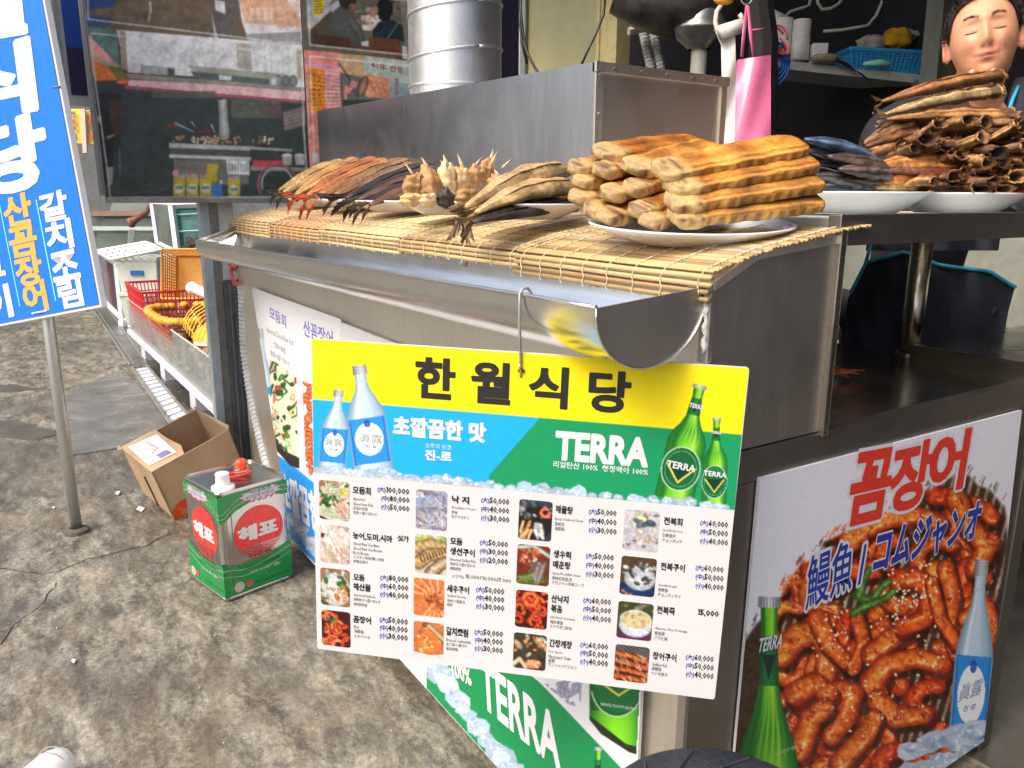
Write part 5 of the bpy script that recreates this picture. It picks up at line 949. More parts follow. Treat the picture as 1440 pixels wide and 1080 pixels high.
cv.poly([(480,105),(515,110),(515,135),(545,138),(545,152),(482,152)], (.36,.38,.40)); cv.stroke([(478,90),(492,112),(500,124)], .7, .7, (.08,.08,.1), (.1,.1,.1)); cv.poly([(494,112),(504,116),(500,125),(492,122)], (.92,.55,.55)); cv.poly([(484,120),(496,124),(492,132),(488,131),(488,145),(484,145)], (.93,.55,.52)); cv.poly([(483,140),(550,142),(560,150),(480,165)], (.14,.24,.16))
cv.poly([(513,103),(548,110),(550,140),(514,136)], (.84,.55,.40)); [cv.stroke([(516+k*3,112+(k*5) % 16),(524+k*2.5,116+(k*7) % 18)], 1, .7, (.60,.25,.15), (.85,.6,.45)) for k in range(9)]; cv.ell((510,122), 7, 17, .35, (.62,.48,.38), (.26,.17,.12)); cv.stroke([(514,110),(506,138)], .7, .7, (.85,.75,.65), (.6,.5,.4)); cv.poly([(549,115),(576,118),(576,150),(549,146)], (.50,.62,.66))
cv.poly([(436,158),(447,158),(449,240),(440,240)], (.86,.52,.42)); cv.poly([(438,212),(447,216),(449,240),(440,240)], (.85,.80,.84)); cv.poly([(441,228),(447,229),(447,240),(441,240)], (.25,.42,.72))
for P in ([(433,-20),(435.6,63),(575,77.5),(600,80)], [(600,96),(575,92.5),(435.6,78.7),(438,130),(443,240)]): cv.stroke(P, .8, .8, (.88,.90,.90), (.85,.87,.87))
cv.detail(.10); cv.a = .03+.97*np.clip(cv.a,0,1)**.88; cv.grain(.05); mb = MB(); board_pic(mb, cv, yB+.003, yC-.003, zA+.004, 2.02, 170, 330); put('printed_photo', mb, PRINT, PB2)
mb = MB()
for st_, a, b, h, c in (('40年 전통',(521,95),(567,104),9,(.72,.30,.34)),('생',(553.5,116),(560,117),7,(.80,.25,.20)),('선',(553.5,125),(560,126),7,(.80,.25,.20)),('구',(553.5,134),(560,135),7,(.80,.25,.20)),('이',(553.5,143),(560,144),7,(.80,.25,.20))): FW.text(mb, st_, a, b, h, c, .01, .0022, res=1)
for k, s_ in enumerate(('특 선','소 주','사 이','맥 주','음 료','장 어','고 기')): FW.text(mb, s_, (439,108+k*6.6), (451,110+k*6.4), 3.6, (.35,.12,.08), 0, .0022, res=1); FW.text(mb, s_+'구이', (460,109+k*5.9), (474,111+k*5.8), 3.2, (.4,.15,.15), 0, .0022, res=1)
put('printed_lettering', mb, PRINTM, PB2)
# ------------------------------------------------------------------ bamboo mats
def matz(Y): return float(np.interp(Y, [0.76,0.775,0.86,1.035,1.12], [1.108,1.112,1.134,1.160,1.167]))
def bamboo(name, col):
    m, nt, b = newmat(name); mp = mapping(nt, (3,60,60)); n = noise(nt, mp, 4, 6, 0.7)
    oi = nd(nt, 'ShaderNodeObjectInfo'); r = ramp(nt, [(0.25, tuple(c*0.55 for c in col)), (0.55, col), (0.8, tuple(min(1, c*1.25) for c in col))]); nt.links.new(n.outputs[0], r.inputs[0])
    r2 = ramp(nt, [(0.0,(0.62,0.55,0.48)), (0.5,(1,1,1)), (1.0,(1.2,1.15,1.0))]); nt.links.new(oi.outputs['Random'], r2.inputs[0])
    nt.links.new(mixc(nt, 1.0, r.outputs[0], r2.outputs[0], 'MULTIPLY'), b.inputs['Base Color']); b.inputs['Roughness'].default_value = 0.5; bump(nt, n.outputs[0], 0.4, 0.002, b); return m
BAM = [bamboo('bamboo light', (0.56,0.40,0.19)), bamboo('bamboo aged', (0.46,0.26,0.11)), bamboo('bamboo pale', (0.62,0.47,0.24))]
THR = plain('cotton thread', (0.68,0.58,0.42), 0.8)
mx = [aY(p, q, 0.772)[0] for p, q in ((322,290),(379,300),(452,310),(562,325),(727,340))]+[-0.712]
mlabel = ['short pale bamboo mat with a thick folded edge at the far left end','darker orange-brown bamboo mat, second from the far left end','pale narrow-slatted bamboo mat in the middle left of the counter, edge lifting','bamboo mat under the drooping fish tails','largest bamboo mat, at the right counter corner under the heaped eel plate']
def cyl_mesh(name, L, r, mat, n=6, flat=0.8):
    m = MB(); m.tube([vec(-L/2,0,0), vec(-L/6,0,r*.15), vec(L/6,0,-r*.12), vec(L/2,0,0)], [r*.95,r,r,r*.95], n, ell=(1,flat)); me = bpy.data.meshes.new(name); me.from_pydata(m.v, [], m.f); me.materials.append(mat)
    me.polygons.foreach_set('use_smooth', [True]*len(me.polygons)); return me
for k in range(5):
    xa, xb = mx[k]+.002, mx[k+1]+(.012 if k < 4 else 0); L = xb-xa; xm = (xa+xb)/2; mat = BAM[[0,1,2,0,0][k]]
    t = thing('bamboo_mat', mlabel[k], 'mat', (xm, .93, 1.11), 'bamboo mats on the counter'); r = 0.0031; mesh = cyl_mesh('slat', L, r, mat)
    big = cyl_mesh('wide_slat', L, 0.0047, mat, 6, 0.85); zo = [.006,.002,.004,.002,.0][k]; prof = []
    nh = [5,4,4,3,4][k]
    for j in range(nh): prof.append((0.7655+0.001*wob(j, k), matz(.775)+zo-0.004-(nh-1-j)*0.0092, big))
    Y = 0.7745
    while Y < 1.10: prof.append((Y, matz(Y)+zo+.0035, mesh)); Y += 0.0068
    for j, (Y, z, me) in enumerate(prof):
        o = bpy.data.objects.new('slat', me); COL.objects.link(o); o.parent = t; o.location = (random.uniform(-.003,.003), Y-.93, z-1.11+random.uniform(-.0004,.0004)); o.rotation_euler = (random.uniform(-.3,.3), random.uniform(-.002,.002), random.uniform(-.003,.003))
    nt_ = max(3, int(L/0.052)); 
    for i in range(nt_):
        x = xa+L*(i+.5)/nt_ if i < nt_-1 else xb-.016; m = MB(); P = []
        for j, (Y, z, me) in enumerate(prof):
            rr = .0047 if me is big else r; P.append(vec(x+0.0018*(1 if j % 2 else -1), Y-(rr+.0006 if j < nh else 0), z+(rr+.0007 if j >= nh else 0)+(.0012 if j % 2 else -.0006)*(j >= nh)))
        P.insert(0, P[0]+vec(.001,.002,-.007)); m.tube(P, .0009, 4); put('thread', m, THR, t)

TILT = -(M[2]*vec(1,1,0))/np.linalg.norm(M[2][:2])
# ------------------------------------------------------------------ plates
PLATE = plain('white melamine', (0.78,0.78,0.77), 0.22, var=0.02, dirt=0.06, dirtcol=(.5,.45,.35), coat=.3)
ZP = 1.166
def plate(c, rx, ry, rot, label, h=.026, z=None, tilt=0.0):
    z = ZP if z is None else z; A = [vec(math.cos(rot), math.sin(rot), 0), vec(-math.sin(rot), math.cos(rot), 0), vec(0,0,1)]
    A[2] = A[2]+TILT*tilt; A[2] /= np.linalg.norm(A[2]); A[1] = A[1]-A[2]*(A[1]@A[2]); A[0] = A[0]-A[2]*(A[0]@A[2])
    pr = [(0,0.002),(.50,0.002),(.56,0),(.60,.002),(.74,.35*h),(.90,.72*h),(1.0,h),(1.005,h+.002),(.98,h+.003),(.88,.78*h+.002),(.72,.40*h+.002),(.58,.006),(0,.005)]
    m = MB(); V = [(p[0]*rx if p[0] else .0001, p[1]) for p in pr]; m.lathe(V, vec(c[0], c[1], z), 48, A, 1, ry/rx)
    return tag(put('plate', m, PLATE, smooth=True), label, 'plate')
plates = []
a, b = aZ(829,309,ZP+.026), None
def pl_px(x, d, rx, ry, rot, label, **k):
    q = aD(x, 300, d); return plate((q[0], q[1]), rx, ry, rot, label, **k)
RC = math.atan2(.837,.547)
pl_px(972, 1.21, .156, .128, RC, 'large white oval plate under the heaped golden eel slabs', h=.026, z=1.143, tilt=.10)
pl_px(738, 1.50, .112, .085, RC, 'white plate under the pale croaker with drooping tails')
pl_px(636, 1.80, .120, .095, RC-.4, 'white plate under the cream fish head chunks')
pl_px(563, 2.10, .135, .100, RC-.5, 'white plate under the dark grilled fish, left of the fish heads')
pl_px(505, 2.45, .135, .100, RC-.5, 'white plate in the middle of the left heap of grilled fish')
pl_px(452, 2.75, .120, .095, RC-.5, 'white plate under the orange fish tail at the far left')
pl_px(1200, 1.42, .125, .095, RC, 'white plate under the blue-black mackerel', z=1.182, h=.034)
pl_px(1342, 1.52, .128, .10, RC, 'white plate under the tall brown pile of dried fish', z=1.182, h=.034)
pl_px(1478, 1.60, .10, .09, RC, 'white plate cut off by the right edge under orange fish', z=1.182, h=.030)

# ------------------------------------------------------------------ fish
FISH = vcol('grilled fish skin', 0.42, grain=0.95, gscale=90, bmp=0.8, contrast=(0.38,1.30))
EEL = vcol('golden eel flesh', 0.36, grain=0.75, gscale=110, bmp=0.7, contrast=(0.50,1.22), sss=.04)
DRY = vcol('dried fish skin', 0.60, grain=0.9, gscale=85, bmp=0.8, contrast=(0.35,1.35))
def loft(m, P, wf, hf, colf, n=14, up=vec(0,0,1), pw=2.4, ns=0.0, seed=0, open_end=False):
    P = [np.array(p, float) for p in P]; k = len(P); G = []; Cc = []
    for i in range(k):
        t = i/(k-1); T_ = P[min(i+1,k-1)]-P[max(i-1,0)]; T_ /= np.linalg.norm(T_); s_ = np.cross(T_, up); s_ /= np.linalg.norm(s_); u_ = np.cross(s_, T_); row = []; cr = []
        for j in range(n):
            a = 2*math.pi*j/n; c_, s2 = math.cos(a), math.sin(a); x = math.copysign(abs(c_)**(2/pw), c_)*wf(t); y = math.copysign(abs(s2)**(2/pw), s2)*hf(t)
            nz = 1+ns*wob(i*.9+c_*2, j*1.3, t*9, seed); row.append(P[i]+s_*x*nz+u_*y*nz); cr.append(colf(t, c_, s2))
        G.append(row); Cc.append(cr)
    o = m.n; V = [q for row in G for q in row]; C_ = [q for row in Cc for q in row]
    Fc = [(i*n+j, i*n+(j+1) % n, (i+1)*n+(j+1) % n, (i+1)*n+j) for i in range(k-1) for j in range(n)]+[tuple(range(n-1,-1,-1))]
    if not open_end: Fc.append(tuple((k-1)*n+j for j in range(n)))
    m.add(V, Fc, C_); return G
def interp(t, xs, ys): return float(np.interp(t, xs, ys))
def bent(p0, p1, k=9, sag=0.0, side=0.0):
    p0, p1 = np.array(p0), np.array(p1); d = p1-p0; s_ = np.cross(d, vec(0,0,1)); s_ /= np.linalg.norm(s_)+1e-9
    return [p0+d*t+vec(0,0,sag*math.sin(math.pi*t))+s_*side*math.sin(math.pi*t) for t in np.linspace(0,1,k)]
def C3(c, f): return tuple(np.clip(np.array(c)*f, 0, 1))
def eel_slab(p0, p1, w, h, label, seed, top=(.86,.58,.26), group='golden eel slabs stacked on the large plate', sag=.002):
    rg = random.Random(seed); spots = [(rg.uniform(0,.16), rg.uniform(0,6.28), rg.uniform(.016,.040)) for _ in range(13)]; m = MB(); k = 44
    P = bent(p0, p1, k, sag)
    def wf(t): return w*1.02*interp(t, [0,.015,.05,.13,.18,.5,.9,.97,1], [.35,.70,.90,.92,.86,1,1.0,.90,.55])*(1+.04*math.sin(t*31+seed))
    def hf(t): return h*.80*interp(t, [0,.015,.05,.12,.18,.5,.9,.97,1], [.45,.80,1.02,1.05,.90,.95,.88,.75,.55])*(1+.07*math.sin(t*23+seed*2))
    def cf(t, c, s_):
        g = .9+.12*math.sin(t*17+seed)+.10*math.sin(c*9+seed); cream = (.95,.80,.53)
        if s_ > .30: q = np.array(top)*np.array((1.02,.95,.74))*g*1.08; q = q*(1-np.array((.16,.26,.38))*max(0, math.sin(c*13+seed*.7+t*2))**2); q = q*(1-np.array((.25,.34,.42))*max(0, wob(t*14, c*5, 0, seed)))
        elif s_ > -.42: q = np.array((.93,.72,.40))*g; q = q*(1-.30*(math.sin(t*190+seed) > .1))
        elif s_ > -.93: q = np.array((.60,.50,.42))*(.85+.30*math.sin(t*170+seed)) if t > .20 else np.array(cream)*.85
        else: q = np.array((.62,.50,.36))
        f = max(0, min(1, (.20-t)/.06)); q = q*(1-f)+np.array(cream)*f*(1-.15*abs(s_))
        a = math.atan2(s_, c)
        for (st_, sa, sr) in spots:
            d = math.hypot((t-st_)*1.2, .05*abs((a-sa+math.pi) % (2*math.pi)-math.pi))
            if d < sr: q = q*(1-.75*(1-d/sr))+np.array((.30,.17,.10))*.75*(1-d/sr)
        if t < .03: q = q*.82
        return tuple(np.clip(q, 0, 1))
    loft(m, P, wf, hf, cf, 32, up=vec(0,0,.88)+TILT*.48, pw=4.6, ns=.055, seed=seed); return tag(put('eel_slab', m, EEL, smooth=True), label, 'eel', group)
GE = 'golden eel slab in the stack on the large plate'
dt_ = .0
right = [((922,244),1.13,(1128,203),1.20,'top right golden eel slab lying across the stack on the large plate',(.90,.67,.36)),((937,265),1.12,(1142,226),1.19,'second golden eel slab from the top in the right stack of the large plate',(.84,.60,.34)),((939,287),1.11,(1150,253),1.18,'third golden eel slab from the top in the right stack, silvery lower edge',(.80,.60,.36)),((943,306),1.11,(1150,280),1.18,'lowest golden eel slab of the right stack, resting on the plate rim',(.74,.58,.36))]
for k, (a, da, b, db, lb, tc) in enumerate(right): eel_slab(aD(*a, da), aD(*b, db), .030, .0125, lb, k+1, tc)
left = [((842,218),1.24,(985,200),1.42,'dark toasted eel slab on top of the left stack of the large plate',(.74,.49,.25)),((888,239),1.20,(1005,206),1.40,'eel slab wedged between the two stacks on the large plate',(.82,.60,.34)),((805,239),1.24,(950,213),1.44,'',(.84,.62,.36)),((842,242),1.21,(960,218),1.40,'',(.84,.62,.36)),((812,258),1.23,(950,233),1.42,'',(.84,.60,.36)),((885,268),1.17,(990,238),1.36,'',(.84,.62,.36)),((806,280),1.22,(950,253),1.40,'',(.82,.58,.32)),((852,275),1.18,(960,248),1.38,'',(.84,.62,.36)),((828,299),1.19,(960,273),1.36,'',(.84,.62,.36)),((893,299),1.14,(1000,273),1.30,'',(.82,.60,.34)),((848,307),1.165,(960,286),1.34,'',(.84,.62,.36)),((908,312),1.13,(1010,290),1.28,'',(.82,.60,.34))]
for k, (a, da, b, db, lb, tc) in enumerate(left):
    eel_slab(aD(*a, da), aD(*b, db), .0215 if k > 1 else .030, .0135, lb or 'pale lumpy eel head end, %s in the left stack on the large plate' % ['','','upper left','upper middle','second row left','third row right','left in the third row','centre of the third row','lowest left','lowest right','at the front rim left','at the front rim right'][k], k+11, tc, 'golden eel slabs stacked on the large plate' if lb else 'pale head ends of eel in the left stack')
def fish(p0, p1, w, h, top, belly, label, group, seed, mat=FISH, tail=True, sag=.012, side=0.0, hollow=False, tailcol=None, name='grilled_fish', taildrop=0.0, stripes=.25, k=16, tl=.22):
    m = MB(); P = bent(p0, p1, k, sag, side); rg = random.Random(seed)
    def wf(t): return w*interp(t, [0,.06,.3,.6,.85,.97,1], [.16,.28,.75,1,.92,.62,.40 if not hollow else .95])*(1+.06*math.sin(t*19+seed))
    def hf(t): return h*interp(t, [0,.06,.3,.6,.85,.97,1], [.22,.35,.80,1,.95,.65,.35 if not hollow else 1.05])*(1+.06*math.sin(t*27+seed))
    def cf(t, c, s_):
        q = np.array(top) if s_ > -.1 else np.array(belly); q = q*(1-(stripes+.12)*max(0, math.sin(c*9+t*3+seed)))*(1+.38*wob(t*11, c*5, s_*3, seed)); q = q*(1-.35*(t > .93)); return tuple(np.clip(q, 0, 1))
    G = loft(m, P, wf, hf, cf, 20, up=vec(0,0,.9)+TILT*(.15 if hollow else .45), pw=2.1, ns=.22 if hollow else .14, seed=seed, open_end=hollow); o = None
    if hollow:   # dark open mouth with a ragged rim
        e = G[-1]; c0 = sum(e)/len(e); d = P[-1]-P[-2]; d /= np.linalg.norm(d); inn = [c0+(q-c0)*.72-d*.002 for q in e]; dp = [c0+(q-c0)*.45-d*.03 for q in e]; rim = [c0+(q-c0)*rg.uniform(1.0,1.35)+d*rg.uniform(.001,.008) for q in e]
        n = len(e); m.add(e+rim+inn+dp, [(j,(j+1) % n,n+(j+1) % n,n+j) for j in range(n)]+[(n+j,n+(j+1) % n,2*n+(j+1) % n,2*n+j) for j in range(n)]+[(2*n+j,2*n+(j+1) % n,3*n+(j+1) % n,3*n+j) for j in range(n)]+[tuple(3*n+j for j in range(n))], [C3(top,.8)]*n+[C3(top,1.15)]*n+[C3(top,.45)]*n+[(.05,.03,.02)]*n)
    if not tail: return tag(put(name, m, mat, smooth=True), label, 'fish', group)
    fn = MB(); nG = len(G); Q = []
    for i in range(int((nG-1)*6)):
        t = i/(nG-1)/6
        if .22 < t < .86:
            i0 = min(int(t*(nG-1)), nG-2); f_ = t*(nG-1)-i0; j0 = 4; p = G[i0][j0]*(1-f_)+G[i0+1][j0]*f_; c_ = P[i0]*(1-f_)+P[i0+1]*f_; o_ = (p-c_)/np.linalg.norm(p-c_); Q.append((p-o_*.002, p+o_*(.0025+.0035*rg.random())*(1 if i % 2 else .35)*min(1, (t-.22)*8)))
    fn.grid([[a, b] for a, b in Q], [[C3(top, .75), C3(top, 1.1)]]*len(Q)); fn.grid([[a+vec(0,0,.0008)+TILT*.0006, b+TILT*.0004] for a, b in Q], [[C3(top, .75), C3(top, 1.1)]]*len(Q))
    t_ = thing(name, label, 'fish', (P[k//2][0], P[k//2][1], min(p[2] for p in P)-h), group); put('body', m, mat, t_, smooth=True); put('back_fin', fn, mat, t_)
    L = np.linalg.norm(P[-1]-P[0])*tl; d = P[0]-P[1]; d /= np.linalg.norm(d); s_ = np.cross(d, vec(0,0,1)); s_ /= np.linalg.norm(s_); tc = tailcol or C3(top,.6)
    e_ = vec(0,0,.85)+s_*.35+TILT*.2; dd = d
    if taildrop >= 1: dd = vec(0,0,-.95)+d*.25; e_ = M[0]*.8+d*.3
    elif taildrop: dd = d*.9+vec(0,0,-taildrop)
    e_ = e_/np.linalg.norm(e_)
    for sg_ in (-1, 1):
        f = MB(); A = []; nn_ = 6
        for i in range(nn_):
            u = i/(nn_-1); row = []
            for j in range(6):
                v = j/5; lat = sg_*w*(.10+.62*u*v+.10*u); rag = rg.uniform(-.05,.05)*(u > .9); p = P[0]+(d if u < .25 else dd)*(L*u*(1-.30*(1-v)+rag)-.004)+e_*lat+s_*(.0025*math.sin(v*13+seed))*u; row.append(p)
            A.append(row)
        cols = [[C3(tc, .95+.35*math.sin(j*3.1+i*.3)+.15*u) for j in range(6)] for i in range(nn_)]; f.grid(A, cols); f.grid([[q+s_*.0014+vec(0,0,.0006) for q in row] for row in A], cols); put('tail_fin', f, mat, t_, smooth=True)
    return t_
# pale croaker, tails hanging over the edge
GC = 'pale croaker lying on the plate left of the eel'
cr = [((655,292),1.40,(800,238),1.62,(.76,.62,.42),.030,.018),((668,300),1.36,(812,262),1.56,(.78,.65,.45),.028,.015),((660,296),1.44,(790,250),1.66,(.70,.54,.33),.034,.016),((650,306),1.36,(812,274),1.56,(.70,.48,.20),.030,.010),((664,312),1.34,(815,282),1.54,(.20,.16,.13),.032,.010),((655,304),1.40,(808,290),1.60,(.30,.22,.15),.034,.010)]
cl = ['arched pale croaker on top of the middle plate, nearest the eel','pale croaker with a long curved back below the top croaker','brownish croaker behind the two pale croaker','thin yellow-edged croaker in the middle of the croaker plate','dark-skinned croaker at the front of the croaker plate','lowest croaker resting on the plate rim']
for k, (a, da, b, db, c, w_, h_) in enumerate(cr): fish(aD(*a, da), aD(*b, db), w_, h_, c, C3(c,.75), cl[k], GC, 40+k, sag=.016 if k < 3 else .004, tailcol=(.46,.38,.25), taildrop=1.9 if k in (3,5) else .25, stripes=.10, tl=.17 if k in (3,5) else .15)
# cream fish head chunks with bony spikes
HD = vcol('grilled fish head', 0.5, grain=.7, gscale=70, bmp=.7, contrast=(.5,1.25))
hd_ = [(583,262,1.72,.024,.026),(578,281,1.66,.022,.014),(603,258,1.72,.024,.034),(604,282,1.64,.020,.014),(628,252,1.74,.020,.036),(626,279,1.64,.017,.020),(648,254,1.76,.020,.030),(668,250,1.80,.022,.026),(684,240,1.86,.020,.024),(655,278,1.68,.022,.018),(700,258,1.80,.020,.018)]
for k, (x, y, d, r_, hh) in enumerate(hd_):
    rg = random.Random(k+5); m = MB(); c = aD(x, y, d); N1, N2 = 22, 28; G = []; Cc = []; sq = rg.uniform(.7,1.2); rx_ = rg.uniform(-.5,.5)
    base = (.22,.16,.12) if k in (5,) else rg.choice([(.90,.80,.60),(.84,.70,.48),(.72,.54,.34)])
    for i in range(N1+1):
        ph = math.pi*i/N1; row = []; cr_ = []
        for j in range(N2):
            a = 2*math.pi*j/N2; cx_, sx_, cz_ = math.sin(ph)*math.cos(a), math.sin(ph)*math.sin(a), math.cos(ph); q = 1+.34*wob(cx_*3+k, sx_*3, cz_*3, k*3)+.20*abs(wob(cx_*6, sx_*6+k, cz_*6, k))-.10*abs(wob(cx_*15, sx_*15, cz_*13, k)); dirv = vec(cx_*sq+rx_*cz_, sx_, cz_); row.append(c+dirv*vec(r_,r_,hh)*q)
            v = wob(a*2, ph*5, 1, k+2); cc = np.array(base)*(1+.1*v); cc = cc*(1-.6*max(0, v-.25))+np.array((.65,.35,.10))*.6*max(0, v-.25); cr_.append(tuple(np.clip(cc,0,1)))
        G.append(row+[row[0]]); Cc.append(cr_+[cr_[0]])
    m.grid(G, Cc); t_ = thing('roast_fish_chunk', 'cream grilled fish head chunk, %s of the cream pile' % ['upper left','lowest left','second in the back row','low, second from the left','tallest, centre back','','right of the centre','back right','far back right','low, right of the dark one','rightmost'][k] if k != 5 else 'charred dark fish head piece at the front of the cream heads', 'fish head', (c[0], c[1], c[2]-hh), 'grilled fish heads'); put('flesh', m, HD, t_, smooth=True)
    for s_ in range(1 if y < 262 else 0):
        b = c+vec(rg.uniform(-.01,.01), rg.uniform(-.01,.01), hh*.7); lean = rg.uniform(-.018,.018); L = rg.uniform(.018,.040); sp = MB(); sp.tube([b, b+vec(lean*.4*.5,lean*.4,L*.5), b+vec(lean*.5,lean,L)], [.0055,.0040,.0008], 6, [(.92,.82,.60),(.95,.88,.74),(.80,.52,.22)], ell=(1,.5)); put('spike', sp, HD, t_, smooth=True)
for (x, y, d, dx, dz) in ((583,236,1.72,-.022,.030),(690,222,1.82,.016,.034),(706,224,1.84,.024,.022),(628,226,1.74,-.014,.020)):
    b = aD(x, y+12, d); sp = MB(); u = M[0]*dx; sp.tube([b, b+u*.5+vec(0,0,dz*.5), b+u+vec(0,0,dz)], [.0060,.0045,.0008], 6, [(.94,.88,.70),(.95,.86,.62),(.75,.45,.18)], ell=(1,.5)); tag(put('fish_bone', sp, HD, smooth=True), 'loose pale fish bone sticking up at the %s of the cream fish heads' % {583:'left',690:'right',706:'far right',628:'middle'}[x], 'bone', 'loose bones in the fish head pile')
# left heap: yellow, orange and black fish, tails to the left
OR_, YE, BK_, BR = (.72,.42,.22), (.70,.57,.36), (.14,.11,.09), (.56,.41,.26)
lf = [((398,272),2.72,(498,228),2.95,YE,.034,.020,'yellow grilled fish at the far left end of the heap',(.30,.25,.16),0),((392,268),2.76,(505,226),3.0,(.70,.58,.36),.030,.018,'dull yellow grilled fish behind the far left one',(.26,.22,.15),0),((415,275),2.60,(528,226),2.86,(.74,.54,.32),.040,.024,'pale brown grilled fish beside the orange tail',(.80,.36,.14),0),((432,276),2.45,(560,226),2.75,OR_,.040,.026,'orange grilled fish in the middle of the left heap',(.84,.34,.12),.3),
 ((445,277),2.40,(590,225),2.70,(.72,.46,.26),.038,.024,'orange-brown speckled grilled fish right of the orange one',(.80,.36,.14),.2),((470,276),2.25,(612,225),2.58,BR,.036,.022,'brown grilled fish across the back of the left heap',(.35,.26,.18),0),((486,279),2.12,(640,229),2.42,BK_,.026,.013,'black-skinned grilled fish on top at the right of the left heap',(.16,.13,.10),0),((490,276),2.14,(630,236),2.40,(.66,.42,.20),.026,.014,'amber strip of fish between two black ones',(.3,.2,.1),0),
 ((498,283),2.08,(646,240),2.36,BK_,.026,.013,'second black-skinned fish in the left heap',(.20,.16,.11),.2),((505,281),2.06,(640,248),2.34,(.34,.22,.16),.026,.013,'dark brown fish in the lower part of the left heap',(.30,.25,.16),.2),((510,287),2.02,(650,254),2.30,BK_,.026,.012,'third black-skinned fish close above the plate',(.30,.25,.16),.3),((520,288),1.98,(640,266),2.2,(.42,.26,.16),.026,.012,'reddish brown fish lowest above the plate beside the cream heads',(.3,.24,.16),.2)]
for k, (a, da, b, db, c, w_, h_, lb, tc, td) in enumerate(lf): fish(aD(*a, da), aD(*b, db), w_*1.25, h_*1.05, c, C3(c,.8), lb, 'grilled fish in the left heap', 60+k, sag=.016, tailcol=tc, taildrop=td, stripes=.12, tl=.16)
# mackerel, blue and black
MK = vcol('mackerel skin', 0.30, grain=.8, gscale=60, bmp=.5, contrast=(.4,1.5))
for k, (a, b, c) in enumerate([((1132,196),(1236,232),(.36,.44,.56)),((1138,212),(1228,244),(.30,.36,.44)),((1150,232),(1232,250),(.22,.24,.27)),((1165,220),(1246,236),(.42,.36,.32)),((1142,248),(1222,262),(.38,.38,.38)),((1160,256),(1250,258),(.25,.22,.20)),((1180,238),(1250,246),(.45,.38,.36)),((1135,262),(1216,268),(.42,.46,.50)),((1190,252),(1262,264),(.34,.26,.22))]):
    fish(aD(*a, 1.36+.02*(k % 3)), aD(*b, 1.44+.02*(k % 3)), .024, .0125, c, C3(c,.6), ['topmost bluish mackerel draped over the mackerel plate','second bluish mackerel under the topmost one'][k] if k < 2 else '%s mackerel %s in the heap right of the eel' % (['','','dark','brownish grey','plain grey','nearly black','greyish purple','pale silver-blue','black-brown'][k], ['','','with open mouth','curled','low','second lowest','at the right','against the plate rim','at the right plate rim'][k]), 'mackerel on the plate right of the eel', 80+k, mat=MK, tail=False, hollow=(k % 3 == 2), sag=.008*(1 if k < 3 else .3), name='mackerel', stripes=.4)
for k, (a, b, c, w_) in enumerate([((1228,234),(1348,232),(.82,.54,.28),.030),((1238,240),(1346,240),(.60,.42,.34),.028),((1222,258),(1308,246),(.82,.52,.28),.030),((1232,264),(1296,262),(.78,.62,.40),.026),((1290,252),(1346,242),(.52,.28,.14),.022)]):
    fish(aD(*a, 1.42), aD(*b, 1.50), w_, .014, c, C3(c,.7), ['orange-gold fish fillet on top right of the mackerel','purplish fish fillet under the orange-gold fillet','orange fish piece low beside the mackerel','pale yellow fish piece resting on the plate rim','dark reddish fish piece under the orange fillet end'][k], 'orange fish pieces beside the mackerel', 95+k, tail=False, sag=.006, name='fish_piece', stripes=.15)
# tall pile of dried fish
tops = [((1240,143),(1402,107),(.66,.44,.24),.022,'topmost dried fish of the tall pile, held at its head by fingers'),((1244,161),(1398,129),(.80,.68,.46),.023,'second dried fish from the top of the tall pile, pale yellow'),((1248,168),(1418,163),(.76,.54,.32),.026,'third dried fish from the top, longest and tan'),((1214,203),(1288,172),(.58,.42,.26),.018,'dried fish sticking out to the left of the tall pile'),((1218,206),(1300,186),(.50,.32,.18),.022,'dark dried fish under the one sticking out left')]
for k, (a, b, c, w_, lb) in enumerate(tops): fish(aD(*a, 1.50), aD(*b, 1.54), w_, .0125, c, C3(c,.6), lb, 'dried fish in the tall pile', 110+k, mat=DRY, tail=True, hollow=True, sag=.006, name='dried_fish', stripes=.2, tl=.10)
rg = random.Random(21); rows = [(176,1330,1436,5),(188,1282,1436,7),(201,1252,1440,8),(214,1238,1446,9),(228,1300,1450,9),(241,1330,1452,9),(253,1310,1450,9),(263,1282,1450,10)]
n_ = 0
for (y, x0, x1, cnt) in rows:
    for lay in range(2):
        for i in range(cnt-lay*2):
            x = x0+(x1-x0)*(i+.5+rg.uniform(-.3,.3))/(cnt-lay*2); L = rg.uniform(34,62); ang = rg.uniform(-.15,.62); d = 1.47+.10*lay+rg.uniform(-.03,.03); c = rg.choice([(.66,.48,.28),(.58,.42,.26),(.72,.56,.34),(.46,.30,.18),(.54,.36,.20),(.38,.26,.17)])
            a = (x-L*.5*math.cos(ang), y+L*.5*math.sin(ang)+rg.uniform(-3,3)); b = (x+L*.5*math.cos(ang), y-L*.5*math.sin(ang)*.8)
            a = (a[0], min(a[1], 266)); fish(aD(*a, d+rg.uniform(.0,.06)), aD(*b, d-rg.uniform(0,.05)), rg.uniform(.014,.021), rg.uniform(.007,.011), C3(c,1.12), C3(c,.8), '%s curled dried fish, %s row up, %s of the brown pile' % ({.66:'tan',.58:'mid brown',.72:'pale tan',.46:'dark reddish brown',.54:'red-brown',.38:'darkest brown'}[c[0]], ('bottom first','second','third','fourth','fifth','sixth','seventh','top')[7-[176,188,201,214,228,241,253,263].index(y)].replace('bottom first','first'), ('left end','left part','middle','right part','right end')[min(4, int(5*(x-1228)/222))] if x > 1228 else 'left end'), 'small dried fish in the tall brown pile', 200+n_, mat=DRY, tail=False, hollow=True, sag=rg.uniform(-.004,.008), name='small_dried_fish', stripes=.3, k=9); n_ += 1
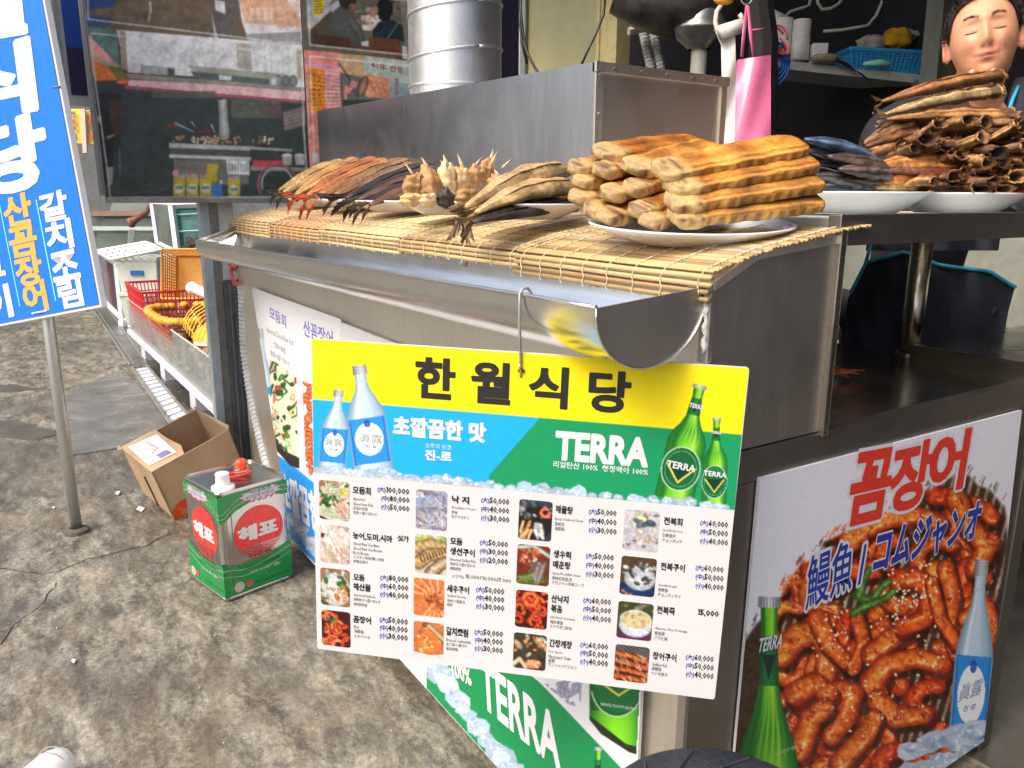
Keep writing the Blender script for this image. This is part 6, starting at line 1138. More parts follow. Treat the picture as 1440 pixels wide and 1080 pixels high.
for k, (a, b, c) in enumerate([((1420,246),(1475,236),(.82,.42,.22)),((1425,262),(1480,256),(.84,.46,.24)),((1428,272),(1482,270),(.78,.38,.18))]): fish(aD(*a, 1.46), aD(*b, 1.5), .022, .012, c, C3(c,.7), '%s orange dried fish at the right edge of the view' % ['uppermost','middle','lowest'][k], 'orange fish at the right edge', 400+k, tail=False, name='fish_piece', sag=.004)
# little plate with orange scraps deeper on the lower shelf
q = aZ(1172, 528, .855); plate((q[0]-.05, q[1]-.02), .07, .06, 0, 'small white plate on the lower steel shelf, half hidden by the counter side', h=.014, z=.852)
m = MB(); rg = random.Random(3)
for k in range(7): p = aZ(1166+k*4, 521+(k % 3)*2, .870); m.tube([p-vec(.03,.0,-.002), p, p+vec(rg.uniform(.0,.03), rg.uniform(.0,.05), rg.uniform(-.012,.004))], [.003,.003,.0012], 5, (.74,.36,.14))
tag(put('fried_scraps', m, FISH, smooth=True), 'thin orange fried strips on the small plate on the lower shelf', 'food scraps')
# ------------------------------------------------------------------ oil can
TIN = steel('tin plate', (0.50,0.49,0.46), 0.20, (8,8,3), 0.25, (0.35,0.30,0.22))
Fc_ = vec(-2.3153, .4795, 0); eu = vec(-.9734,-.2294,0); ev = vec(-.2294,.9734,0); SW, SH = .232, .350
ctr = Fc_+eu*SW/2+ev*SW/2
oc = thing('oil_can', 'square tin of cooking oil with green bands, red sun emblem and white spout', 'oil can', ctr)
def rsq(s_, r, z, n=5):
    P = []
    for cx, cy, a in ((s_/2-r, s_/2-r, 0), (-s_/2+r, s_/2-r, 90), (-s_/2+r, -s_/2+r, 180), (s_/2-r, -s_/2+r, 270)):
        for k in range(n+1): t = R(a+90*k/n); P.append(ctr+eu*(cx+r*math.cos(t))+ev*(cy+r*math.sin(t))+vec(0,0,z))
    return P
m = MB(); lv = [(0,SW-.004),(.003,SW),(.009,SW),(.011,SW-.003),(.339,SW-.003),(.341,SW),(.347,SW),(.350,SW-.003),(.350,SW-.007),(.344,SW-.010)]
G = [rsq(s_, .018, z) for z, s_ in lv]; G = [g+[g[0]] for g in G]; m.grid(G); m.add(rsq(SW-.010,.015,.344), [tuple(range(24))]); put('body', m, TIN, oc, smooth=False)
GRN = (.03,.52,.25); GRNP = vcol('green litho print', .28, .12, 40); off = .0006
def canface(n, o, pts_fn, mir):
    f = Flat(n, o); mb_ = MB(); tx = MB()
    def P(u, v): return f.w(u, v)   # local
    W = SW-.003
    def L(u, v): return ((u-.5)*W, v*SH)
    def top_edge(u): return np.interp(u, [0,.06,.22,.36,.62,.78,.92,1], [.72,.72,.80,.83,.875,.865,.835,.835]) if not mir else np.interp(u, [0,.08,.2,.45,.6,.8,.94,1], [.835,.835,.865,.875,.83,.80,.72,.72])
    def bot_edge(u): return np.interp(u, [0,.06,.25,.45,.75,1], [.335,.335,.30,.30,.335,.385]) if not mir else np.interp(u, [0,.25,.55,.75,.94,1], [.385,.335,.30,.30,.335,.335])
    us = np.linspace(.0, 1, 33)
    for i in range(32):
        a, b = us[i], us[i+1]; mb_.add([f.w(*L(a,top_edge(a)), off), f.w(*L(b,top_edge(b)), off), f.w(*L(b,.965), off), f.w(*L(a,.965), off)], [(0,1,2,3)], GRN)
        mb_.add([f.w(*L(a,.032), off), f.w(*L(b,.032), off), f.w(*L(b,bot_edge(b)), off), f.w(*L(a,bot_edge(a)), off)], [(0,1,2,3)], GRN)
        for dz, th, fn in ((.038,.007,top_edge),(.080,.006,top_edge),(-.055,.008,bot_edge),(-.115,.006,bot_edge)):
            za, zb2 = fn(a)+dz, fn(b)+dz; mb_.add([f.w(*L(a,za), off*1.6), f.w(*L(b,zb2), off*1.6), f.w(*L(b,zb2+th), off*1.6), f.w(*L(a,za+th), off*1.6)], [(0,1,2,3)], (.62,.64,.60))
    # starburst
    cx = .60 if not mir else .42; S = []; N = 22
    for k in range(N): a = 2*math.pi*k/N; r_ = 1 if k % 2 else .78; S.append(L(cx+.34*r_*math.cos(a), .905+.068*r_*math.sin(a)))
    S = [(x, min(y, .962*SH)) for x, y in S]; mb_.add([f.w(*q, off*2.0) for q in S]+[f.w(*L(cx,.90), off*2.0)], [(k,(k+1) % N,N) for k in range(N)], (.75,.20,.16))
    S2 = [((x-L(cx,0)[0])*.93+L(cx,0)[0], (y-.905*SH)*.90+.905*SH) for x, y in S]; mb_.add([f.w(*q, off*2.4) for q in S2]+[f.w(*L(cx,.90), off*2.4)], [(k,(k+1) % N,N) for k in range(N)], (.66,.72,.80))
    for k in range(5): u = cx-.22+k*.09; f.poly(mb_, [L(u,.838), L(u+.022,.838), L(u+.055,.875), L(u+.035,.875)], (.78,.25,.20), off*2.8, local=True)
    # sun emblem
    ccx = .54; C_ = [L(ccx+.36*math.cos(a), .57+.225*math.sin(a)) for a in np.linspace(-.62, math.pi+.62, 40)]; mb_.add([f.w(*q, off*1.2) for q in C_]+[f.w(*L(ccx,.50), off*1.2)], [(k,k+1,40) for k in range(39)]+[(39,0,40)], (.86,.20,.17))
    for k in range(4): z = .420-k*.017; hw = .30-.03*k; f.poly(mb_, [L(ccx-hw,z), L(ccx+hw,z), L(ccx+hw,z+.008), L(ccx-hw,z+.008)], (.80,.22,.18), off*1.4, local=True)
    put('printed_bands', mb_, GRNP, oc)
    def t(s_, u0, v0, u1, h, c, bd=.02): f.text(tx, s_, L(u0,v0), L(u1,v0), h*SH, c, bd, off*3.2, local=True, res=1)
    t('해표', ccx-.30, .50, ccx+.27, .135, (.80,.80,.80), .06); t('국내최초', cx-.16, .918, cx+.16, .040, (.05,.45,.28), .02); t('KS인증식용유', cx-.21, .878, cx+.20, .033, (.78,.25,.20), .01)
    t('식용유', ccx-.17, .325, ccx+.17, .050, (.72,.20,.15), .02); t('PURE REFINED EDIBLE OIL', ccx-.26, .300, ccx+.26, .014, (.6,.2,.15), 0)
    t('튀김요리 및 부침용', ccx-.24, .243, ccx+.28, .030, (.05,.33,.16), 0); t('대두유(콩기름)', ccx-.18, .178, ccx+.28, .034, (.66,.70,.64), .02); t('18L 식용유 3대 독자', ccx-.10, .075, ccx+.40, .024, (.06,.30,.15), 0)
    for k in range(2):
        c0 = L(.20+.15*k if not mir else .1+.12*k, .10); mb3 = MB(); r_ = .017 if k == 0 else .011; mb3.add([f.w(c0[0]+r_*math.cos(a), c0[1]+r_*math.sin(a), off*3) for a in np.linspace(0,6.28,18)], [tuple(range(18))], (.72,.30,.25) if k else (.70,.66,.62)); put('printed_badge', mb3, PRINTM, oc)
    put('printed_lettering', tx, PRINTM, oc)
canface(-eu, Fc_+ev*SW/2+(-eu)*(-.0014), None, False); canface(-ev, Fc_+eu*SW/2+(-ev)*(-.0014), None, True)
for e_, o_ in ((-eu, ev), (-ev, eu)):
    for k in (.10, .17): m = MB(); b = Fc_+o_*SW*k-e_*.001; m.tube([b+vec(0,0,.02), b+vec(0,0,.335)], .0014, 6); put('pressed_rib', m, TIN, oc)
m = MB(); sp = Fc_+eu*.040+ev*.040+vec(0,0,.345); m.lathe([(.034,0),(.034,.010),(.024,.013),(.021,.014),(.021,.020),(.0195,.045),(.021,.048),(.019,.052),(.0,.052)], sp, 24); put('white_spout', m, plain('milky plastic', (.78,.80,.86), .3, sss=.2), oc, smooth=True)
m = MB(); c = ctr+vec(0,0,.347); pth = [c+eu*(-.052+.104*(i/20 if i <= 20 else 1))*1 for i in range(0)]
ring = []
for k in range(28): a = 2*math.pi*k/27; ring.append(c+(-eu*.5+ev*.87)*(.048*math.cos(a))+(eu*.87+ev*.5)*(.020*math.sin(a))+vec(0,0,.004+.006*max(0, math.cos(a))))
m.tube(ring, .0052, 8); put('red_handle', m, plain('red plastic', (.60,.035,.02), .35), oc, smooth=True)
m = MB(); m.tube([c+ev*.0+vec(0,0,.012), c+(-eu*.5+ev*.87)*.035+vec(0,0,.013)], .0055, 8, ell=(1,.5)); put('handle_plate', m, TIN, oc)
rc = Fc_+eu*.185+ev*.185+vec(0,0,.344); rc = ctr+ev*.055+eu*.060+vec(0,0,.344)
m = MB(); m.lathe([(.020,0),(.020,.018),(.017,.028),(.012,.032),(0,.034)], rc, 20); put('red_cap', m, plain('red orange cap', (.72,.07,.02), .35, coat=.3), oc, smooth=True)
m = MB(); m.lathe([(.026,0),(.026,.003),(.020,.004)], rc, 20); put('cap_collar', m, TIN, oc)

# ------------------------------------------------------------------ cardboard box, open, leaning
CARD = plain('cardboard', (.46,.32,.19), .75, var=.10, scale=14, bmp=.15, dirt=.25, dirtcol=(.28,.19,.11)); CARDI = plain('cardboard inside', (.47,.34,.21), .8, var=.12, scale=10)
# corners measured on the tilted box
gA = aZ(258,802,0.004)+vec(0,0,0)
tFR = aD(214,664,2.92); tFL = aD(171,630,3.10); tBR = aD(336,620,3.02); tBL = aD(281,588,3.22)
tFR = vec(*tFR); bxU = tFL-tFR; bxV = tBR-tFR; bxU[2] *= 1; wU, wV = np.linalg.norm(bxU), np.linalg.norm(bxV); bxU /= wU; bxV -= bxU*(bxV@bxU); bxV /= np.linalg.norm(bxV); bxW = np.cross(bxV, bxU)
if bxW[2] > 0: bxW = -bxW
Hb = (tFR[2]-.004)/max(.2, -bxW[2]); low = min((tFR+bxU*a*wU+bxV*b*wV+bxW*Hb)[2] for a in (0,1) for b in (0,1)); Hb -= (0.003-low)/max(.2, -bxW[2])
cb = thing('cardboard_box', 'open brown cardboard box tipped beside the oil can, white shipping label on its flap', 'box', vec(*(tFR[:2]+.1), 0))
def bp(a, b, c): return tFR+bxU*a*wU+bxV*b*wV+bxW*c*Hb
def wall(nm, P, mat=CARD, t_=.004): 
    m = MB(); n = np.cross(P[1]-P[0], P[3]-P[0]); m.slab(P, n, t_); return put(nm, m, mat, cb)
inn = MB()
wall('side_wall', [bp(0,0,0), bp(0,0,1), bp(0,1,1), bp(0,1,0)]); wall('side_wall', [bp(1,0,0), bp(0,0,0), bp(0,0,1), bp(1,0,1)][::-1]); wall('side_wall', [bp(1,0,0), bp(1,1,0), bp(1,1,1), bp(1,0,1)]); wall('side_wall', [bp(0,1,0), bp(0,1,1), bp(1,1,1), bp(1,1,0)]); wall('bottom', [bp(0,0,.99), bp(1,0,.99), bp(1,1,.99), bp(0,1,.99)])
fl = wall('closed_flap', [bp(1.01,-.01,0), bp(-.01,-.01,0), bp(-.01,.40,.0), bp(.25,.47,.008), bp(.6,.44,.0), bp(1.01,.44,0)][::-1]); n_f = -bxW
m = MB(); m.add([bp(a,b,0)+n_f*.0062 for a, b in ((.90,.05),(.15,.03),(.12,.36),(.84,.40))], [(0,1,2,3)], (.86,.86,.88)); lb = put('shipping_label', m, PRINTM, cb)
m = MB(); rg = random.Random(4)
fl_ = Flat(n_f, bp(0,0,0), -bxU)
def lb2(a, b): q = bp(a, b, 0)-fl_.O; return (q@fl_.U, q@fl_.V)
for k in range(12):
    a = .84-.055*k; fl_.line(m, [lb2(a,.07), lb2(a,.07+rg.uniform(.08,.26))], .0016, rg.choice([(.2,.25,.5),(.3,.3,.35),(.25,.4,.6)]), .0072, local=True)
for k in range(16): a = .30-.009*k; fl_.line(m, [lb2(a,.18), lb2(a,.32)], rg.choice([.0008,.0016]), (.15,.18,.45), .0072, local=True)
fl_.line(m, [lb2(.75,.24), lb2(.45,.26), lb2(.40,.16)], .004, (.85,.45,.50), .0076, local=True); put('label_print', m, PRINTM, lb)
wall('torn_flap', [bp(0,1.0,0), bp(1,1.0,0), bp(.98,1.02,.06)+n_f*.01, bp(.05,1.03,.05)+n_f*.02], CARDI, .003)
m = MB()
for b in (.0, 1.0):
    for k in range(2): q = bp(b, .99, 0)+vec(rg.uniform(-.006,.006), rg.uniform(-.006,.006), rg.uniform(0,.006)); m.ball(q, (.008,.004,.006), 6, 3)
for k in range(5): m.ball(bp(1,0,0)+vec(rg.uniform(-.01,.01), rg.uniform(-.012,.005), rg.uniform(-.006,.008)), (.012,.008,.005), 6, 3)
put('torn_edge', m, CARDI, cb)
for c_ in (.10,.45): m = MB(); a_, b_2 = bp(0,c_*0,0), bp(0,0,1)
m = MB(); m.tube([bp(0,0,0)-bxU*.002-bxV*.001, bp(0,0,1)-bxU*.002-bxV*.001], .0035, 6); put('corner_tape', m, plain('packing tape', (.33,.24,.15), .25, coat=.4), cb)
m = MB(); q = [bp(.46,-.004,.33), bp(.46,-.004,.98)]; m.tube([x-bxV*.001 for x in q], .004, 5, ell=(1,.4)); put('seam_gap', m, plain('dark seam', (.10,.07,.04), .8), cb)
# round cart mark printed on the side facing the viewer
nS = -bxU; fS = Flat(nS, bp(0,0,0), (0,0,1)); cS = fS.loc(262,718); m = MB(); rS = .052
m.add([fS.w(cS[0]+rS*math.cos(a), cS[1]+rS*math.sin(a), .0012) for a in np.linspace(0,2*math.pi,40)[:-1]], [tuple(range(39))], (.85,.29,.10)); TN = (.78,.62,.42)
for k in range(14): a = 2*math.pi*k/14; p = (cS[0]+rS*.88*math.cos(a), cS[1]+rS*.88*math.sin(a)); fS.poly(m, [(p[0]-.0015,p[1]-.0015),(p[0]+.0015,p[1]-.0015),(p[0]+.0015,p[1]+.0015),(p[0]-.0015,p[1]+.0015)], TN, .0020, local=True)
def S_(x, y): return (cS[0]+x*rS, cS[1]+y*rS)
for P in ([(-.6,.38),(-.42,.34),(-.25,-.25),(.42,-.22)], [(-.36,.22),(.55,.25),(.42,-.08),(-.28,-.1)], [(-.32,.08),(.50,.10)], [(-.12,.23),(-.05,-.1)], [(.14,.23),(.15,-.08)], [(.36,.24),(.32,-.08)]): fS.line(m, [S_(*q) for q in P], .003, TN, .0020, local=True)
for x in (-.15,.32): fS.poly(m, [(S_(x,-.38)[0]+.004*math.cos(a), S_(x,-.38)[1]+.004*math.sin(a)) for a in np.linspace(0,6.28,10)[:-1]], TN, .0020, local=True)
put('printed_mark', m, PRINTM, cb)

# ------------------------------------------------------------------ litter on the ground
PAP = plain('scrap paper', (.72,.72,.74), .6)
for k, (x, y, s_, lb) in enumerate([(165,694,.022,'folded scrap of white paper on the concrete left of the box'),(197,716,.034,'flat pale leaf-shaped paper scrap touching the shadow of the box'),(75,714,.012,'tiny beige scrap near the foot of the sign pole'),(103,930,.012,'small white scrap beside the dark stain in the foreground')]):
    c = aZ(x, y, .003); m = MB(); m.add([c+vec(-s_,0,.002), c+vec(0,-s_*.4,.004), c+vec(s_,0,.001), c+vec(s_*.1,s_*.5,.010 if k == 0 else .003)], [(0,1,2),(0,2,3)]); m.add([c+vec(-s_,0,.0005), c+vec(0,-s_*.4,.0015), c+vec(s_,0,0), c+vec(s_*.1,s_*.5,.006 if k == 0 else .001)], [(0,2,1),(0,3,2)]); tag(put('paper_scrap', m, PAP), lb, 'litter')
rg = random.Random(77)
m = MB()
for k in range(260):
    x, y = rg.uniform(-3.6,-1.2), rg.uniform(-.6,.75); r_ = rg.uniform(.0012,.0045); m.ball((x, y, .000), (r_, r_*rg.uniform(.6,1), r_*.6), 5, 3)
stuff(tag(put('grit', m, plain('pale grit', (.34,.32,.29), .9, var=.5, scale=8)), 'scattered pale grit on the concrete in the foreground', 'grit'))
c = aZ(62,752,.0); 
# ------------------------------------------------------------------ drain hose with red tape
HO = plain('corrugated white hose', (.60,.63,.64), .5, dirt=.25)
hs = thing('drain_hose', 'white corrugated drain hose tied with red tape hanging from the left end of the gutter', 'hose', aY(372,610,.80))
pts = [(335,372),(340,385),(344,410),(345,440),(346,470),(348,500),(352,530),(357,560),(363,590),(370,620),(378,650),(386,690)]
P = [aY(x, y, .79) for x, y in pts]; Pd = []; Rr = []
seg = np.linspace(0, len(P)-1, 170)
for i, s_ in enumerate(seg): a = int(min(s_, len(P)-2)); Pd.append(P[a]+(P[a+1]-P[a])*(s_-a)); Rr.append(.026 if i % 3 else .0215)
m = MB(); m.tube(Pd[24:], Rr[24:], 14); put('corrugated_tube', m, HO, hs, smooth=False)
m = MB(); m.tube(Pd[:26], .017, 10); put('spigot', m, plain('old brown spout', (.30,.26,.20), .5), hs, smooth=True)
RT = plain('red plastic tape', (.62,.11,.10), .4, var=.25, scale=50)
m = MB(); 
for z in (0,1,2): m.tube([Pd[22+z]+vec(.027*math.cos(a), .027*math.sin(a), .004*math.sin(a*2+z)) for a in np.linspace(0,6.3,16)], .0045, 5)
m.tube([Pd[2]+vec(-.01,-.02,.01), Pd[8]+vec(-.02,-.03,0), Pd[16]+vec(-.022,-.03,-.01), Pd[25]+vec(-.012,-.03,0)], [.010,.007,.009,.006], 6, ell=(1,.4))
for k in range(7): a = k*.9; m.ball(Pd[3]+vec(.018*math.cos(a), -.018+.012*math.sin(a), .010*math.sin(a*1.7)), (.014,.010,.010), 7, 5)
put('red_tape', m, RT, hs, smooth=True)

# ------------------------------------------------------------------ aquariums and baskets beyond the pillar
WF = plain('white tank frame', (.62,.62,.68), .4, dirt=.2); GL = plain('murky glass', (.30,.42,.40), .08, var=.3, scale=4, alpha=.35); TEAL = plain('teal water', (.045,.20,.18), .08, var=.5, scale=5, dirt=.4, dirtcol=(.10,.13,.11)); MURK = plain('murky tank water', (.10,.13,.10), .08, var=.4, scale=3, dirt=.5, dirtcol=(.20,.20,.15)); BLUW = plain('blue water', (.02,.12,.38), .15, var=.25, scale=9)
def beam(m, a, b, w_): m.tube([a, b], w_*.7, 4)
# long front tank
yT = .885; tk = thing('shellfish_tank', 'long low glass tank on a white frame behind the pillar, full of shellfish', 'tank', (-5.2,1.1,0))
x0, z0 = aY(183,466,yT)[0], .155; x1 = -3.70; zt = .40
m = MB(); m.slab([vec(x0,yT,z0), vec(x1,yT,z0), vec(x1,yT,zt), vec(x0,yT,zt)], (0,-1,0), .006); m.slab([vec(x0,yT+.01,z0), vec(x0,1.45,z0), vec(x0,1.45,zt), vec(x0,yT+.01,zt)], (-1,0,0), .006); put('glass', m, plain('tank glass', (.45,.50,.47), .06, alpha=.38, var=.3, scale=5), tk)
m = MB(); m.box(((x0+x1)/2, yT, z0-.018), (x1-x0, .045, .036)); put('bottom_frame', m, WF, tk, bevel=.004); m = MB(); m.tube([vec(x0,yT,zt), vec(x1,yT,zt)], .006, 6); put('glass_rim', m, plain('glass rim', (.55,.58,.52), .2), tk)
m = MB(); m.box(((x0+x1)/2, 1.17, z0), (x1-x0-.02, .56, .012)); put('tray', m, GREYP, tk)
for q in (200, 224, 262, 302):
    xx = aY(q, 500, yT)[0]; m = MB(); m.box((xx+.06, yT+.05, .062), (.15,.10,.124)); put('leg', m, WF, tk, bevel=.004)
m = MB(); rg = random.Random(6)
for k in range(520):
    x = rg.uniform(x0+1.2,x1-.02); y = rg.uniform(yT+.02,1.42); z = z0+.02+rg.random()*.17; c = rg.choice([(.42,.25,.14),(.60,.40,.25),(.25,.14,.08),(.72,.62,.50),(.16,.17,.14),(.35,.20,.13)]); m.ball((x,y,z), (rg.uniform(.02,.05),rg.uniform(.015,.03),rg.uniform(.015,.03)), 6, 4, None, c)
sh_ = stuff(tag(put('shellfish', m, vcol('wet shells', .3, .6, 60)), 'heaped brown and white shellfish inside the long low tank', 'shellfish'))
m = MB()
for k in range(60): m.ball((rg.uniform(-4.9,-4.0), rg.uniform(.95,1.4), .36+rg.random()*.02), (.09,.06,.018), 7, 4, None, rg.choice([(.86,.86,.83),(.75,.74,.70),(.62,.48,.36)]))
stuff(tag(put('white_netting', m, vcol('wet netting', .5, .5, 60)), 'crumpled white netting lying over the shellfish', 'net'))
p = aY(289,490,1.1); m = MB(); m.ball((p[0],1.1,.36), (.09,.06,.015), 12, 5); tag(put('blue_disc', m, plain('blue lid', (.01,.18,.60), .4), smooth=True), 'small round blue disc floating among the shellfish', 'disc')
# baskets
def basket(nm, lb, c, L, W_, H, mat, ax=None, cat='basket', slots=True, taper=.82):
    A = np.eye(3) if ax is None else np.array(ax, float); c = np.array(c, float); t_ = thing(nm, lb, cat, c)
    def q(x, y, z): k = taper+(1-taper)*z; return c+A[0]*x*L/2*k+A[1]*y*W_/2*k+A[2]*z*H
    m = MB(); V = [q(-1,-1,0), q(1,-1,0), q(1,1,0), q(-1,1,0)]; m.slab(V, A[2], .004); put('base', m, mat, t_)
    for (a, b) in (((-1,-1),(1,-1)),((1,-1),(1,1)),((1,1),(-1,1)),((-1,1),(-1,-1))):
        n_ = 16; m = MB()
        for i in range(n_):
            for z0_, z1_ in ((.03,.30),(.34,.62),(.66,.90)):
                f0, f1 = (i+.18)/n_, (i+.82)/n_
                P = [q(a[0]+(b[0]-a[0])*f, a[1]+(b[1]-a[1])*f, z) for f, z in ((f0,z0_),(f1,z0_),(f1,z1_),(f0,z1_))]
            # ribs
            f = i/n_; m.tube([q(a[0]+(b[0]-a[0])*f, a[1]+(b[1]-a[1])*f, 0), q(a[0]+(b[0]-a[0])*f, a[1]+(b[1]-a[1])*f, 1)], .0042, 4)
        for z in (.12,.26,.40,.54,.68,.82): m.tube([q(*a, z), q(*b, z)], .0045, 4)
        m.slab([q(a[0]*.985, a[1]*.985, 0), q(b[0]*.985, b[1]*.985, 0), q(b[0]*.985, b[1]*.985, .10), q(a[0]*.985, a[1]*.985, .10)], A[2] if False else np.cross(q(*b,0)-q(*a,0), A[2]), .003); put('side_grid', m, mat, t_)
    m = MB(); cs = [q(-1,-1,1), q(1,-1,1), q(1,1,1), q(-1,1,1), q(-1,-1,1)]; m.tube(cs, .010, 6); put('rim', m, mat, t_, bevel=0); return t_
REDP = plain('red crate plastic', (.55,.03,.035), .35, var=.15); ORP = plain('orange net plastic', (.75,.33,.02), .5, var=.15, scale=40); ORB = plain('orange basket', (.70,.36,.05), .5, var=.12); YEL = plain('yellow net', (.72,.50,.03), .5)
c = vec(x0+.42, 1.13, z0+.012); basket('red_basket', 'red plastic basket at the far end of the long shellfish tank', c+vec(.12,-.05,0), .80, .42, .37, REDP)
m = MB(); m.box((c[0], c[1], .17+.10), (.50,.34,.17)); 
c2 = vec(x0+1.42, 1.12, z0+.012); ob_ = basket('orange_basket', 'orange-rimmed net basket in the long tank, next to the red basket', c2, .75, .50, .26, plain('dark red basket body', (.42,.12,.07), .4, var=.2))
m = MB()
for k in range(60):
    a = 2*math.pi*k/60; x, y = c2[0]+.40*math.copysign(abs(math.cos(a))**.5, math.cos(a)), c2[1]+.27*math.copysign(abs(math.sin(a))**.5, math.sin(a)); m.ball((x, y, z0+.285+.012*wob(k*.9)), (.045,.035,.022*(1+.3*wob(k))), 7, 5)
stuff(put('net_rim', m, ORP, ob_, smooth=True))
m = MB()
for k in range(9): a = k*.35-.3; m.tube([vec(c2[0]+.52+.0*k, 1.12+.19*math.cos(t)*math.cos(a*.3), .43+.16*math.sin(t)-.01*k) + vec(.04*k,0,0) for t in np.linspace(0, math.pi, 12)], .0035, 4)
for k in range(7): t = .3+k*.42; m.tube([vec(c2[0]+.52+.04*j, 1.12+.19*math.cos(t), .43+.16*math.sin(t)-.01*j) for j in range(9)], .003, 4)
m.ball((c2[0]+.66, 1.12, .36), (.24,.17,.11), 16, 9); tag(put('yellow_net', m, YEL), 'yellow net bag mounded behind the orange-rimmed basket', 'net bag')
m = MB(); a = aD(270,405,5.4); b = aD(302,417,4.9); m.tube([a, b], .036, 12); m.tube([a, a+(b-a)*.12], .044, 12); tag(put('white_pipe', m, WHITEPL, smooth=True), 'short white plastic pipe pointing out from behind the pillar over the nets', 'pipe')
cO = aD(252,412,6.2); ax = [vec(.35,.93,0), vec(-.5,.2,.84), vec(.80,-.3,.5)]; ax = [a/np.linalg.norm(a) for a in ax]
# orange basket standing on its side against the tank
c3 = aD(288,388,5.9); u_ = M[0]; w_ = -M[2]; basket('orange_crate', 'large orange plastic basket standing on its side below the teal aquarium', c3+M[2]*.10, .55, .36, .20, ORB, ax=[u_, -M[1], -M[2]], cat='basket', taper=.9)
m = MB(); m.slab([c3+M[2]*.09+u_*a*.25-M[1]*b*.17 for a, b in ((-1,-1),(1,-1),(1,1),(-1,1))], -M[2], .004); tag(put('basket_liner', m, ORB), 'solid orange sheet lining the standing orange basket', 'liner')
# styrofoam boxes
FOAM = plain('styrofoam', (.66,.68,.60), .6, var=.06, scale=50, bmp=.1, dirt=.15)
def foam(cx0, cx1, ytop, ybot, d, tp, lb, handle):
    cl, cr_ = aD(cx0, (ytop+ybot)/2, d), aD(cx1, (ytop+ybot)/2, d); w_ = np.linalg.norm(cr_-cl); h = (ybot-ytop)/F*d; u = M[0]; c = (cl+cr_)/2; f = np.cross(u, vec(0,0,1)); f = f if f@M[2] > 0 else -f; c = c+f*.2
    m = MB(); zb_, zt_ = c[2]-h/2, c[2]+h/2; V = []
    for z, k in ((zb_,tp),(zt_,1)):
        for a, b in ((-1,-1),(1,-1),(1,1),(-1,1)): p = c+u*a*w_/2*k+f*b*.2*k; V.append(vec(p[0],p[1],z))
    m.hexa(V); t_ = thing('styrofoam_box', lb, 'box', (c[0],c[1],zb_)); put('box_body', m, FOAM, t_, bevel=.008)
    if handle: m = MB(); m.box(c-f*(.2*(1+tp)/2+.004)+vec(0,0,h*.05), (w_*.30,.02,h*.14), [u,f,vec(0,0,1)]); put('blue_grip', m, plain('blue tape', (.02,.14,.42), .4), t_)
    m = MB(); V = [vec(*(c+u*a*w_/2*1.04+f*b*.205)[:2], z) for z in (zt_-.05*h*2, zt_+.001) for a, b in ((-1,-1),(1,-1),(1,1),(-1,1))]; m.hexa(V); put('rim', m, FOAM, t_, bevel=.004); return t_
foam(163,222,362,411,7.2,.88,'upper styrofoam box with a blue grip, standing on another one by the small white tank', True)
foam(168,222,412,458,7.25,.80,'lower styrofoam box under the one with the blue grip', False)
def flatbox(nm, lb, cat, px, d, dep, mat):   # px quad of the front, box going away
    P = [aD(x, y, d) for x, y in px]; m = MB(); f = np.cross(M[0], vec(0,0,1)); f = f if f@M[2] > 0 else -f; Q = [p+f*dep for p in P]; m.add(P+Q, [(0,1,2,3),(7,6,5,4),(0,4,5,1),(1,5,6,2),(2,6,7,3),(3,7,4,0)]); return m
def fr(m, px, d, w_, close=True):
    P = [aD(x, y, d) for x, y in px]; 
    if close: P.append(P[0])
    for a, b in zip(P[:-1], P[1:]): m.tube([a, b], w_, 4)
# small white tank at far left
t_ = thing('small_tank', 'small white framed tank left of the styrofoam boxes with a white grid lid', 'tank', aZ(175,470,0)); m = flatbox('', '', '', [(140,357),(163,372),(170,446),(146,420)], 7.6, .10, MURK); put('water', m, plain('brown tank water', (.16,.11,.12), .12, var=.4, scale=3), t_)
m = MB(); fr(m, [(137,354),(164,371),(172,450),(145,422)], 7.5, .028); fr(m, [(164,371),(178,371),(186,455),(172,450)], 7.45, .028); put('frame', m, WF, t_)
m = MB(); fr(m, [(172,450),(173,470)], 7.4, .035, False); fr(m, [(185,455),(186,472)], 7.4, .035, False); put('leg', m, WF, t_)
m = MB(); g = [(137,353),(205,341),(230,350),(156,365)]
for k in range(9): f_ = k/8; a = [g[0][i]+(g[1][i]-g[0][i])*f_ for i in (0,1)]; b = [g[3][i]+(g[2][i]-g[3][i])*f_ for i in (0,1)]; m.tube([aD(*a, 7.6), aD(*b, 7.1)], .016, 4)
for k in range(4): f_ = k/3; a = [g[0][i]+(g[3][i]-g[0][i])*f_ for i in (0,1)]; b = [g[1][i]+(g[2][i]-g[1][i])*f_ for i in (0,1)]; m.tube([aD(*a, 7.6-.5*f_), aD(*b, 7.6-.5*f_)], .016, 4)
put('grid_lid', m, plain('lid white', (.78,.80,.82), .4), t_)
m = flatbox('', '', '', [(220,373),(243,372),(243,420),(224,420)], 7.6, .3, BLUW); bt = thing('blue_tank', 'blue-watered tank in a white frame, right of the styrofoam boxes', 'tank', aZ(235,470,0)); put('water', m, BLUW, bt); m = MB(); fr(m, [(217,368),(250,367),(250,424),(222,424)], 7.5, .035); put('frame', m, WF, bt)
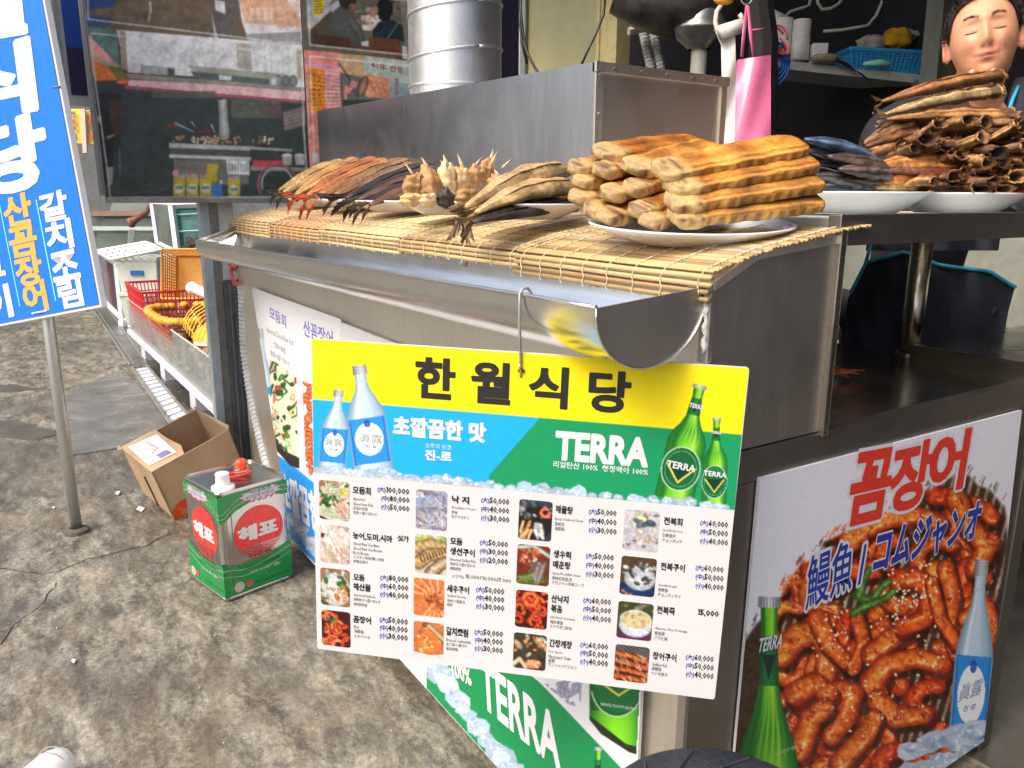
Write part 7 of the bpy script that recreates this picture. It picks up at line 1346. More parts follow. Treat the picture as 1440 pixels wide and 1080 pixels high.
# teal aquarium
tq = thing('teal_aquarium', 'tall white framed aquarium with teal water and eels, next to the pillar', 'aquarium', aZ(275,480,0))
m = flatbox('', '', '', [(244,290),(296,290),(296,350),(252,352)], 6.4, .5, TEAL); put('water', m, TEAL, tq); m = MB(); m.slab([aD(x,y,7.2-(x-219)*.03) for x, y in ((217,286),(241,290),(247,350),(226,338))], -M[2], .01); put('side_water', m, MURK, tq)
m = MB(); fr(m, [(241,288),(300,286),(300,356),(250,356)], 6.35, .028); fr(m, [(214,286),(241,288),(250,356),(222,342)], 6.5, .022); m.slab([aD(x,y,6.36) for x, y in ((250,355),(300,355),(300,364),(250,366))], -M[2], .02); put('frame', m, WF, tq)
m = MB(); m.slab([aD(x,y,6.45) for x, y in ((250,360),(262,360),(262,440),(250,440))], -M[2], .05); put('stand_leg', m, WF, tq)
m = MB()
for k in range(12): rg = random.Random(k); x, y = 252+rg.random()*40, 336+rg.random()*10; m.tube([aD(x+j*3, y+3*math.sin(j+k), 6.37) for j in range(5)], .012, 5)
stuff(put('eels', m, plain('dark eels', (.07,.06,.055), .3), tq)); m = MB(); m.tube([aD(246,302,6.37), aD(296,300,6.37)], .006, 4); m.tube([aD(247,326,6.37), aD(296,323,6.37)], .006, 4); put('water_line', m, plain('water line', (.30,.55,.50), .2), tq)
# big murky aquarium further back
ba = thing('large_aquarium', 'large old murky aquarium with a worn frame far back on the left', 'aquarium', aZ(190,470,0))
def panel(nm, px, d, mat, par, th=.03): m = MB(); m.slab([aD(x,y,d) for x, y in px], -M[2], th); return put(nm, m, mat, par)
panel('upper_water', [(100,232),(245,232),(245,300),(100,300)], 9.4, plain('green grey tank glass', (.20,.23,.19), .10, var=.25, scale=2, dirt=.4), ba); panel('lower_water', [(100,298),(245,298),(245,440),(100,440)], 9.38, MURK, ba)
panel('top_frame', [(100,216),(245,216),(245,234),(100,232)], 9.30, plain('worn brown frame', (.22,.18,.14), .6, dirt=.5), ba); panel('middle_frame', [(100,297),(245,296),(245,303),(100,304)], 9.30, plain('rusty frame', (.25,.15,.10), .6, dirt=.5), ba); panel('splashing_line', [(120,318),(245,319),(245,324),(120,324)], 9.28, plain('foam', (.45,.50,.47), .3), ba, .01)
m = MB(); m.tube([aD(188,324,9.1), aD(186,350,9.1), aD(188,372,9.1)], [.06,.05,.02], 8); put('bubbles', m, plain('bubble column', (.30,.34,.29), .5, alpha=.5), ba)
m = MB(); m.tube([aD(214,286,8.9), aD(205,300,8.8), aD(192,308,8.6), aD(185,312,8.6)], [.03,.028,.035,.05], 8); m.tube([aD(184,308,8.6), aD(186,319,8.6)], [.05,.03], 8); tag(put('brown_spout', m, plain('brown pipe', (.22,.09,.06), .5), smooth=True), 'brown rubber spout bent down over the large murky aquarium', 'pipe')
# wall of the shops beyond
BW = thing('shop_row', 'dim grey shop front far back on the left behind the aquariums', 'building', (-10.6,0,0))
m = MB(); m.box((-10.8,-1,1.8), (.3,12,3.6)); put('wall', m, plain('far wall', (.33,.33,.30), .7, dirt=.4), BW)
panel('grey_shutter', [(96,150),(150,150),(150,218),(96,218)], 9.6, plain('grey shutter', (.26,.27,.26), .5), BW)
panel('white_frame', [(55,-40),(92,-40),(98,160),(60,160)], 9.0, WHITEP, BW); 
for (a, b) in ((66,70),(78,81)): panel('frame_gap', [(a,-40),(b,-40),(b+5,120),(a+5,120)], 8.9, GREYP, BW)
for k, (px, ct) in enumerate([(((94,153),(114,153),(116,202),(96,200)), ('전','복','구','이')), (((118,155),(143,155),(146,203),(119,203)), ('고','등','어','탕'))]):
    d = 8.3; s_ = thing('yellow_menu_card', 'yellow menu card with red letters, %s of the two hanging far left' % ('left' if k == 0 else 'right'), 'sign', aD(px[2][0], 203, d)); panel('card', list(px), d, plain('yellow card', (.72,.52,.04), .5), s_)
    fc = Flat(-M[2], aD(105,180,d-.03)); m = MB()
    for j, ch in enumerate(ct): x = px[0][0]+4+j*.8; fc.text(m, ch, (x, 165+j*10.5), (x+8, 165+j*10.5), 8.5, (.62,.10,.06) if (j+k) % 3 else (.12,.16,.35), .03, 0, res=1)
    if k == 1:
        for j, ch in enumerate('대박만원'): x = 132+j*1.2; fc.text(m, ch, (x, 165+j*10.5), (x+8, 165+j*10.5), 8.5, (.70,.10,.06), .03, 0, res=1)
    put('printed_lettering', m, PRINTM, s_)
panel('post', [(113,153),(119,153),(122,215),(116,215)], 8.25, plain('beige post', (.50,.42,.34), .6), BW)

# ------------------------------------------------------------------ interior: shelf, duct, bag, rolls
DU = plain('sooty duct metal', (.10,.10,.095), .38, metal=.6, var=.5, scale=14, bmp=.3)
rd = thing('range_duct', 'large sooty sheet metal duct bend with a funnel and pipe below it', 'duct', aD(985,130,3.1))
m = MB(); pp = [aD(875,-30,3.1), aD(915,-14,3.1), aD(955,-4,3.1), aD(1000,-8,3.1), aD(1040,-22,3.1)]; m.tube(pp, [.13,.15,.155,.145,.13], 28); put('duct_bend', m, DU, rd, smooth=True)
def fz(x, y, d): return aD(x, y, d)
c = aD(985,40,3.1); k_ = 3.1/F; m = MB(); m.lathe([(.10,.075),(.098,.02),(.122,-.004),(.120,-.012),(.05,-.070),(.046,-.078)], c, 32); put('funnel', m, plain('funnel metal', (.30,.31,.28), .3, metal=.8, var=.4, scale=12), rd, smooth=True)
m = MB(); m.lathe([(.031,-.07),(.031,-.5)], c, 20); put('funnel_pipe', m, plain('beige funnel pipe', (.50,.47,.40), .45, dirt=.3), rd, smooth=True)
hh = thing('conduit_pair', 'pair of ribbed grey conduits clipped to the black wall', 'conduit', aD(925,100,3.5))
for dx, dx2 in ((0,0),(14,16)):
    P = [aD(892+dx+(j*.1)*24/4.2, -10+j*2.6, 3.5) for j in range(44)]; m = MB(); m.tube(P, [.021 if j % 2 else .018 for j in range(44)], 10); put('ribbed_tube', m, plain('ribbed conduit', (.42,.42,.41), .5, dirt=.3), hh)
m = MB(); m.tube([aD(884,44,3.42), aD(915,38,3.42)], .034, 8, ell=(1,.5)); put('clip', m, plain('clip plastic', (.50,.51,.50), .5), hh)
# shelf
sh = thing('wall_shelf', 'long white edged shelf on the black wall behind the counter', 'shelf', aD(1200,110,3.6)); DS = 3.6
m = MB(); a, b = aD(1098,84,DS), aD(1296,105,DS); f = np.cross(M[0], vec(0,0,1)); f = f if f@M[2] > 0 else -f
m.hexa([a-vec(0,0,.038), b-vec(0,0,.038), b+f*.3-vec(0,0,.038), a+f*.3-vec(0,0,.038), a, b, b+f*.3, a+f*.3]); put('board', m, plain('shelf white', (.42,.43,.40), .4, dirt=.35), sh, bevel=.003)
m = MB(); q = aD(1294,108,DS-.005); m.slab([aD(x,y,DS-.01) for x, y in ((1287,112),(1295,113),(1291,124),(1287,124))], -M[2], .03); put('bracket', m, GREYP, sh)
PT = plain('paper towel', (.72,.72,.70), .8, bmp=.1, scale=60)
def standing(x, yb, d, r_, h, nm, lb, mat, cat, grp=None):
    c = aD(x, yb, d); m = MB(); m.lathe([(.012,h),(.014,h+.001),(r_*.96,h+.001),(r_,h-.004),(r_,h*.51),(r_*.985,h*.5),(r_,h*.49),(r_,0),(0.001,0)], c, 24); return tag(put(nm, m, mat, smooth=True), lb, cat, grp)
S1 = lambda x: 84+(x-1098)*.106
standing(1124,S1(1124)-2,DS+.08,.040,.172,'paper_roll','stack of paper rolls on the shelf, nearest the small white box',PT,'paper roll'); standing(1099,S1(1099)-2,DS+.12,.040,.172,'paper_roll','stack of paper rolls behind the red ribbon on the shelf',PT,'paper roll'); standing(1086,S1(1086)-4,DS+.16,.038,.180,'paper_roll','stack of paper rolls at the shelf end, mostly hidden by the pink bag',PT,'paper roll')
m = MB(); c = aD(1151,S1(1151)-14,DS+.05); m.box(c, (.066,.05,.085), [M[0],f,vec(0,0,1)]); tag(put('small_white_box', m, WHITEPL, bevel=.003), 'small white adapter box on the shelf beside the paper rolls, cable leaving its top', 'box')
CB = plain('white cable', (.55,.54,.45), .5)
cab = [([(1158,44),(1185,42),(1208,38),(1220,36),(1232,22),(1240,4),(1246,-20)],'white cable rising from the small box and looping up to the right'),([(1084,14),(1094,18),(1104,23),(1112,16),(1125,12),(1138,8),(1142,-14)],'white cable with a sharp kink above the paper rolls'),([(1149,-14),(1150,4),(1156,13),(1168,12),(1180,5),(1190,-10)],'white cable hanging in a small loop above the shelf'),([(1250,-10),(1254,8),(1268,15),(1280,11),(1288,-8)],'white cable loop at the top beside the grey post')]
for P, lb in cab: m = MB(); m.tube([aD(x, y, 3.75) for x, y in P], .0075, 6); tag(put('white_cable', m, CB, smooth=True), lb, 'cable', 'white cables on the black wall')
# blue basket with cloths
BLB = plain('blue basket plastic', (.03,.30,.62), .35, var=.1); bc_ = aD(1249,S1(1249)-1,DS-.02)
basket('blue_basket', 'blue plastic basket of work gloves on the shelf', bc_+f*.11, .345, .20, .085, BLB, ax=[M[0]+vec(0,0,-.05), f, vec(0,0,1)], taper=.86)
m = MB(); m.box(bc_+f*.11+vec(0,0,.04), (.29,.16,.06), [M[0],f,vec(0,0,1)]); tag(put('basket_contents', m, plain('dim blue inside', (.03,.22,.45), .5)), 'blue lining seen through the slots of the blue basket', 'liner')
def cloth(nm, lb, c, r3, col, seed, n_=7, cat='cloth'):
    m = MB(); rg = random.Random(seed); N1, N2 = 10, 18; G = []; Cc = []
    for i in range(N1+1):
        ph = math.pi*i/N1; row = []; cr_ = []
        for j in range(N2): a = 2*math.pi*j/N2; q = 1+.30*wob(a*2.2, ph*3.3, 0, seed)+.14*wob(a*7, ph*7, 1, seed); d_ = M[0]*math.sin(ph)*math.cos(a)*r3[0]+f*math.sin(ph)*math.sin(a)*r3[1]+vec(0,0,1)*math.cos(ph)*r3[2]; row.append(c+d_*q); g = .75+.5*(wob(a*7, ph*7, 1, seed)+.5)*.6; cr_.append(tuple(np.clip(np.array(col)*g,0,1)))
        G.append(row+[row[0]]); Cc.append(cr_+[cr_[0]])
    m.grid(G, Cc); return tag(put(nm, m, vcol('rough cotton', .85, .5, 150, bmp=.4), smooth=True), lb, cat)
cloth('work_gloves', 'heap of greyish white work gloves at the left of the blue basket', aD(1228,62,DS+.04), (.075,.05,.040), (.62,.60,.54), 3); cloth('work_gloves', 'white glove lying on top at the right of the blue basket', aD(1278,50,DS+.06), (.085,.05,.026), (.70,.68,.62), 5); cloth('yellow_glove', 'yellow rubber coated gloves in the blue basket', aD(1262,54,DS+.01), (.070,.045,.042), (.82,.60,.10), 7, cat='glove')
cloth('cotton_glove', 'cream cotton glove lying on the shelf by the small box', aD(1160,S1(1160)-8,DS-.02), (.065,.04,.020), (.66,.62,.50), 8, cat='glove')
m = MB(); G = []; RG = random.Random(3)
for i in range(16):
    t = i/15; row = []
    for j in range(14): s_ = j/13; x = 1168+t*44+s_*(4+16*t)*1; y = 79+(t**1.5)*26+s_*(8+8*t); row.append(aD(x+2*math.sin(i), y, DS-.03+.012*math.sin(j*1.9+i*.6)+.010*math.sin(j*4.1)))
    G.append(row)
m.grid(G, [[(.30,.33,.38) if (i+j) % 5 else (.24,.27,.32) for j in range(14)] for i in range(16)]); tag(put('grey_rag', m, vcol('rag cotton', .9, .5, 120, bmp=.5), smooth=True), 'grey-blue rag drooping over the front edge of the shelf', 'rag')
m = MB(); m.tube([aD(1214,90,DS-.06), aD(1235,88,DS-.06), aD(1252,90,DS-.06)], [.008,.016,.012], 8); tag(put('green_tube', m, plain('mint plastic', (.25,.62,.42), .4), smooth=True), 'mint green tube lying in front of the blue basket', 'tube')
# pink bag, ring and paper strip, blue coil, red ribbon
DBG = 2.6; bg_ = thing('pink_bag', 'narrow pink vinyl bag hanging by its strap from a ring', 'bag', aD(1060,192,DBG)); PK = plain('pink vinyl', (.66,.15,.29), .28, var=.08, scale=10, bmp=.4, coat=.3)
m = MB(); G = []
for i in range(14):
    t = i/13; row = []
    for j in range(12): s_ = j/11; x = 1037-3*t+s_*(47+3*t); y = 84-7*s_+t*118; row.append(aD(x, y, DBG-.018*math.sin(math.pi*s_)*(.5+.5*t)+.006*math.sin(s_*7+t*5)))
    G.append(row)
m.grid(G); m.grid([[p+M[2]*.012 for p in row] for row in G]); put('pouch', m, PK, bg_, smooth=True)
for P in ([(1043,80),(1046,50),(1050,8)],[(1060,80),(1056,50),(1052,8)],[(1058,42),(1066,42),(1074,40)]): m = MB(); m.tube([aD(x,y,DBG-.005) for x, y in P], [.007,.009,.006], 8, ell=(1,.35)); put('strap', m, PK, bg_, smooth=True)
m = MB(); cR = aD(1050,-2,DBG); m.tube([cR+M[0]*.018*math.cos(a)+vec(0,0,.018)*math.sin(a) for a in np.linspace(0,6.3,18)], .002, 6); tag(put('key_ring', m, ALU), 'metal ring holding the pink bag', 'ring')
m = MB(); m.tube([aD(x,y,2.75) for x, y in ((1014,8),(1008,16),(1006,30),(1008,42),(1018,48),(1032,44),(1042,34),(1043,24),(1040,20))], .0085, 8); tag(put('towel_ring', m, plain('cream plastic', (.66,.58,.46), .4), smooth=True), 'cream plastic ring through which the white strip is hung', 'ring')
m = MB(); G = []
for i in range(18):
    t = i/17; row = []
    for j in range(8): s_ = j/7; xl, xr = np.interp(t, [0,.12,1], [1006,1014,1017]), np.interp(t, [0,.12,1], [1034,1034,1038]); row.append(aD(xl+(xr-xl)*s_, 45-10*s_*(1-t)+t*160, 2.72+.012*math.sin(s_*3+t*9)))
    G.append(row)
m.grid(G); m.tube([aD(1012,46,2.70), aD(1044,36,2.70)], .024, 14); tag(put('white_paper_strip', m, plain('soft white paper', (.66,.62,.58), .8), smooth=True), 'long white paper strip hanging from the cream ring behind the hood', 'paper')
m = MB(); cY = aD(1018,0,2.68); m.ball(cY, (.035,.02,.016), 10, 6, [M[0],f,vec(0,0,1)]); tag(put('orange_clip', m, plain('orange plastic', (.75,.33,.02), .4), smooth=True), 'orange plastic clip above the cream ring', 'clip')
m = MB(); cC = aD(1092,90,3.0)
for k in range(4): r_ = .058-.013*k; m.tube([cC+M[0]*r_*.8*math.cos(a)+vec(0,0,1.25)*r_*math.sin(a)-M[2]*.004*k for a in np.linspace(0,6.3,26)], .0065, 6)
tag(put('blue_coil', m, plain('blue rubber', (.01,.10,.42), .35), smooth=True), 'flat blue coil hanging to the right of the pink bag', 'hose coil')
m = MB(); cC = aD(1092,56,2.95)
for k in range(3): m.tube([cC+M[0]*(.05+.006*k)*.8*math.cos(a+k)+vec(0,0,1.1)*.045*math.sin(a+k*.4) for a in np.linspace(0,5.6,20)], .0042, 6)
m.tube([aD(1084,34,2.94), aD(1090,60,2.94), aD(1092,92,2.93)], .006, 6, ell=(1,.4)); tag(put('red_ribbon', m, plain('red ribbon', (.48,.08,.07), .5), smooth=True), 'loose loops of red ribbon hanging above the blue coil', 'ribbon')
m = MB(); m.tube([aD(1062,-30,2.95), aD(1074,60,2.95), aD(1070,200,2.95)], .055, 10); tag(put('black_post', m, BLACKW), 'black post right behind the pink bag', 'post')
# uprights behind the man, lower back panels
bp_ = thing('grey_door_frame', 'grey-green door frame upright between the black wall and the man', 'door frame', aD(1312,240,3.3))
m = MB(); m.slab([aD(x,y,3.3) for x, y in ((1297,150),(1313,150),(1332,-40),(1316,-40))], -M[2], .05); put('upright', m, plain('grey green paint', (.20,.21,.18), .5), bp_); m = MB(); m.slab([aD(x,y,3.45) for x, y in ((1310,200),(1346,200),(1350,-40),(1328,-40))], -M[2], .03); put('infill', m, plain('olive panel', (.10,.09,.055), .6), bp_)
wd = thing('window_behind_man', 'pale green aluminium window with small panes behind the man at the right edge', 'window', aD(1430,240,3.5))
m = MB(); m.slab([aD(x,y,3.6) for x, y in ((1390,230),(1500,230),(1500,-40),(1395,-40))], -M[2], .03); put('pane', m, plain('frosted green glass', (.28,.36,.33), .25, var=.3, scale=8), wd)
for a, b in (((1412,-40),(1404,230)),((1432,-40),(1424,230)),((1448,-40),(1444,230))): m = MB(); m.tube([aD(*a,3.5), aD(*b,3.5)], .018, 4); put('frame', m, ALU, wd)
for k in range(5): m = MB(); m.slab([aD(x,y,3.55) for x, y in ((1415,76+k*18),(1427,74+k*18),(1426,86+k*18),(1414,88+k*18))], -M[2], .006); put('small_pane', m, plain('grey green pane', (.40,.46,.43), .3), wd)
pn = thing('pink_notice', 'pink notice with black print on the window, cut off by the right edge', 'notice', aD(1445,130,3.4)); m = MB(); m.slab([aD(x,y,3.4) for x, y in ((1436,90),(1490,90),(1490,132),(1434,132))], -M[2], .003); put('sheet', m, plain('pink paper', (.68,.40,.46), .7), pn); m = MB(); fn_ = Flat(-M[2], aD(1445,110,3.385)); fn_.text(m, '영업', (1438,108), (1452,108), 9, (.45,.12,.2), .02, 0); fn_.text(m, '중', (1438,123), (1446,123), 9, (.1,.08,.1), .02, 0); put('printed_lettering', m, PRINTM, pn)
lp = thing('rear_cabinet', 'beige and grey-green cabinet panels behind the apron, seen under the shelf rail', 'cabinet', (-1.5,3.05,0))
m = MB(); m.box((-1.75,3.05,.55), (1.6,.05,1.15)); put('panel', m, plain('grey green cabinet', (.32,.33,.28), .5, dirt=.3), lp); m = MB(); m.box((-.55,3.00,.62), (.8,.05,1.0)); put('beige_panel', m, plain('beige cabinet', (.40,.36,.31), .5, dirt=.2), lp); m = MB(); m.box((-.55,2.97,1.03), (.8,.02,.09)); put('rail', m, ALU, lp); m = MB(); m.box((-1.2,2.4,.80), (2.2,.5,.03)); put('dark_top', m, plain('black bench', (.015,.015,.016), .4), lp)

# ------------------------------------------------------------------ foreground: stool top and shoe tip
st2 = thing('round_stool', 'dark blue-black round stool at the bottom edge in front of the counter', 'stool', (-.60,.62,0)); qs = aZ(1020,1049,.47); SC = vec(qs[0]+.105, qs[1]-.115, 0)
st2.location = tuple(SC); m = MB(); m.lathe([(.0001,.466),(.07,.468),(.145,.470),(.155,.464),(.158,.45),(.150,.435),(.0001,.43)], SC, 48); put('seat', m, plain('dark stool plastic', (.022,.026,.035), .45, var=.3, scale=90, bmp=.8), st2, smooth=True)
m = MB()
for k in range(12): a = k*math.pi/6; m.tube([SC+vec(.03*math.cos(a),.03*math.sin(a),.4700), SC+vec(.11*math.cos(a+.26),.11*math.sin(a+.26),.4708), SC+vec(.142*math.cos(a),.142*math.sin(a),.4705)], .0022, 4)
put('seat_pattern', m, plain('stool pattern', (.03,.035,.045), .4), st2)
for k in range(4): a = .4+k*math.pi/2; m = MB(); m.tube([SC+vec(.12*math.cos(a),.12*math.sin(a),.44), SC+vec(.17*math.cos(a),.17*math.sin(a),0)], [.018,.014], 8); put('leg', m, plain('stool leg', (.02,.024,.03), .5), st2, smooth=True)
c = aZ(72,1094,0.03); fd = vec(*M[2][:2],0); fd /= np.linalg.norm(fd); sd2 = vec(-fd[1],fd[0],0)
sh2 = thing('white_shoe', 'toe of a white sneaker at the bottom left corner', 'shoe', (c[0],c[1],0)); m = MB(); G = []; G2 = []
for i in range(22):
    t = i/21; q = math.sqrt(max(0, 1-(1-min(1, t/.35))**2)); q2 = math.sqrt(max(0, 1-max(0, (t-.88)/.12)**2)); hw = .001+(.046*q-.006*max(0, t-.5))*q2; hh_ = .004+(.034*q+.03*max(0, t-.35))*(.25+.75*q2); row = []; r2 = []
    for j in range(20): a = 2*math.pi*j/20; row.append(c+fd*(.055-.28*t)+sd2*hw*math.cos(a)+vec(0,0,.020+hh_*max(-.35, math.sin(a)))); r2.append(c+fd*(.057-.282*t)+sd2*(hw+.003*q2)*math.cos(a)+vec(0,0,.012+.011*max(-1, min(1, 1.6*math.sin(a)))))
    G.append(row+[row[0]]); G2.append(r2+[r2[0]])
m.grid(G); put('upper', m, plain('white leather', (.72,.71,.68), .45), sh2, smooth=True); m = MB(); m.grid(G2); put('sole', m, plain('rubber sole', (.60,.60,.58), .6), sh2, smooth=True)
m = MB(); m.lathe([(.030,0),(.031,.012),(.027,.016),(.022,.004),(.0,.002)], c-fd*.165+vec(0,0,.068), 18); put('ankle_opening', m, plain('grey sock', (.25,.25,.25), .8), sh2, smooth=True)
for k in range(2): m = MB(); m.tube([c+fd*(.020-.018*k)+sd2*.036*math.cos(a)+vec(0,0,.021+.038*math.sin(a)) for a in np.linspace(.5, 2.6, 12)], .0012, 5); put('stitching', m, plain('grey stitching', (.35,.35,.34), .7), sh2)
# ------------------------------------------------------------------ the man behind the counter
D_F = 1.95
hc = aD(1383, 54, D_F)                                    # centre of the head
k_ = D_F/F
fw = (CAM-hc)*vec(1,1,0); fw /= np.linalg.norm(fw)         # facing the viewer
yawh = R(2); fw = vec(fw[0]*math.cos(yawh)-fw[1]*math.sin(yawh), fw[0]*math.sin(yawh)+fw[1]*math.cos(yawh), 0)
rt = np.cross(fw, vec(0,0,1)); rt = -rt; rt = rt if rt@M[0] > 0 else -rt       # image right
roll = R(9); up = vec(0,0,1)*math.cos(roll)-rt*math.sin(roll)*(1); rt2 = rt*math.cos(roll)+vec(0,0,1)*math.sin(roll)
fwt = fw*math.cos(R(5))-up*math.sin(R(-5)); upt = np.cross(rt2, fwt); upt = upt if upt[2] > 0 else -upt
def gz(x, y, cx, cy, sx, sy): return math.exp(-((x-cx)/sx)**2-((y-cy)/sy)**2)
HW, HD_, HH = .0745, .097, .119
def headpt(a, ph):
    """a: azimuth (0 = face), ph: polar from top"""
    z = math.cos(ph); sp_ = math.sin(ph)**(1-.52*min(1, max(0, -z)*1.6)) if math.cos(a) > -.2 else math.sin(ph); x = sp_*math.sin(a); y = sp_*math.cos(a)
    w = HW*(1-.40*max(0,-z-.15)**1.3-(.05 if z > .6 else 0)); X = w*x*(1.0 if abs(x) < .9 else .99); Y = HD_*y; Z = HH*z
    if y > 0:
        Y = Y*(1-.10*(1-abs(x)))
        if z < -.1: Y -= .012*max(0,-z-.1)*(1-abs(x))*0; X *= 1-.10*max(0,-z-.3)
        u, v = X/HW, Z/HH; f_ = y**.6
        d = .020*gz(u,v,0,-.20,.15,.17)*1.0+.009*gz(u,v,0,.02,.12,.26)+.005*gz(u,v,.13,-.26,.07,.07)+.005*gz(u,v,-.13,-.26,.07,.07)
        d += .006*gz(u,v,.36,.22,.26,.06)+.006*gz(u,v,-.36,.22,.26,.06)+.006*gz(u,v,0,.30,.3,.12)
        d -= .0055*gz(u,v,.37,.07,.22,.13)+.0055*gz(u,v,-.37,.07,.22,.13)
        d += .0042*gz(u,v,.37,.04,.16,.06)+.0042*gz(u,v,-.37,.04,.16,.06)
        d -= .0035*gz(u,v,.37,-.015,.17,.018)+.0035*gz(u,v,-.37,-.015,.17,.018)
        d += .008*gz(u,v,.48,-.22,.20,.16)+.008*gz(u,v,-.48,-.22,.20,.16)
        d += .007*gz(u,v,0,-.50,.26,.10)+.0035*gz(u,v,0,-.455,.20,.030)+.004*gz(u,v,0,-.555,.17,.035)-.0055*gz(u,v-.30*u*u,0,-.510,.34,.018)
        d -= .003*gz(u,v,0,-.64,.2,.05); d += .009*gz(u,v,0,-.80,.24,.13); d -= .003*gz(u,v,.40,-.42,.05,.10)+.003*gz(u,v,-.40,-.42,.05,.10)
        Y += d*f_
    return X, Y, Z
SK = (.86,.62,.48)
bm_ = MB(); NA, NP = 120, 100; G = []; Cc = []
for i in range(NP+1):
    ph = math.pi*(.004+.992*i/NP); row = []; cr_ = []
    for j in range(NA):
        a = 2*math.pi*j/NA-math.pi; X, Y, Z = headpt(a, ph); row.append(hc+rt2*X+fwt*Y+upt*Z); u, v = X/HW, Z/HH; q = np.array(SK)
        if Y > 0:
            vm = v-.30*u*u; lip = max(gz(u,vm,0,-.478,.30,.030), gz(u,vm,0,-.548,.24,.040)); q = q*(1-lip*.65)+np.array((.66,.30,.27))*lip*.65
            q = q*(1-.50*gz(u,v-.30*u*u,0,-.510,.40,.011)); q = q*(1-.40*(gz(u,v,.10,-.335,.04,.018)+gz(u,v,-.10,-.335,.04,.018)))
            for s_ in (-1,1):
                q = q*(1-.55*gz(u,v,s_*.37,-.022+.10*(abs(u)-.37)**2*8*-.2,.17,.014)); q = q*(1-.06*gz(u,v,s_*.37,.06,.2,.06))
                bx = (abs(u)-.16)/.42
                if 0 < bx < 1 and u*s_ > 0: by = .235+.075*math.sin(bx*2.1)-.03*bx; q = q*(1-.66*math.exp(-((v-by)/(.034*(1-.5*bx)+.006))**2))
            q = q*np.array((1, 1-.03*(gz(u,v,.5,-.2,.2,.2)+gz(u,v,-.5,-.2,.2,.2)), 1))
            q = q*(1-.05*gz(u,v,0,-.62,.4,.2)); q = q*(1-.5*gz(u,v,.52,-.36,.018,.018))
        cr_.append(tuple(np.clip(q,0,1)))
    G.append(row+[row[0]]); Cc.append(cr_+[cr_[0]])
SKIN = vcol('skin', .48, grain=.45, gscale=55, sss=.15, contrast=(.86,1.10), bmp=.12)
man = thing('person', 'man with short dark hair, closed eyes and navy apron behind the dried fish', 'person', (hc[0]-.02, hc[1]+.12, 0))
# continuous body: torso, neck, arms, legs grown with a skin modifier, head joined on by voxel remesh
nb = hc+vec(0,0,-.105)-fw*.03; ch = hc+vec(0,0,-.245)-fw*.085-rt*.045; pv = hc+vec(0,0,-.70)-fw*.09-rt*.095
K = {'pelvis': (pv,.105), 'waist': (pv+vec(0,0,.16),.098), 'chest': (ch+vec(0,0,-.04),.122), 'collar': (ch+vec(0,0,.08),.075), 'neck': (nb+vec(0,0,-.02),.050), 'head': (hc+vec(0,0,-.03)-fw*.012,.058)}
def J(n_, p, r_): K[n_] = (np.array(p), r_)
for s_, nm in ((-1,'L'),(1,'R')):
    shp = ch+vec(0,0,.03)+rt*s_*.165; J('sh'+nm, shp, .060)
    if s_ < 0: el = shp+vec(0,0,-.20)+rt*.02+fw*.11; wr = aD(1352,245,1.80)
    else: el = shp+vec(0,0,-.22)+rt*.09+fw*.05; wr = aD(1392,150,1.76)
    J('el'+nm, el, .042); J('wr'+nm, wr, .028); J('pa'+nm, wr+(wr-el)/np.linalg.norm(wr-el)*.05, .026)
    J('hip'+nm, pv+rt*s_*.085+vec(0,0,-.05), .088); J('kn'+nm, vec(*(pv+rt*s_*.10+fw*.02)[:2], pv[2]*.53), .058); J('an'+nm, vec(*(pv+rt*s_*.11)[:2], .09), .042); J('to'+nm, vec(*(pv+rt*s_*.12+fw*.15)[:2], .035), .035)
E_ = [('pelvis','waist'),('waist','chest'),('chest','collar'),('collar','neck'),('neck','head')]
for nm in 'LR': E_ += [('collar','sh'+nm),('sh'+nm,'el'+nm),('el'+nm,'wr'+nm),('wr'+nm,'pa'+nm),('pelvis','hip'+nm),('hip'+nm,'kn'+nm),('kn'+nm,'an'+nm),('an'+nm,'to'+nm)]
def skinned(names, edges, joints, lvl=2):
    me = bpy.data.meshes.new('sk'); idx = {n_: i for i, n_ in enumerate(names)}; me.from_pydata([tuple(joints[n_][0]) for n_ in names], [(idx[a], idx[b]) for a, b in edges], []); o = bpy.data.objects.new('sk', me); COL.objects.link(o)
    o.modifiers.new('s', 'SKIN'); sv = me.skin_vertices[0].data
    for i, n_ in enumerate(names): sv[i].radius = (joints[n_][1],)*2; sv[i].use_root = (i == 0)
    ss = o.modifiers.new('u', 'SUBSURF'); ss.levels = lvl; ss.render_levels = lvl
    dg = bpy.context.evaluated_depsgraph_get(); r_ = bpy.data.meshes.new_from_object(o.evaluated_get(dg)); V = [tuple(v.co) for v in r_.vertices]; Fq = [tuple(p.vertices) for p in r_.polygons]; bpy.data.objects.remove(o); return V, Fq
body = MB(); V, Fq = skinned(list(K), E_, K); body.add(V, Fq, SK); body.grid(G, Cc)
for s_ in (-1, 1):    # ears
    ec = hc+rt2*s_*(HW-.001)+fwt*-.010+upt*-.012; A = []; 
    body.ball(ec+rt2*s_*.006, (.006,.016,.031), 12, 8, [rt2*s_*.8+fwt*.5, fwt*.8-rt2*s_*.5, upt], (.84,.58,.46)); body.tube([ec+rt2*s_*.012+fwt*(.012*math.cos(t)-.002)+upt*.027*math.sin(t) for t in np.linspace(-1.2,3.6,12)], .0045, 6, (.86,.60,.48))
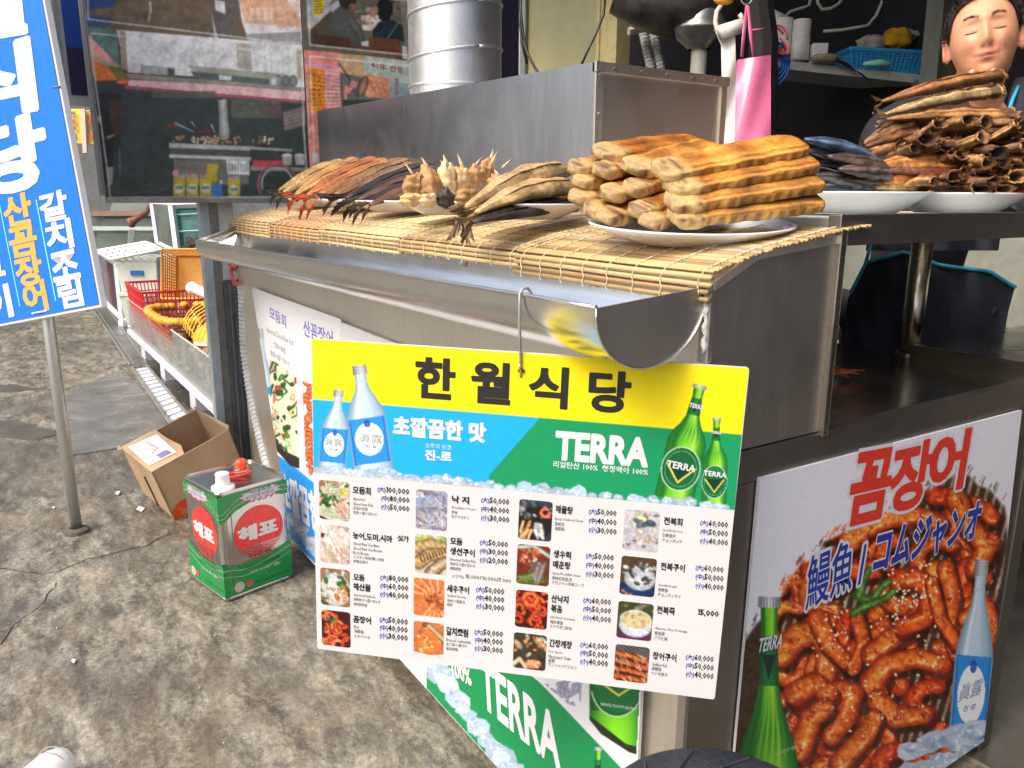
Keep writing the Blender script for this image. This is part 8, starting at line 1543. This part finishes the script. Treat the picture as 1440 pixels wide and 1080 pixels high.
# fingers: right hand near the pile, left hand pinching the top fish
def finger(b, ds, rs): body.tube([b]+ds, rs, 8, (.88,.64,.52)); body.ball(ds[-1], rs[-1], 8, 5, None, (.88,.64,.52))
hp2 = aD(1388,134,1.70); body.ball(hp2, (.036,.022,.034), 14, 9, [rt, fw, vec(0,0,1)], (.86,.62,.50))
for x, dx in ((1372,-5),(1383,-1),(1396,2),(1404,5)):
    t0 = aD(x, 118, 1.60); tp = {1372:102, 1383:111, 1396:100, 1404:112}[x]; finger(hp2+rt*(x-1388)*k_*1.0, [aD(x, 127, 1.645), t0, aD(x+dx, tp, 1.575)], [.0100,.0095,.0088,.0072])
body.tube([hp2-rt*.02, aD(1362,134,1.64), aD(1356,122,1.60)], [.012,.011,.009], 8, (.86,.62,.50))
pl = K['paL'][0]; bL = (K['paL'][0]-K['wrL'][0]); bL /= np.linalg.norm(bL)
for i in range(4): b = pl+rt*(-.024+.016*i); finger(b, [b+bL*.03, b+bL*.05+vec(0,0,-.006), b+bL*.066+vec(0,0,-.016)], [.0095,.0088,.008,.007])
me = bpy.data.meshes.new('bodytmp'); me.from_pydata(body.v, [], body.f); o = bpy.data.objects.new('bodytmp', me); COL.objects.link(o); bm2 = bmesh.new(); bm2.from_mesh(me); bmesh.ops.recalc_face_normals(bm2, faces=bm2.faces); bm2.to_mesh(me); bm2.free()
rm = o.modifiers.new('r', 'REMESH'); rm.mode = 'VOXEL'; rm.voxel_size = .0030
sm_ = o.modifiers.new('s', 'SMOOTH'); sm_.iterations = 2; sm_.factor = .4
dg = bpy.context.evaluated_depsgraph_get(); r_ = bpy.data.meshes.new_from_object(o.evaluated_get(dg)); bpy.data.objects.remove(o)
nv = len(r_.vertices); VV = np.empty(nv*3, np.float32); r_.vertices.foreach_get('co', VV); VV = VV.reshape(-1,3)
# colour the remeshed body from the source vertices (nearest)
from mathutils.kdtree import KDTree
kd = KDTree(len(body.v)); [kd.insert(p, i) for i, p in enumerate(body.v)]; kd.balance()
Cn = np.ones((nv,4), np.float32); src = np.array(body.c)
hl = VV-hc.astype(np.float32); near = (np.linalg.norm(hl, axis=1) < .16)
Cn[:, :3] = np.array(SK)
for i in np.nonzero(near | (VV[:,2] > hc[2]-.45))[0]:
    w = 0; acc = np.zeros(3)
    for (_, j, d_) in kd.find_n(VV[i], 4): q = 1/(d_+1e-4); acc += src[j]*q; w += q
    Cn[i,:3] = acc/w
Cn[:, :3] = lin(Cn[:, :3]); base = np.array(man.location); r_.vertices.foreach_set('co', (VV-base.astype(np.float32)).ravel())
ca = r_.color_attributes.new('Col', 'FLOAT_COLOR', 'POINT'); ca.data.foreach_set('color', Cn.ravel()); r_.polygons.foreach_set('use_smooth', [True]*len(r_.polygons)); r_.materials.clear(); r_.materials.append(SKIN); r_.name = 'body'
bo = bpy.data.objects.new('body', r_); COL.objects.link(bo); bo.parent = man
# hair: short strands over a cap
HR = plain('black hair', (.018,.013,.010), .5, var=.3, scale=120); m = MB(); G = []
def hair_ok(a, ph):
    lim = np.interp(abs(a), [0,.45,.75,1.05,1.35,1.65,2.2,3.2], [.86,.90,.98,1.10,1.55,1.62,1.95,2.15]); return lim
for i in range(26):
    row = []
    for j in range(72): a = 2*math.pi*j/72-math.pi; ph = .02+(hair_ok(a,0)-.02)*i/25; X, Y, Z = headpt(a, ph); th = .011*min(1, (25-i)/5+.15)+.006*math.cos(ph)*(1 if Z > 0 else 0); q = np.array((X,Y,Z)); q = q*(1+th/np.linalg.norm(q))*(1+.010*wob(a*9, ph*9)); row.append(hc+rt2*q[0]+fwt*q[1]+upt*q[2])
    G.append(row+[row[0]])
m.grid(G); rg = random.Random(2)
for k in range(3400):
    a = rg.uniform(-math.pi, math.pi); ph = rg.uniform(.03, float(hair_ok(a,0))+rg.uniform(-.02,.03)); X, Y, Z = headpt(a, ph); q = np.array((X,Y,Z)); n_ = q/np.linalg.norm(q); r0 = 1+.010/np.linalg.norm(q); L = rg.uniform(.010,.028)*(1 if ph < 1.0 else .6); dn = np.array((n_[0]*.3+rg.uniform(-.3,.3), .25+n_[1]*.3, -.55 if ph > .6 else .1)) if abs(a) > 1.0 else np.array((rg.uniform(-.4,.4), .55, -.35 if ph > .65 else .35))
    b = q*r0; e = b+(n_*.55+dn*.6)*L; mid = (b+e)/2+n_*.002; m.tube([hc+rt2*p[0]+fwt*p[1]+upt*p[2] for p in (b, mid, e)], [.0014,.0011,.0003], 3, caps=False)
put('hair', m, HR, man)
m = MB()
for s_ in (-1,1):   # brows and closed lids as fine hairs
    for k in range(22):
        t = rg.random(); u = s_*(.16+.42*t); v = .235+.075*math.sin(t*2.1)-.03*t+rg.uniform(-.034,.034)*(1-.6*t); a = math.asin(max(-.99,min(.99,u/.97))); ph = math.acos(v); X, Y, Z = headpt(a, ph); p = vec(X,Y+.0008,Z); m.tube([hc+rt2*p[0]+fwt*p[1]+upt*p[2], hc+rt2*(p[0]+s_*.004)+fwt*(p[1]+.0006)+upt*(p[2]+.0012)], [.0008,.0003], 3, caps=False)
    P = []
    for t in np.linspace(0,1,14): u = s_*(.21+.34*t); v = -.018-.020*math.sin(math.pi*t)+.010*t; a = math.asin(u/.97); ph = math.acos(v); X, Y, Z = headpt(a, ph); P.append(hc+rt2*X+fwt*(Y-.0002)+upt*Z)
    m.tube([p+fwt*.0006 for p in P], [.0005]+[.0016]*12+[.0005], 5)
put('brows_and_lashes', m, plain('brow hair', (.04,.022,.015), .6), man)
# black shirt and navy apron
CL = plain('black cotton shirt', (.012,.013,.017), .85, var=.2, scale=200, bmp=.2); AP = plain('navy apron cloth', (.014,.016,.030), .8, var=.2, scale=160, bmp=.3); PI_ = plain('sky blue piping', (.03,.34,.52), .5)
Ks = {n_: (K[n_][0], K[n_][1]+.024) for n_ in ('pelvis','waist','chest','collar','shL','shR')}; Ks['pelvis'] = (K['pelvis'][0], .13); Ks['collar'] = (K['collar'][0]+vec(0,0,.004), .088); Ks['nk'] = (K['collar'][0]+vec(0,0,.055), .068)
Ks['upL'] = ((K['shL'][0]*.02+K['elL'][0]*.98), .060); Ks['upR'] = ((K['shR'][0]*.2+K['elR'][0]*.8), .060)
V, Fq = skinned(list(Ks), [('pelvis','waist'),('waist','chest'),('chest','collar'),('collar','nk'),('collar','shL'),('collar','shR'),('shL','upL'),('shR','upR')], Ks); m = MB(); m.add(V, Fq); put('shirt', m, CL, man, smooth=True)
Kt = {'p': (pv, .15)}; 
for nm in 'LR': Kt['h'+nm] = (K['hip'+nm][0], .10); Kt['k'+nm] = (K['kn'+nm][0], .075); Kt['a'+nm] = (K['an'+nm][0]+vec(0,0,.03), .06)
V, Fq = skinned(list(Kt), [('p','hL'),('hL','kL'),('kL','aL'),('p','hR'),('hR','kR'),('kR','aR')], Kt); m = MB(); m.add(V, Fq); put('trousers', m, plain('dark trousers', (.02,.02,.024), .8), man, smooth=True)
# apron sheet: flared front panel below the rail, built on the depth of the body
DA = 2.02
def ap(x, y, d=DA): return aD(x, y, d)
def sheet(outl, bulge, mat, nm, nx=26, ny=22, d=DA):
    m = MB(); G = []
    for i in range(ny):
        t = i/(ny-1); L, Rr_ = [np.interp(t, [p[0] for p in outl[1]], [p[k] for p in outl[1]]) for k in (1,2)]; row = []
        for j in range(nx): s_ = j/(nx-1); x = L+(Rr_-L)*s_; ytop = np.interp(x, [p[0] for p in outl[2]], [p[1] for p in outl[2]]); y = ytop+(outl[3]-ytop)*t; row.append(aD(x, y, d-bulge*math.sin(math.pi*s_)+.010*math.sin(x*.09+y*.03)+.007*math.sin(x*.21-y*.05)))
        G.append(row)
    m.grid(G); m.grid([[p+M[2]*.004 for p in row] for row in G]); return put(nm, m, mat, man, smooth=True), G
bib, _ = sheet((0, [(0,1222,1408),(1,1218,1404)], [(1200,334),(1420,326)], 352), .05, AP, 'apron_bib', ny=6, d=2.03)
skirt, Gs = sheet((0, [(0,1218,1427),(.24,1193,1418),(.55,1185,1410),(.75,1184,1412),(1,1188,1416)], [(1185,378),(1217,370),(1270,355),(1290,362),(1318,373),(1345,377),(1391,382),(1405,392),(1427,405)], 560), .06, AP, 'apron_skirt')
m = MB(); m.tube([p-M[2]*.003+vec(0,0,.001) for p in Gs[0]], .0062, 6, ell=(1,.8)); m.tube([aD(1228,332,2.02), aD(1217,371,2.0), aD(1196,412,2.0)], .0045, 6); put('apron_piping', m, PI_, man, smooth=True)
m = MB(); sp_ = K['shR'][0]
m.tube([aD(1432,122,1.90), aD(1424,140,1.87), aD(1416,165,1.85), aD(1416,200,1.84)], .0045, 6); put('strap_piping', m, PI_, man, smooth=True)
m = MB(); m.tube([aD(1440,112,1.93), aD(1434,135,1.89), aD(1428,165,1.87), aD(1428,205,1.86)], [.022,.022,.022,.022], 8, ell=(1,.35)); put('apron_strap', m, AP, man, smooth=True)
